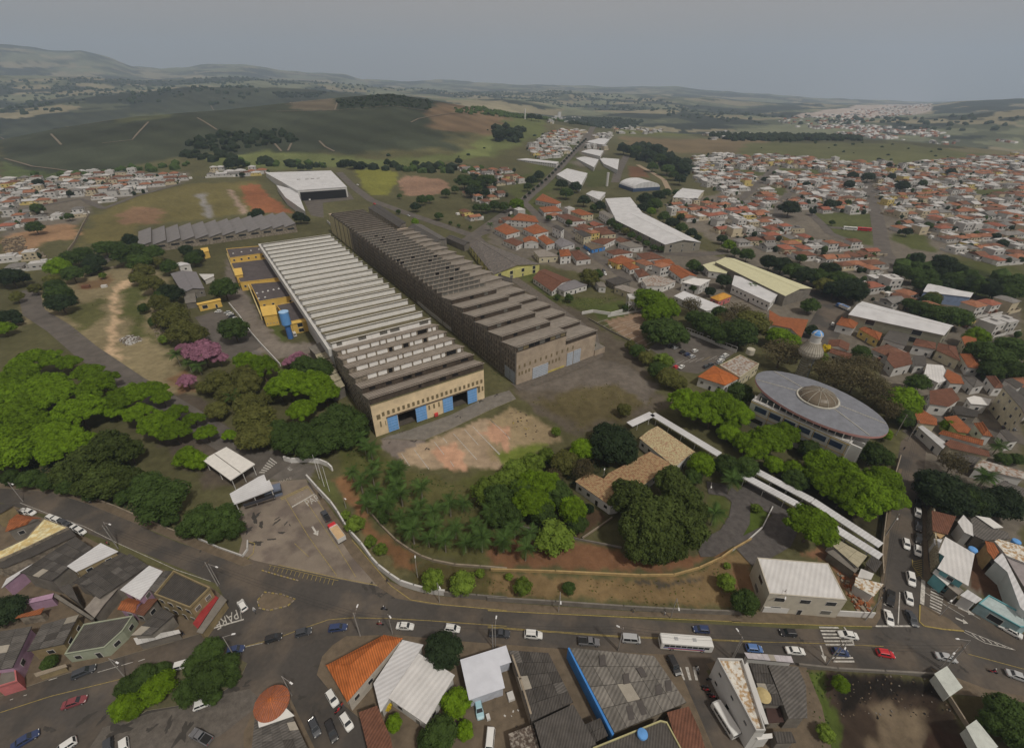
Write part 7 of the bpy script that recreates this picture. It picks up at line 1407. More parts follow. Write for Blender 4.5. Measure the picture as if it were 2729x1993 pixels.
# ---------------------------------------------------------------- vehicles
m_tyre = mat('tyre', (.015, .015, .016),var=.1); m_hub = mat('hub', (.3, .3, .31),rough=.4); m_cgl = mat('car_glass', (.02, .025, .03),rough=.12, var=.05, spec=.8)
m_hl = mat('headlamp', (.6, .6, .58),rough=.2, var=.02); m_tl = mat('tail_lamp', (.35, .02, .02),rough=.3, var=.02); m_blk = mat('black_plastic', (.02, .02, .02),var=.1)
CC = {n: mat('paint_'+n, c, rough=.32, var=.04, spec=.6) for n, c in dict(white=(.72, .72, .7),black=(.02, .02, .022),dark=(.05, .055, .065),blue=(.03, .05, .13),midblue=(.1, .2, .45),red=(.55, .02, .03),maroon=(.22, .05, .06),silver=(.42, .43, .44),grey=(.16, .16, .17),lightblue=(.35, .55, .62),cream=(.6, .55, .4)).items()}
def loft(mb, st, m=0):
    """stations (x, half width, z low, z high, top narrowing)"""
    rings = []
    for x, w_, zl, zh, tn in st: c_ = min(.12,(zh-zl)*.3); rings.append([(x, -w_+.06, zl),(x, -w_, zl+c_),(x, -w_*1.0, zh-c_),(x, -w_+tn, zh),(x, w_-tn, zh),(x, w_, zh-c_),(x, w_, zl+c_),(x, w_-.06, zl)])
    for a, b in zip(rings, rings[1:]):
        for i in range(8): j = (i+1) % 8; mb.face([a[i], a[j], b[j], b[i]], m)
    mb.face(rings[0][::-1], m); mb.face(rings[-1], m)
def wheel(root, x, y, r, w_=.2):
    mb = MB(); s = 1 if y > 0 else -1; mb.tube((x, y-w_*s, r),(x, y, r),r, n=14); o = part(mb, 'wheel', m_tyre, root); mb = MB(); mb.tube((x, y-.02*s, r),(x, y+.015*s, r),r*.58, n=10); c = part(mb, 'rim', m_hub, o); return o
def hidecol(root, vals):
    pass
def car(kind, label='car'):
    r = thing({'pickup': 'pickup_truck','van': 'van','minibus': 'minibus'}.get(kind, 'parked_car' if 0 else 'car'),label, 'car', (0,0,0)); W = .84
    P = dict(hatch=(3.9,1.48,(-1.9,-1.55, .45,1.05)),sedan=(4.4,1.44,(-1.5,-.95, .5,1.15)),wagon=(4.5,1.52,(-2.15,-1.85, .5,1.15)),suv=(4.5,1.72,(-2.15,-1.8, .55,1.1)),pickup=(5.1,1.68,(-.45,-.3, .75,1.35)),van=(4.6,1.95,(-2.2,-2.1,1.3,1.85)))[kind]
    L, Ht, (g0, g1, g2, g3) = P; h = L/2; bz = .92 if Ht < 1.6 else 1.02; W = .84 if Ht < 1.6 else .9
    mb = MB()
    if kind == 'pickup': loft(mb, [(-h, W, .35, .98, .04),(-h+.08, W, .3,1.02, .02),(g0, W, .3,1.02, .04),(h-1.3, W, .3,1.02, .08),(h-.15, W-.06, .32, .88, .12),(h, W-.14, .38, .72, .14)])
    else: loft(mb, [(-h, W-.1, .38, bz-.1, .12),(-h+.14, W-.02, .3, bz, .1),(g1, W, .24, bz+.02, .06),(g3, W, .24, bz, .08),(h-.5, W-.02, .26, bz-.14, .12),(h-.1, W-.1, .3, bz-.3, .14),(h, W-.18, .36, bz-.42, .14)])
    part(mb, 'body', CC['white'], r)
    mb = MB(); lo, hi = bz-.02, Ht; a, b = W-.05, W-.2
    B4 = [(g0,-a, lo),(g3,-a, lo),(g3, a, lo),(g0, a, lo)]; T4 = [(g1,-b, hi),(g2,-b, hi),(g2, b, hi),(g1, b, hi)]
    T4 = [(x, y, z) for x, y, z in T4]; Tc = [(g1+.12,-b+.1, hi+.04),(g2-.15,-b+.1, hi+.04),(g2-.15, b-.1, hi+.04),(g1+.12, b-.1, hi+.04)]
    for i in range(4): j = (i+1) % 4; mb.face([B4[i], B4[j], T4[j], T4[i]]); mb.face([T4[i], T4[j], Tc[j], Tc[i]])
    mb.face(Tc); part(mb, 'cabin', CC['white'], r)
    def pane(i, s0, s1, t0, t1, nm):
        j = (i+1) % 4; f = lambda s, t: Vector(B4[i]).lerp(Vector(B4[j]),s).lerp(Vector(T4[i]).lerp(Vector(T4[j]),s),t); q = [f(s0, t0),f(s1, t0),f(s1, t1),f(s0, t1)]; n = (q[1]-q[0]).cross(q[3]-q[0]).normalized()*.02
        mb = MB(); mb.face([p+n for p in q]); 
        for k in range(4): mb.face([q[k], q[(k+1) % 4], q[(k+1) % 4]+n, q[k]+n])
        part(mb, nm, m_cgl, r)
    pane(1, .06, .94, .08, .94, 'windscreen'); pane(3, .08, .92, .15, .9, 'rear_window')
    for i in (0,2):
        if kind == 'pickup': pane(i, .1, .88, .1, .88, 'side_window')
        else: pane(i, .08, .5, .1, .88, 'side_window'); pane(i, .54, .92, .1, .88, 'side_window')
    if kind == 'pickup': mb = MB(); mb.box((-1.55,0,1.02),(1.95,1.45, .012)); part(mb, 'load_bed', m_blk, r)
    R_ = .31 if Ht < 1.6 else .35
    for x in (-h+.75, h-.78):
        for y in (-W-.01, W+.01): wheel(r, x, y, R_)
    for y in (-W+.3, W-.3):
        mb = MB(); mb.box((h-.1, y, bz-.36),(.12, .3, .14)); part(mb, 'headlight', m_hl, r); mb = MB(); mb.box((-h+.03, y, bz-.3),(.1, .26, .18)); part(mb, 'tail_light', m_tl, r)
    return r
def bus(L, Ht, W, name, label, cat, stripe=True):
    r = thing(name, label, cat, (0,0,0)); h = L/2; W /= 2; mb = MB(); loft(mb, [(-h, W-.08, .4, Ht-.15, .2),(-h+.2, W, .35, Ht, .15),(h-.4, W, .35, Ht, .15),(h-.05, W-.06, .4, Ht-.25, .25),(h, W-.12, .45, Ht*.55, .25)]); part(mb, 'body', CC['white'], r)
    n = int(L/1.5)
    for s in (-1,1):
        for k in range(n): mb = MB(); x = -h+.7+(L-1.6)*(k+.5)/n; mb.box((x, s*(W+.005),Ht*.52),((L-1.6)/n-.12, .04, Ht*.26)); part(mb, 'side_window', m_cgl, r)
        if stripe: mb = MB(); mb.box((-.6, s*(W+.005),Ht*.36),(L-2.5, .04, Ht*.09)); part(mb, 'stripe', mat('bus_blue', (.04, .05, .3)),r); mb = MB(); mb.box((-.2, s*(W+.005),Ht*.28),(L-4, .045, Ht*.06)); part(mb, 'stripe', mat('bus_red', (.6, .1, .05)),r)
    mb = MB(); mb.box((h-.04,0, Ht*.5),(.1, W*1.7, Ht*.3)); part(mb, 'windscreen', m_cgl, r); mb = MB(); mb.box((-h+.02,0, Ht*.55),(.1, W*1.5, Ht*.22)); part(mb, 'rear_window', m_cgl, r)
    if L > 9:
        for x in (-2.5,1.8): mb = MB(); mb.box((x, 0, Ht-.02),(.8, .8, .14)); part(mb, 'roof_hatch', CC['silver'], r)
    for x in (-h*.55, h*.62):
        for y in (-W-.01, W+.01): wheel(r, x, y, .34 if L < 9 else .48, .26)
    for y in (-W+.35, W-.35): mb = MB(); mb.box((h-.02, y, .65),(.08, .35, .18)); part(mb, 'headlight', m_hl, r)
    return r
def heading(c, x, y, x2, y2): A = G(c, x, y); Bq = G(c, x2, y2); return math.atan2(Bq[1]-A[1], Bq[0]-A[0])
CPRO = {}
def putcar(kind, col, c, x, y, x2, y2, label, up=.7, group=None, cat='car', z=None):
    p = G(c, x, y, up); z = p[2]+(.03 if z is None else z); a = heading(c, x, y, x2, y2)
    if kind not in CPRO: r = car(kind); CPRO[kind] = r; r.location = (p[0], p[1], z); r.rotation_euler = (0,0, a)
    else: r = dup(CPRO[kind], (p[0], p[1], z),a)
    r['label'] = label; r['category'] = {'pickup': 'pickup truck','van': 'van'}.get(kind, 'car')
    if group: r['group'] = group
    elif 'group' in r: del r['group']
    for ch in r.children:
        if ch.name.split('.')[0] in ('body','cabin'): setmat(ch, CC[col])
    return r
AV = 'cars driving on the avenue'
CARS = [('hatch','black','b', 175,998,225,983, 'black hatchback leading into the avenue bend, leftmost of the eastbound row', AV),('hatch','dark','b', 352,963,402,950, 'dark grey hatchback second in the eastbound row', AV),('wagon','blue','b', 557,937,610,930, 'dark bluish estate car before the first lamp post', AV),
 ('sedan','white','b', 955,928,1008,931, 'white saloon passing above the orange corner roof', AV),('hatch','white','b', 1235,941,1285,948, 'white hatchback above the round dark roadside tree', AV),('pickup','dark','c', 70,972,122,975, 'dark pickup with loaded bed behind a lamp post', AV),('suv','white','c', 270,979,320,983, 'white sport utility car above the bluish white roof', AV),
 ('pickup','grey','c', 600,1020,655,1024, 'grey pickup with pale bonnet above the dark patched roof', AV),('van','silver','c', 848,1004,900,1008, 'pale silver van right behind the long bus', AV),('hatch','blue','c', 1265,947,1210,943, 'dark blue hatchback driving west past the bus', AV),('hatch','black','e', 335,967,280,963, 'black hatchback driving west before the crossing', AV),
 ('sedan','white','e', 690,980,640,972, 'white saloon crossing the northern half of the zebra', AV),('hatch','midblue','e', 135,1060,190,1065, 'blue hatchback above the white ribbed canopy', AV),('sedan','white','e', 378,1074,435,1078, 'white saloon just before the zebra crossing', AV),('hatch','blue','e', 645,1082,700,1090, 'dark navy hatchback on the southern half of the zebra', AV),
 ('hatch','red','e', 912,1090,970,1100, 'bright red hatchback above the creek lot', AV),('sedan','silver','e', 1272,1113,1350,1130, 'silver white saloon under the lamp post near the bridge end', AV),('sedan','silver','e', 1700,1225,1770,1250, 'silver saloon leaving at the right edge', AV),('sedan','white','e', 1652,955,1590,920, 'white saloon parked before the turquoise shop', AV),
 ('hatch','white','b', -10,805,-30,770, 'white hatchback turning near the stone islet', AV),('hatch','blue','a', 1395,1068,1450,1055, 'dark blue hatchback at the tip of the planted island', AV),('wagon','dark','a', 495,1197,555,1172, 'dark bluish grey estate car on the lower left road', AV),('sedan','maroon','a', 440,1377,505,1355, 'faded maroon saloon on the lower left road', AV),
 ('sedan','blue','a', 148,1600,215,1560, 'dark blue saloon at the bottom left corner', AV),('wagon','white','a', 1090,1155,1150,1138, 'white estate car behind the island trees', AV)]
ST = 'cars queued and parked on the side street'
CARS += [('pickup','black','e', 942,762,935,820, 'black pickup waiting in the left lane of the side street', ST),('hatch','white','e', 1050,765,1062,815, 'white hatchback waiting in the right lane of the side street', ST),('suv','white','e', 1062,650,1075,710, 'white sport utility car behind the queue on the side street', ST),('sedan','white','e', 932,878,945,925, 'white saloon first at the stop line, left lane', ST),('sedan','dark','e', 1068,882,1090,930, 'dark saloon first at the stop line, right lane', ST),
 ('hatch','white','e', 1035,442,1045,490, 'white hatchback driving down beside the parked row', ST),('hatch','white','e', 1103,482,1107,525, 'white hatchback at the lower end of the parked row', ST),('hatch','black','e', 1106,410,1108,450, 'black car second from the lower end of the parked row', ST),('sedan','dark','e', 1107,335,1109,380, 'dark grey saloon in the middle of the parked row', ST),('hatch','white','e', 1103,258,1106,295, 'white hatchback higher up the parked row', ST),
 ('hatch','black','e', 1103,205,1106,240, 'black hatchback half under the dark street tree', ST),('hatch','white','e', 1120,100,1125,130, 'small white car peeping under the street tree', ST),('hatch','white','e', 1142,46,1145,75, 'white car at the top of the parked row', ST)]
PK = 'cars parked in the lower streets'
CARS += [('hatch','white','B', 1540,495,1610,620, 'white hatchback parked beside the orange corner roof', PK),('hatch','white','B', 1780,890,1850,1010, 'white hatchback parked below the motorcycle at the pavement', PK),('hatch','dark','B', 1245,985,1300,1120, 'dark grey hatchback left of the black estate', PK),('wagon','black','B', 1530,1045,1580,1180, 'long black estate parked at the bottom edge', PK),
 ('hatch','white','a', 382,1645,330,1680, 'white hatchback cut by the bottom edge, leftmost', PK),('hatch','dark','a', 640,1650,640,1700, 'dark hatchback cut by the bottom edge', PK),('hatch','white','a', 735,1648,740,1700, 'white car with green screen cut by the bottom edge', PK),('pickup','grey','a', 1190,1582,1150,1560, 'grey pickup under the corner bar wall', PK),('hatch','white','a', 1205,1385,1230,1375, 'white hatchback mostly hidden by the island trees', PK),
 ('hatch','white','W', 290,292,240,275, 'white hatchback parked highest by the upper left road', PK),('hatch','white','W', 375,302,430,320, 'white hatchback second by the upper left road', PK),('hatch','white','W', 650,378,700,400, 'white van-like car by the ochre roof corner', PK),('hatch','white','W', 728,405,780,425, 'white hatchback against the ochre roof edge', PK),('hatch','dark','W', 805,438,850,460, 'dark hatchback against the ochre roof edge', PK),('pickup','white','W', 930,500,990,530, 'white pickup at the lower corner of the ochre roof', PK),('hatch','white','W', 1012,540,1060,570, 'white hatchback last in the row by the upper left road', PK),
 ('wagon','lightblue','C', 270,1130,290,1240, 'light blue estate in the yard under the bluish white roof', PK),('van','white','C', 412,1565,405,1640, 'white van at the bottom of the vehicle yard', PK),('suv','black','c', 1103,1160,1125,1205, 'black sport utility car entering the narrow crossing', PK),('pickup','dark','b', 484,275,462,238, 'dark pickup ahead of the red truck at the entrance', PK),
 ('hatch','black','j', 1268,1028,1300,1045, 'black hatchback at the head of the side street', PK),('sedan','dark','j', 1882,992,1930,1000, 'dark saloon in the cross street at the right', PK),('hatch','white','j', 685,287,690,270, 'white hatchback near the striped car park', PK)]
IP = 'cars in the park office car park'
for k, (x, y, col) in enumerate([(1375,345, 'silver'),(1345,330, 'dark'),(1430,378, 'black'),(1466,396, 'blue'),(1520,370, 'white'),(1500,412, 'silver'),(1745,402, 'white'),(1722,420, 'silver'),(1712,440, 'white'),(1700,455, 'silver'),(1640,470, 'dark'),(1605,485, 'dark')]):
    CARS.append(('hatch', col, 'i', x, y, x+30, y-12, f'{col} hatchback in the park office car park, {ORD[[2,0,3,4,6,5,11,10,9,8,7,1][k] if 0 else [1,0,2,3,5,4,11,10,9,8,7,6][k]]}', IP))
CARS += [('sedan','white','i', 1422,487,1445,470, 'white saloon by the bushes next to the red car', IP),('hatch','red','i', 1382,490,1405,478, 'red hatchback half hidden by bushes', IP)]
for k, (x, y, col) in enumerate([(1600,357, 'white'),(1668,365, 'silver'),(1686,377, 'white'),(1698,392, 'dark'),(1715,410, 'white')]): CARS.append(('hatch', col, 'g', x, y, x-30, y+2, f'{col} car beside the yellow gate front, {ORD[k]}','cars at the yellow gate front'))
for k, (x, y) in enumerate([(705,345),(728,362),(752,345),(830,322),(866,318),(945,308),(962,322)]): CARS.append(('van','white','l', x, y, x+10, y+25, f'white van in the mouth of the huge warehouse, {ORD[k]}','vans at the huge warehouse'))
CARS += [('van','white','l', 598,1522,590,1505, 'white van at the foot of the blue water tower', None),('pickup','white','l', 1140,235,1180,260, 'white pickup on the lane right of the huge warehouse', None),('pickup','red','l', 1285,398,1320,415, 'red truck parked at the far end of the concrete shed', None),('hatch','silver','l', 1580,500,1620,510, 'silver car on the road behind the concrete shed', None),('hatch','white','m', 955,1130,985,1150, 'white car on the villa lane by the blue wall', None),('hatch','white','m', 1130,1235,1160,1255, 'white car lower on the villa lane', None),('hatch','white','m', 1090,1290,1110,1310, 'white car parked by the leafy yard', None),('hatch','dark','m', 1080,1265,1100,1285, 'dark car parked by the leafy yard', None)]
for q in CARS: putcar(q[0], q[1], q[2], q[3], q[4], q[5], q[6], q[7], group=q[8])
def placeobj(r, c, x, y, x2, y2, up=1.3):
    p = G(c, x, y, up); r.location = (p[0], p[1], p[2]+.03); r.rotation_euler = (0,0, heading(c, x, y, x2, y2)); return r
placeobj(bus(12.2,3.1,2.5, 'bus','long white city bus with blue and red side stripes on the avenue','bus'),'c', 1172,1028,1330,1040,1.6)
placeobj(bus(6.6,2.5,2.05, 'minibus','white minibus parked in the side street by the peeling roof','minibus', False),'F', 412,1210,310,1050,1.4)
placeobj(bus(11.5,3.1,2.5, 'bus','silver coach standing in the distant town park','bus', False),'n', 915,754,860,750)
rb = placeobj(bus(11.5,3.1,2.5, 'bus','red coach standing beside the silver one in the town park','bus', False),'n', 1025,760,970,756)
for ch in rb.children:
    if ch.name.startswith('body'): setmat(ch, CC['red'])
def truck(cab, box, label, flat=False):
    r = thing('truck', label, 'truck', (0,0,0)); mb = MB(); loft(mb, [(2.0,1.05, .55,2.3, .1),(2.2,1.1, .5,2.45, .1),(3.5,1.1, .5,2.4, .15),(3.9,1.02, .5,1.5, .2)]); part(mb, 'cab', CC[cab], r)
    mb = MB(); mb.face([(3.93,-.9,1.45),(3.93, .9,1.45),(3.54, .85,2.3),(3.54,-.85,2.3)]); part(mb, 'windscreen', m_cgl, r)
    for s in (-1,1): mb = MB(); mb.box((3., s*1.11,1.5),(.8, .03, .6)); part(mb, 'side_window', m_cgl, r)
    mb = MB(); mb.box((-1., 0, .7),(5.8,2.3, .25)); part(mb, 'chassis', m_blk, r); mb = MB(); mb.box((-1.1,0, .96),(5.6,2.4, .12 if flat else 1.35)); part(mb, 'load_box', box, r)
    mb = MB(); [mb.box((-1.1, s*1.2, .95),(5.7, .08,1.7 if not flat else .4)) for s in (-1,1)]; [mb.box((x, 0, .95),(.08,2.4,1.7 if not flat else .4)) for x in (-3.9,1.7)]; part(mb, 'side_board', m_white if not flat else m_bark, r)
    for x in (-3,-1.9,2.9):
        for y in (-1.12,1.12): wheel(r, x, y, .48, .3)
    for y in (-.75, .75): mb = MB(); mb.box((3.9, y, .75),(.1, .3, .2)); part(mb, 'headlight', m_hl, r)
    return r
placeobj(truck('red', mat('sand_load', (.6, .42, .24),var=.2),'small truck with bright red cab and sand-coloured load at the entrance'),'b', 548,375,505,315)
placeobj(truck('midblue', CC['midblue'], 'blue tank-like truck parked at the long warehouse'),'j', 752,172,700,150)
# ---- people and motorcycles
def person_mesh(pose, cols):
    """one continuous skinned figure"""
    me = bpy.data.meshes.new('figure'); 
    if pose == 'ride': J = [(0,0, .82),(0,0,1.05),(.08,0,1.32),(.12,0,1.47),(.14,0,1.62),(.1, .19,1.34),(.32, .25,1.12),(.55, .27,1.05),(.1,-.19,1.34),(.32,-.25,1.12),(.55,-.27,1.05),(0, .12, .8),(.42, .2, .72),(.2, .2, .33),(.34, .2, .3),(0,-.12, .8),(.42,-.2, .72),(.2,-.2, .33),(.34,-.2, .3)]
    else: J = [(0,0, .92),(0,0,1.15),(0,0,1.4),(0,0,1.52),(.01,0,1.65),(0, .19,1.4),(-.08, .24,1.12),(.06, .25, .88),(0,-.19,1.4),(.1,-.24,1.14),(.26,-.24, .95),(0, .1, .9),(.16, .11, .5),(.06, .11, .06),(.2, .12, .04),(0,-.1, .9),(-.08,-.11, .5),(-.3,-.11, .1),(-.18,-.12, .04)]
    E_ = [(0,1),(1,2),(2,3),(3,4),(2,5),(5,6),(6,7),(2,8),(8,9),(9,10),(0,11),(11,12),(12,13),(13,14),(0,15),(15,16),(16,17),(17,18)]
    Rr = [.14, .13, .15, .06, .105, .065, .05, .04, .065, .05, .04, .1, .07, .05, .04, .1, .07, .05, .04]
    me.from_pydata(J, E_, []); o = bpy.data.objects.new('tmp', me); COL.objects.link(o); md = o.modifiers.new('s','SKIN'); sv = me.skin_vertices[0].data
    for i, v in enumerate(sv): v.radius = (Rr[i], Rr[i]); v.use_root = (i == 0)
    o.modifiers.new('b','SUBSURF').levels = 1; dg = bpy.context.evaluated_depsgraph_get(); m2 = bpy.data.meshes.new_from_object(o.evaluated_get(dg)); bpy.data.objects.remove(o)
    m2.materials.clear(); [m2.materials.append(c) for c in cols]
    for p in m2.polygons: z = p.center.z; hx = .1 if pose == 'ride' else 0; p.material_index = 2 if z > 1.5 else (0 if z > (.86 if pose == 'walk' else .84) else 1)
    return m2
m_skin = mat('skin', (.32, .19, .12),var=.05); m_jean = mat('jeans', (.05, .07, .13),var=.2); m_hair = mat('hair', (.02, .015, .012),var=.1)
SH = {n: mat('shirt_'+n, c, var=.1) for n, c in dict(white=(.6, .6, .58),dark=(.04, .04, .05),red=(.4, .05, .04),khaki=(.3, .25, .15)).items()}
def person(c, x, y, x2, y2, shirt, label, pose='walk', loc=None, rz=None):
    p = G(c, x, y) if loc is None else loc; me = person_mesh(pose, [SH[shirt], m_jean, m_skin]); o = bpy.data.objects.new('person', me); COL.objects.link(o)
    o.location = (p[0], p[1], p[2]+(.14 if loc is None else 0)); o.rotation_euler = (0,0, heading(c, x, y, x2, y2) if rz is None else rz); o['label'] = label; o['category'] = 'person'
    mb = MB(); hx, hz = (.14,1.62) if pose == 'ride' else (0,1.65); mb.lathe((hx, 0, hz-.02), [(.11, .02),(.125, .08),(.09, .15),(.02, .18)], 10); h = bpy.data.objects.new('helmet' if pose == 'ride' else 'hair', mb.mesh('hair', m_hair if pose == 'walk' else CC['white'])); COL.objects.link(h); h.parent = o
    return o
def moto(c, x, y, x2, y2, label, rider=None, n=[0]):
    p = G(c, x, y, .5); a = heading(c, x, y, x2, y2); r = thing('motorcycle', label, 'motorcycle', (0,0,0),'motorcycles')
    for wx in (-.62, .66): wheel(r, wx, .07, .3, .14)
    mb = MB(); loft(mb, [(-.75, .06, .62, .78, .01),(-.3, .13, .42, .78, .03),(.1, .15, .32, .92, .05),(.35, .1, .42, .98, .04),(.5, .05, .7, .95, .01)]); part(mb, 'body', CC['red' if n[0] % 2 else 'dark'], r); n[0] += 1
    mb = MB(); mb.tube((.66,0, .3),(.42,0,1.02), .05, n=5); mb.tube((.42,-.34,1.05),(.42, .34,1.05), .025, n=5); mb.tube((-.62,0, .3),(-.2,0, .5), .05, n=5); part(mb, 'fork_and_handlebar', m_hub, r); mb = MB(); mb.box((-.3,0, .78),(.7, .24, .07)); part(mb, 'seat', m_blk, r)
    r.location = (p[0], p[1], p[2]+.03); r.rotation_euler = (0,0, a)
    if rider: person(None, 0,0,0,0, rider[0], rider[1], 'ride', loc=(p[0]-.15*math.cos(a),p[1]-.15*math.sin(a),p[2]+.05),rz=a)
moto('b', 830,826,870,830, 'dark motorcycle in the westbound lane at the bend', ('dark','rider in dark shirt on the westbound motorcycle at the bend'))
moto('b', 806,915,850,918, 'motorcycle in the eastbound lane before the white saloon', ('khaki','rider in khaki shirt just before the white saloon'))
moto('b', 63,836,75,870, 'motorcycle beside the white hatchback at the stone islet', ('white','rider in white shirt near the stone islet'))
moto('e', 1550,1198,1600,1210, 'motorcycle near the bridge end on the avenue', ('dark','rider in dark shirt near the bridge end'))
moto('c', 1240,1185,1255,1225, 'motorcycle riding over the narrow crossing', ('white','rider in white shirt on the narrow crossing'))
moto('B', 1640,700,1700,640, 'parked motorcycle between the two white hatchbacks')
for k, (x, y) in enumerate(((110,730),(130,775),(195,845),(225,880),(255,975),(290,1000),(185,620))): moto('F', x, y, x+45, y+8, f'motorcycle parked along the peeling-roof building, {["third", "fourth", "fifth", "sixth", "seventh", "last", "first"][k] if k != 6 else "first"} from the avenue')
moto('W', 1345,690,1380,710, 'dark motorcycle parked beside the narrow white roof')
moto('W', 1030,590,1060,610, 'motorcycle parked behind the white pickup')
for c, x, y, x2, y2, s, lb in (('c', 1045,865,1020,865, 'white','pedestrian in white top on the north pavement'),('c', 863,850,880,852, 'khaki','pedestrian in khaki by the grey wall'),('b', 852,672,870,690, 'dark','pedestrian at the bend of the white wall'),('a', 1090,985,1060,990, 'dark','pedestrian by the ribbed white canopy'),('e', 893,720,890,700, 'dark','pedestrian at the mouth of the side street'),('a', 540,205,560,215, 'white','pedestrian in white on the upper road pavement'),('j', 1160,1145,1160,1170, 'dark','pedestrian on the pale pavement below the orange roof'),('B', 1725,640,1740,660, 'red','person in red top beside the parked motorcycle')):
    person(c, x, y, x2, y2, s, lb)
# ---- lamp posts, utility poles, wires, flagpoles
m_wire = mat('wire', (.03, .03, .03),var=.05)
def lamp(c, bx, by, hx, hy, label, h=9.):
    p = G(c, bx, by); q = atz(c, hx, hy, h); d = q[:2]-p[:2]; l = np.linalg.norm(d); d = d/l if l > .1 else np.array([0,1.]); l = min(max(l, 1.2),3.)
    r = thing('street_lamp', label, 'street lamp', (p[0], p[1], p[2])); mb = MB(); mb.tube((p[0], p[1], p[2]),(p[0], p[1], h-.4), .13, .08,7); part(mb, 'pole', m_pole, r)
    mb = MB(); a = (p[0], p[1], h-.5); b = (p[0]+d[0]*l, p[1]+d[1]*l, h); mb.tube(a, b, .05, n=5); part(mb, 'arm', m_pole, r)
    mb = MB(); mb.box((b[0], b[1], h-.05),(.85, .34, .16),math.atan2(d[1], d[0]),taper=.7); part(mb, 'lamp_head', m_lampw, r); return r
LAMPS = [('b', 690,985,672,808, 'street lamp in front of the orange corner roof'),('b', 1490,1055,1495,875, 'street lamp in front of the bluish white roof'),('b', 880,975,860,865, 'utility pole with lamp right of the first avenue lamp'),('c', 772,1065,778,932, 'street lamp before the silver van'),('c', 1455,1120,1478,950, 'street lamp right of the long bus'),('e', 1300,1130,1257,1000, 'street lamp over the silver white saloon near the bridge'),('c', 418,845,433,825, 'street lamp on the grey wall north of the avenue'),
 ('c', 1082,882,1138,870, 'short leaning lamp on the northern pavement'),('e', 262,830,296,888, 'street lamp in front of the cream block'),('e', 600,1135,672,1060, 'street lamp at the zebra crossing'),('a', 1390,1110,1382,975, 'street lamp at the tip of the planted island'),('a', 745,1235,757,1180, 'street lamp left of the planted island'),('a', 1300,680,1332,600, 'street lamp above the corner house'),('a', 692,430,731,362, 'street lamp halfway up the upper left road'),('W', 290,170,350,55, 'street lamp highest on the upper left road'),
 ('B', 865,460,950,320, 'street lamp behind the conical tiled roof'),('e', 915,380,980,302, 'street lamp over the side street by the park wall'),('e', 1230,870,1215,855, 'lamp on the small triangular islet'),('e', 1235,1170,1300,1110, 'lamp post at the corner of the greenish hut'),('b', 1030,640,1010,470, 'tall lamp post in the lower garden'),('i', 848,1300,857,1235, 'garden lamp in the dark lawn by the tan tiled house'),('i', 1620,1410,1640,1370, 'garden lamp beside the curved garden drive'),('b', 605,230,600,175, 'white globe lamp above the red soil'),('b', 1160,790,1160,700, 'concrete utility pole at the bend of the perimeter wall')]
for q in LAMPS: lamp(*q, h=9. if 'garden' not in q[5] and 'globe' not in q[5] else 5.)
def pole(c, x, y, label, h=10.):
    p = G(c, x, y); r = thing('utility_pole', label, 'utility pole', p); mb = MB(); mb.tube(tuple(p),(p[0], p[1], p[2]+h), .16, .1,7); part(mb, 'post', m_pole, r); mb = MB(); mb.box((p[0], p[1], p[2]+h-.7),(2.2, .12, .12),R(75)); part(mb, 'crossarm', m_bark, r); mb = MB()
    for k in (-.9,-.3, .3, .9): mb.tube((p[0]+k*math.cos(R(75)),p[1]+k*math.sin(R(75)),p[2]+h-.58),(p[0]+k*math.cos(R(75)),p[1]+k*math.sin(R(75)),p[2]+h-.4), .05, n=5)
    part(mb, 'insulator', m_conc, r); return (p[0], p[1], p[2]+h-.5)
PL = [pole(c, x, y, lb) for c, x, y, lb in (('a', 700,470, 'utility pole beside the narrow white roof'),('a', 1290,690, 'utility pole above the corner house roof'),('b', 690,990, 'utility pole in front of the orange corner roof'),('b', 1475,1060, 'utility pole at the bluish white roof'),('c', 770,1075, 'utility pole above the dark patched roof'),('c', 1440,1130, 'utility pole at the corner of the peeling roof building'),('e', 560,1160, 'utility pole by the white ribbed canopy'),('e', 1250,1190, 'utility pole at the greenish white hut'))]
PL2 = [pole(c, x, y, lb) for c, x, y, lb in (('e', 790,895, 'utility pole at the street corner by the lettered wall'),('e', 905,400, 'utility pole by the lower end of the walkways'),('j', 1190,1080, 'utility pole on the park side of the side street'),('j', 1110,1040, 'white twin pole beside the oval disc roof'))]
def wires(P, nm, lb):
    mb = MB()
    for a, b in zip(P, P[1:]):
        for o in (-.7,0, .7):
            pr = None
            for k in range(9):
                t = k/8; q = (a[0]+(b[0]-a[0])*t, a[1]+(b[1]-a[1])*t+o, a[2]+(b[2]-a[2])*t-4*t*(1-t)*.9)
                if pr: mb.tube(pr, q, .025, n=3, cap=False)
                pr = q
    single(mb, nm, m_wire, lb, 'power line')
wires(PL, 'power_line','sagging power lines along the southern side of the avenue'); wires(PL2, 'power_line','sagging power lines climbing the side street')
for k, (bx, by, tx, ty) in enumerate(((555,1310,500,1155),(590,1365,535,1195),(628,1400,565,1235))):
    p = G('h', bx, by); mb = MB(); mb.tube(tuple(p),(p[0], p[1], 11), .1, .05,6); single(mb, 'flagpole', m_lampw, f'bare white flagpole on the grass, {ORD[k]} of the three','flagpole','three flagpoles')
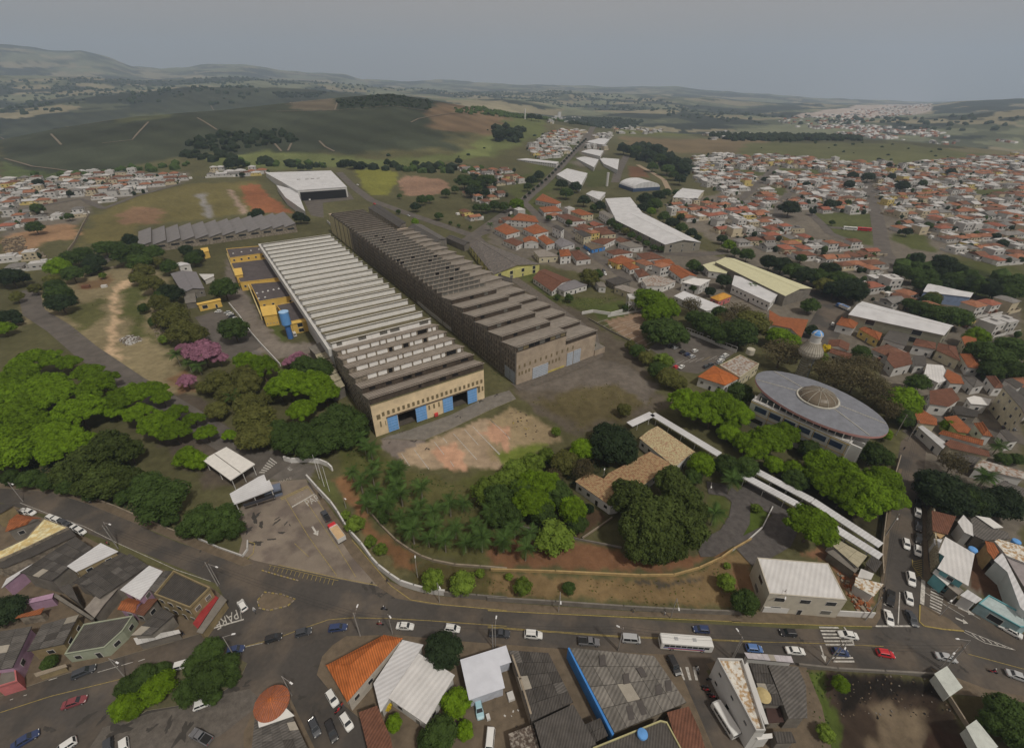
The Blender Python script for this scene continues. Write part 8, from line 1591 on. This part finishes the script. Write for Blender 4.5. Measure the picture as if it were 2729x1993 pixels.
# white edge stones of the islets and bay dividers
def stones(c, P, n, label, grp, m=m_white):
    W_ = polyg((c, P)); L = [0]
    for a, b in zip(W_, W_[1:]): L.append(L[-1]+math.dist(a, b))
    for k in range(n):
        s = L[-1]*(k+.5)/n; i = max(j for j in range(len(L)-1) if L[j] <= s); t = (s-L[i])/(L[i+1]-L[i]); q = lerp(W_[i], W_[i+1], t); a = math.atan2(W_[i+1][1]-W_[i][1], W_[i+1][0]-W_[i][0]); mb = MB(); mb.box((q[0], q[1], .1),(.75, .28, .25),a, taper=.85); o = single(mb, 'kerb_stone', m_pale if k % 2 else m_yel, ('pale ' if k % 2 else 'yellow ')+label+','+nth(k)+(' clockwise from its left tip' if n > 15 else ' from the left'),'kerb stone', grp)
stones('b', [(80,780),(125,730),(220,742),(305,772),(260,812),(150,838),(95,825),(80,780)], 22, 'edging stone of the teardrop road islet','edging stones of the teardrop islet')
stones('b', [(105,600),(200,628),(325,662)], 12, 'edging stone below the hatched strip','edging stones below the hatched strip')
# gantry of the white bay fence by the park car park
for nm, P, lb in (('a', [(1450,240),(1570,285)], 'left white frame pergola over the car park edge'),('b', [(1600,300),(1820,385)], 'right white frame pergola over the car park edge')):
    W_ = polyg(('i', P)); r = thing('pergola', lb, 'pergola', (*W_[0], 0)); mb = MB(); n = 6
    mb.tube((*W_[0], 3.2),(*W_[1], 3.2), .18, n=4); part(mb, 'beam', m_white, r)
    for k in range(n+1): q = lerp(W_[0], W_[1], k/n); mb = MB(); mb.tube((*q, 0),(*q, 3.2), .13, n=4); part(mb, 'post', m_white, r)
# rubble, timber stacks, bits
def heap(name, c, poly, n, sz, mats, label, seed):
    P = polyg((c, poly)); rr = random.Random(seed); mb = MB(); bx = [p[0] for p in P]; by = [p[1] for p in P]; k = 0
    while k < n:
        x, y = rr.uniform(min(bx),max(bx)),rr.uniform(min(by),max(by))
        if inpoly(np.array([x]),np.array([y]),P)[0]: s = sz*rr.uniform(.4,1.5); mb.box((x, y, hs(x, y)-.05),(s, s*rr.uniform(.4,1),s*rr.uniform(.25, .7)),rr.uniform(0,3),rr.randrange(len(mats)), .8); k += 1
    struct(mb, name, mats, 'stuff', label)
heap('rubble','g', [(870,570),(950,530),(1030,545),(1040,580),(930,610)], 260, .7, [m_conc, m_white, m_pave], 'heap of broken concrete in the open lot', 1)
heap('rubble','g', [(1120,480),(1200,470),(1260,590),(1170,600)], 150, .6, [m_pale, m_pave], 'heap of rubble below the bushes', 2)
heap('log_pile','k', [(20,780),(200,740),(230,860),(60,910)], 420,1.8, [m_pave, mat('timber', (.32, .24, .15)),m_bark], 'stacked timber in the saw yard', 3)
heap('debris','q', [(700,1225),(1000,1110),(1010,1170),(760,1240)], 60, .45, [m_dkface], 'dark debris along the dock', 4)
heap('scrap','C', [(660,1480),(950,1370),(1050,1652),(700,1652)], 90, .9, [m_pave, m_bark, m_conc], 'scrap on the lean-to', 5)
heap('debris','e', [(560,1200),(1200,1240),(1300,1440),(700,1440)], 110, .3, [m_pave, m_dark, m_conc], 'litter in the creek bed', 6)
heap('roof_tile_stack','e', [(620,600),(780,760),(830,850),(740,840)], 120, .8, [m_pale, m_clay], 'stacked tiles on the bare plot', 7)
heap('debris','i', [(150,780),(260,820),(400,960),(320,1040),(180,900)], 40, .5, [m_pave, m_yel, m_dkface], 'scattered rubbish at the end of the brick-red parking', 8)
heap('debris','C', [(300,1000),(640,900),(900,1330),(560,1500)], 60, .4, [m_dkface, m_pave, m_white], 'litter in the vehicle yard', 9)
for (c, x, y, sx, m, nm, lb) in (('g', 635,185,(4.5,2.4,1.8),mat('rust_box', (.16, .07, .04)),'container','rusty brown box container in the open lot'),('g', 768,180,(3.2,2.2,1.5),m_white, 'water_trough','white tapered trough in the open lot'),('C', 390,1265,(.8,1.2, .9),m_white, 'freezer','small white freezer in the vehicle yard'),('C', 680,1000,(1.5,1.8, .9),m_white, 'junk_pile','white junk stack under the yard canopy edge')):
    p = G(c, x, y); mb = MB(); mb.box((p[0], p[1], 0),sx, R(20),taper=.92); single(mb, nm, m, lb, nm.replace('_',' '))
# flat vents on the office roofs and store roofs
for nm, pts, z in (('l', [(70,828),(142,815),(223,803),(292,793)], 7),('l', [(275,1170),(325,1160),(370,1150),(418,1140),(462,1132),(290,1215),(345,1205)], 5.5)):
    for k, (x, y) in enumerate(pts): p = atz(nm, x, y, z+.1); mb = MB(); mb.box((p[0], p[1], z+.12),(1.1,1.1, .5),FA, taper=.7); single(mb, 'roof_vent', m_white, f'small white roof vent on the {"far" if z == 7 else "third"} mill office, {ORD[k]}','roof vent','white roof vents')
for k, (x, y) in enumerate(((632,190),(703,187),(753,183),(802,180))): p = atz('l', x, y, 11.2); mb = MB(); mb.box((p[0], p[1], 11.16),(4,3, .12),R(15)); single(mb, 'roof_hatch', m_dkface, f'dark hatch in the huge white warehouse roof, {ORD[k]}','roof hatch','dark roof hatches')
# ---------------------------------------------------------------- the town: rows of small houses
HP = []
HROOF = {'orange': wavemat('town_orange', (.34, .15, .085), .6, R(25),depth=.25, var=.35, scale=.5, kind='house'),'brown': wavemat('town_brown', (.2, .095, .06), .6, R(25),depth=.25, var=.35, scale=.5, kind='house'),'grey': mat('town_grey', (.2, .19, .18),var=.3, kind='house'),'white': mat('town_white', (.5, .49, .48),var=.25, kind='house'),'red': mat('town_red', (.3, .11, .07),var=.3, kind='house')}
HWALL = {'white': mat('town_wall', (.52, .505, .48),var=.12, kind='house'),'cream': mat('town_cream', (.52, .45, .32),var=.15, kind='house'),'yellow': mat('town_yellow', (.6, .48, .18),var=.15, kind='house')}
def hproto(w_, d_, h, kind, ell=False, seed=0):
    e = bpy.data.objects.new('house', None); out = []
    def add(mb, nm, m): o = bpy.data.objects.new(nm, mb.mesh(nm, m)); o.parent = e; out.append(o)
    hw, hd = w_/2, d_/2; mb = MB(); mb.box((0,0,-1.5),(w_, d_, h+1.5)); 
    if ell: mb.box((hw+1.5,-hd*.3,-1.5),(3., d_*.55, h*.72+1.5))
    mb.box((0,-hd-2.2,-1.5),(w_+3, .2,3.2)); mb.box((-hw-1.6,0,-1.5),(.2, d_+4.2,3.2)); add(mb, 'wall', HWALL['white'])
    mb = MB(); o = .5
    if kind == 'flat': mb.box((0,0, h),(w_+.1, d_+.1, .3)); mb.box((w_*.2,0, h+.3),(w_*.3, d_*.4,1.)); 
    else:
        c = [(-hw-o, -hd-o, h),(hw+o, -hd-o, h),(hw+o, hd+o, h),(-hw-o, hd+o, h)]; t = hd if kind == 'hip' else .0; r1 = (-hw-o+t+.0,0, h+d_*.2); r2 = (hw+o-t, 0, h+d_*.2)
        mb.face([c[0], c[1], r2, r1]); mb.face([c[2], c[3], r1, r2]); mb.face([c[1], c[2], r2]); mb.face([c[3], c[0], r1]); mb.face(c[::-1])
    if ell: mb.face([(hw-.1,-hd*.3-d_*.3, h*.72),(hw+3.4,-hd*.3-d_*.3, h*.72-.1),(hw+3.4,-hd*.3+d_*.3, h*.72-.1),(hw-.1,-hd*.3+d_*.3, h*.72+.5)])
    add(mb, 'roof', HROOF['orange'])
    for s in range(2 if h > 4.5 else 1):
        for x in (-w_*.27, w_*.25): mb = MB(); mb.box((x, -hd-.02, .9+s*2.9),(1.5, .08,1.3)); add(mb, 'window', m_glassd)
    mb = MB(); mb.box((0,-hd-.02,0),(1.1, .08,2.1)); add(mb, 'door', m_bark); mb = MB(); mb.box((-hw-.02,0,1),(.08,1.5,1.2)); add(mb, 'window', m_glassd)
    HP.append((e, out, kind))
for a in ((10,8.5,3.3, 'hip'),(11.5,9,3.4, 'hip', True),(9,8,6.2, 'hip'),(12,8,3.3, 'gable'),(9,9,6.4, 'flat'),(11,8,3.6, 'flat', True),(8.5,10,3.4, 'gable'),(13,9.5,3.6, 'hip')): hproto(*a)
ZONES = [
 ('m', [(150,880),(420,790),(800,740),(1050,890),(1560,1075),(1720,1240),(1400,1340),(1060,1290),(560,1120),(140,1030)], 30,12.5,13, .85,(5,4,2,2)),('j', [(640,240),(1240,380),(1700,480),(1980,600),(1980,1300),(1700,1200),(1250,900),(1000,560),(640,420)], 24,12.5,13, .8,(5,4,2,3)), # (region, polygon, rotation deg, pitch u, pitch v, fill, weights orange/brown/grey/white)
 ('n', [(0,205),(360,190),(700,225),(1300,265),(2262,190),(2262,1040),(1900,1010),(1650,950),(1530,800),(1210,780),(1110,380),(1000,380),(1090,640),(480,620),(340,680),(600,830),(900,880),(1110,930),(1330,1150),(1500,1210),(1460,1230),(1300,1220),(1060,1210),(960,1090),(700,1030),(300,920),(0,890)], 12,12.5,13.5, .92,(4,3,2,5)),
 ('n', [(1900,1250),(2262,1330),(2262,1452),(1500,1430),(1440,1330),(1480,1300),(1880,1330)], 20,13,14, .85,(4,3,2,4)),
 ('j', [(880,60),(1290,30),(1330,130),(1600,190),(1980,200),(1980,330),(1750,360),(1600,320),(1500,290),(1000,140)], 20,13,13, .85,(4,3,2,4)),
 ('n', [(1060,1200),(1480,1300),(1400,1400),(1250,1330),(1060,1280)], 20,12,13, .9,(5,3,1,2)),
 ('k', [(-40,250),(450,240),(760,195),(1000,200),(1500,195),(1640,255),(1560,285),(1180,385),(1000,440),(760,480),(700,420),(300,480),(0,560)], 25,12.5,12.5, .93,(4,4,2,6)),
 ('k', [(-40,570),(280,500),(380,560),(520,560),(720,520),(700,600),(400,620),(0,720)], 25,15,15, .6,(3,3,3,3)),
 ('k', [(0,960),(300,920),(420,1000),(300,1060),(0,1040)], 25,15,14, .6,(1,1,3,2)),
 ('l', [(-40,150),(320,140),(330,105),(-40,95)], 20,14,14, .95,(3,2,1,6)),('k', [(1780,240),(2262,235),(2262,180),(1780,170)], 20,14,14, .9,(3,2,1,6)),
 ('m', [(460,280),(690,150),(930,150),(820,320),(720,400),(480,350)], 30,13,14, .92,(4,1,2,6)),('m', [(960,175),(1130,180),(1090,330),(1020,440),(860,350)], 30,13,13, .95,(0,0,1,6)),
 ('m', [(-60,440),(320,460),(420,560),(330,610),(0,520)], 30,17,17, .9,(5,3,1,1)),('m', [(-40,640),(330,620),(280,720),(0,740)], 30,17,16, .7,(1,6,0,0)),('m', [(-40,770),(120,800),(100,930),(-40,940)], 30,18,18, .7,(1,5,0,1)),
 ('m', [(1640,745),(1860,720),(2103,680),(2103,1000),(1960,960),(1940,880),(1760,900),(1620,830)], 20,13,14, .92,(6,2,1,2)),('m', [(1790,350),(2103,340),(2103,690),(1900,600),(1800,520)], 20,13,13, .88,(2,1,1,7)),
 ('m', [(600,45),(900,40),(860,90),(640,90)], 20,22,22, .6,(0,0,1,5)),('m', [(1050,100),(1540,130),(1530,190),(1100,175)], 20,34,30, .35,(1,0,1,5)),('m', [(1870,170),(2103,150),(2103,200),(1900,230)], 20,26,22, .6,(1,0,1,5)),
 ('m', [(1440,580),(1620,640),(1640,690),(1560,660)], 20,13,14, .2,(1,0,1,5)),
 ('j', [(1560,430),(1740,470),(1980,640),(1980,800),(1820,700),(1700,620),(1560,620)], 24,13,13, .8,(5,3,2,3)),('j', [(1640,900),(1980,960),(1980,1330),(1760,1240),(1740,1100)], 24,13,13, .75,(3,3,3,3)),
 ('j', [(1240,620),(1380,680),(1340,740),(1260,720)], 24,12,12, .5,(3,3,3,3)),('j', [(100,120),(330,170),(300,200),(60,160)], 24,12,12, .5,(1,1,3,3)),
 ('j', [(860,420),(1010,450),(1000,500),(860,480)], 24,12,12, .0,(1,1,3,3)),('E', [(1260,120),(1553,200),(1553,640),(1300,500),(1150,360)], 24,13,12, .6,(1,2,4,3)),
]
bpolys = []
for o in list(SC.objects):
    if o.get('category') in ('house','warehouse','workshop','shed','store','shop','building','hall','barn','office','terrace','tower','bar','factory','canopy','hut','walkway'):
        pts = [(o.location.x+v[0], o.location.y+v[1]) for ch in o.children for v in ch.bound_box]
        if pts: bpolys.append((min(p[0] for p in pts),max(p[0] for p in pts),min(p[1] for p in pts),max(p[1] for p in pts),o.name))
bpolys = [b for b in bpolys if (b[1]-b[0])*(b[3]-b[2]) < 9000]
trees_xy = [(it['xy'][0], it['xy'][1], {'U': 7, 'UB': 11, 'R': 5, 'M': 6, 'B': 5, 'L': 3}[it['key']]*it['s']) for it in items]
rh = random.Random(21); HS = []
GREEN = [polyg((c, P)) for c, P in (('n', [(350,280),(720,300),(715,340),(345,325)]),('n', [(0,280),(260,320),(240,350),(0,320)]),('n', [(190,540),(370,580),(360,610),(190,570)]),('n', [(220,430),(430,430),(430,500),(330,500)]),('n', [(1830,450),(2150,440),(2100,500),(1850,490)]),('m', [(930,470),(1170,440),(1120,600),(930,600)]),('n', [(1200,790),(1500,790),(1620,950),(1420,920),(1220,840)]))]
for zi, (c, P, rot, pu, pv, fill, wt) in enumerate(ZONES):
    PW = polyg((c, P)); bx = [p[0] for p in PW]; by = [p[1] for p in PW]; ca, sa = math.cos(R(rot)),math.sin(R(rot)); cx, cy = sum(bx)/len(bx),sum(by)/len(by); D_ = max(max(bx)-min(bx),max(by)-min(by))
    n1, n2 = int(D_/pu)+1, int(D_/pv)+1
    for i in range(-n1, n1):
        for j in range(-n2, n2):
            jj = j*pv+(4 if (j % 2) else 0); x = cx+(i*pu)*ca-jj*sa; y = cy+(i*pu)*sa+jj*ca
            if rh.random() > fill or (j % 4 == 0 and pv < 20 and rh.random() < .25): continue
            x += rh.uniform(-1.3,1.3); y += rh.uniform(-1.3,1.3)
            if not inpoly(np.array([x]),np.array([y]),PW)[0]: continue
            if any(a-2.5 < x < b+2.5 and c2-2.5 < y < d+2.5 for a, b, c2, d, _ in bpolys): continue
            if any((x-a)**2+(y-b)**2 < (r_*.8+3)**2 for a, b, r_ in trees_xy): continue
            if any(inpoly(np.array([x]),np.array([y]),g_)[0] for g_ in GREEN): continue
            bad = False
            for RP, wd in ROADW:
                if segdist(np.array([x]),np.array([y]),RP+RP[-2:0:-1])[0] < wd/2+5.5: bad = True; break
            if bad or any((x-q[0])**2+(y-q[1])**2 < 100 for q in HS[-900:]): continue
            HS.append((x, y, R(rot)+(math.pi/2 if rh.random() < .3 else 0)+rh.uniform(-.05, .05),rh.choices(['orange','brown','grey','white'], wt)[0], rh.choices(['white','cream','yellow'], [8,2, .6])[0]))
print('town houses', len(HS))
HS = [h for h in HS if -60 < proj((h[0], h[1], hs(h[0], h[1])+4))[0] < 2790]
HS.sort(key=lambda h: h[0]**2+h[1]**2)
NIND = 185
its = []
for k, (x, y, a, rc, wc) in enumerate(HS[:NIND]):
    cand = [q for q in HP if (q[2] == 'flat') == (rc == 'white')] if rc != 'grey' else HP; e, out, kind = rh.choice(cand); st = 'two-storey' if out[0].data.vertices[4].co.z > 4.5 else 'low'
    its.append(dict(xy=np.array([x, y]),look=f"{st} {wc} house with {rc} {kind if kind != 'gable' else 'gabled'} roof", e=e, out=out, a=a, rc=rc, wc=wc))
place_label(its)
for it in its:
    w_ = it['label'].split()
    if len(w_) > 16: it['label'] = it['label'].replace('house with ','house, ').replace(' from the left',' from left')
    r = thing('house',' '.join(it['label'].split()[:16]),'house', (*it['xy'], hs(*it['xy'])),'small houses of the town', it['a']); s = rh.uniform(.9,1.12); r.scale = (s, rh.uniform(.9,1.1),s)
    for q in it['out']:
        o = q.copy(); COL.objects.link(o); o.parent = r
        if q.name.startswith('wall'): setmat(o, HWALL[it['wc']])
        if q.name.startswith('roof'): setmat(o, HROOF[it['rc']] if not (it['rc'] == 'orange' and rh.random() < .4) else HROOF['red'])
mlist = [HWALL['white'], HWALL['cream'], HWALL['yellow'], HROOF['orange'], HROOF['brown'], HROOF['grey'], HROOF['white'], m_glassd]; mi = {'white': 0, 'cream': 1, 'yellow': 2}; ri = {'orange': 3, 'brown': 4, 'grey': 5, 'white': 6}
mb = MB()
for x, y, a, rc, wc in HS[NIND:]:
    e, out, kind = rh.choice(HP); z = hs(x, y); C_, S_ = math.cos(a),math.sin(a); s = rh.uniform(.85,1.15)
    for o in out:
        nm = o.name.split('.')[0]
        if nm == 'door': continue
        m_ = mi[wc] if nm == 'wall' else (ri[rc] if nm == 'roof' else 7); vs_ = [v.co for v in o.data.vertices]; b0 = len(mb.v)
        mb.v += [(x+(v.x*C_-v.y*S_)*s, y+(v.x*S_+v.y*C_)*s, z+v.z*s) for v in vs_]; mb.f += [tuple(b0+i for i in p.vertices) for p in o.data.polygons]; mb.m += [m_]*len(o.data.polygons)
struct(mb, 'distant_houses', mlist, 'stuff','closely packed small houses of the farther town')
# small bright clutter between town buildings: yard walls, sheds, tanks
mb = MB(); 
for x, y, a, rc, wc in HS:
    for k in range(3):
        X, Y = x+rh.uniform(-9,9),y+rh.uniform(-9,9); s = rh.uniform(1., 4.2); mb.box((X, Y, hs(X, Y)-.5),(s, rh.uniform(.3,3.6),rh.uniform(1.6,3.4)),a, rh.choice([0,0,1,2,3]))
gx = rh.sample(HS, len(HS)*2//3); Vg = []
struct(mb, 'yard_clutter', [m_white, m_conc, HROOF['brown'], m_pale], 'stuff','yard walls and sheds between the town houses')
mb = MB()
for x, y, a, rc, wc in gx:
    for k in range(2):
        X, Y = x+rh.uniform(-11,11),y+rh.uniform(-11,11); s = rh.uniform(.9,2.6); z = hs(X, Y); n_ = 7; rr_ = [(s*rh.uniform(.5, .9), .4),(s, s*.9),(s*.8, s*1.6),(s*.3, s*2.)]; mb.lathe((X, Y, z),rr_, n_, rh.choice([0,0,1]),rh.uniform(.7,1.2),rh.uniform(.7,1.2))
struct(mb, 'garden_greenery', [m_leaf['D'], m_leaf['R']], 'stuff','garden bushes between the town houses')
# very distant town on the hazy slopes
mb = MB()
for c, P, n in (('p', [(1200,275),(1500,240),(1860,200),(1870,222),(1700,260),(1560,300),(1300,300)], 900),('p', [(1300,290),(1800,300),(1950,330),(1900,365),(1560,345)], 420),('p', [(900,320),(1500,330),(1480,352),(1000,345)], 60),('p', [(1870,360),(1980,360),(1970,372),(1870,370)], 25),('p', [(2100,340),(2262,350),(2262,372),(2150,360)], 20)):
    PW = polyg((c, P)); bx = [p[0] for p in PW]; by = [p[1] for p in PW]; k = 0; t_ = 0
    while k < n and t_ < 20000:
        t_ += 1; x, y = rh.uniform(min(bx),max(bx)),rh.uniform(min(by),max(by))
        if not inpoly(np.array([x]),np.array([y]),PW)[0] or fbm(np.array([x/120.]),np.array([y/120.]),2)[0] < .42: continue
        s = rh.uniform(8,17); mb.box((x, y, hs(x, y)-3),(s, s*.8, rh.uniform(6,9)),rh.uniform(0, .5),rh.choice([0,0,1,2]), .85); k += 1
struct(mb, 'distant_town', [m_white, HROOF['orange'], HROOF['grey']], 'stuff','far town spread over the hazy slope')
# landmark white tower on the ridge
g = G('m', 722,40); r = thing('ridge_tower','white twin-block tower standing alone on the ridge top','tower', g); mb = MB(); mb.box((g[0], g[1], g[2]-2),(13,10,24), .3); mb.box((g[0]-14, g[1], g[2]-2),(16,10,9), .3); part(mb, 'wall', m_white, r)
for k in range(4): mb = MB(); mb.box((g[0]-1, g[1]-5.1, g[2]+3+k*5),(6, .3,2), .3); part(mb, 'window', m_glassd, r)
g = G('m', 448,55); mb = MB(); mb.tube(tuple(g),(g[0], g[1], g[2]+22),1.6, n=10); single(mb, 'water_tower', m_white, 'slim white water tower left of the ridge tower','water tower')
g = G('m', 1103,590); mb = MB(); mb.tube(tuple(g),(g[0], g[1], g[2]+17),1.7, n=12); single(mb, 'water_tower', m_white, 'slim white water tower left of the arched hall','water tower')
# line of small street trees on the climbing avenue median
AVN = polyg(('m', [(430,715),(500,650),(640,530),(800,360),(940,220)])); L_ = [0]
for a, b in zip(AVN, AVN[1:]): L_.append(L_[-1]+math.dist(a, b))
for k in range(22):
    s = L_[-1]*(k+.5)/22; i = max(j for j in range(len(L_)-1) if L_[j] <= s); q = lerp(AVN[i], AVN[i+1], (s-L_[i])/(L_[i+1]-L_[i])); e, c, t, R0, Hc = PROTO['L'][k % 2]; r = thing('street_tree','small dark clipped tree, '+nth(k)+' up the median of the climbing avenue','tree', (*q, hs(*q)),'median trees of the climbing avenue'); r.scale = (.75, .75, .9)
    for z_ in (c, t):
        o = z_.copy(); COL.objects.link(o); o.parent = r
        if z_ is c: setmat(o, m_leaf['D'])
HAZE = 1.3e-4
# ---------------------------------------------------------------- air
mb = MB(); S_ = 17000
mb.box((0,0,-260),(2*S_, 2*S_, 1400))
me = mb.mesh('haze', []); m = bpy.data.materials.new('haze'); m.use_nodes = True; nt = m.node_tree; nt.nodes.clear(); pv = nt.nodes.new('ShaderNodeVolumePrincipled'); pv.inputs['Density'].default_value = HAZE; pv.inputs['Color'].default_value = (.64, .79,1,1); pv.inputs['Anisotropy'].default_value = .1
out = nt.nodes.new('ShaderNodeOutputMaterial'); nt.links.new(pv.outputs[0], out.inputs['Volume']); me.materials.append(m); o = bpy.data.objects.new('haze', me); COL.objects.link(o); o['kind'] = 'stuff'; o['label'] = 'thin bluish haze over the valley'
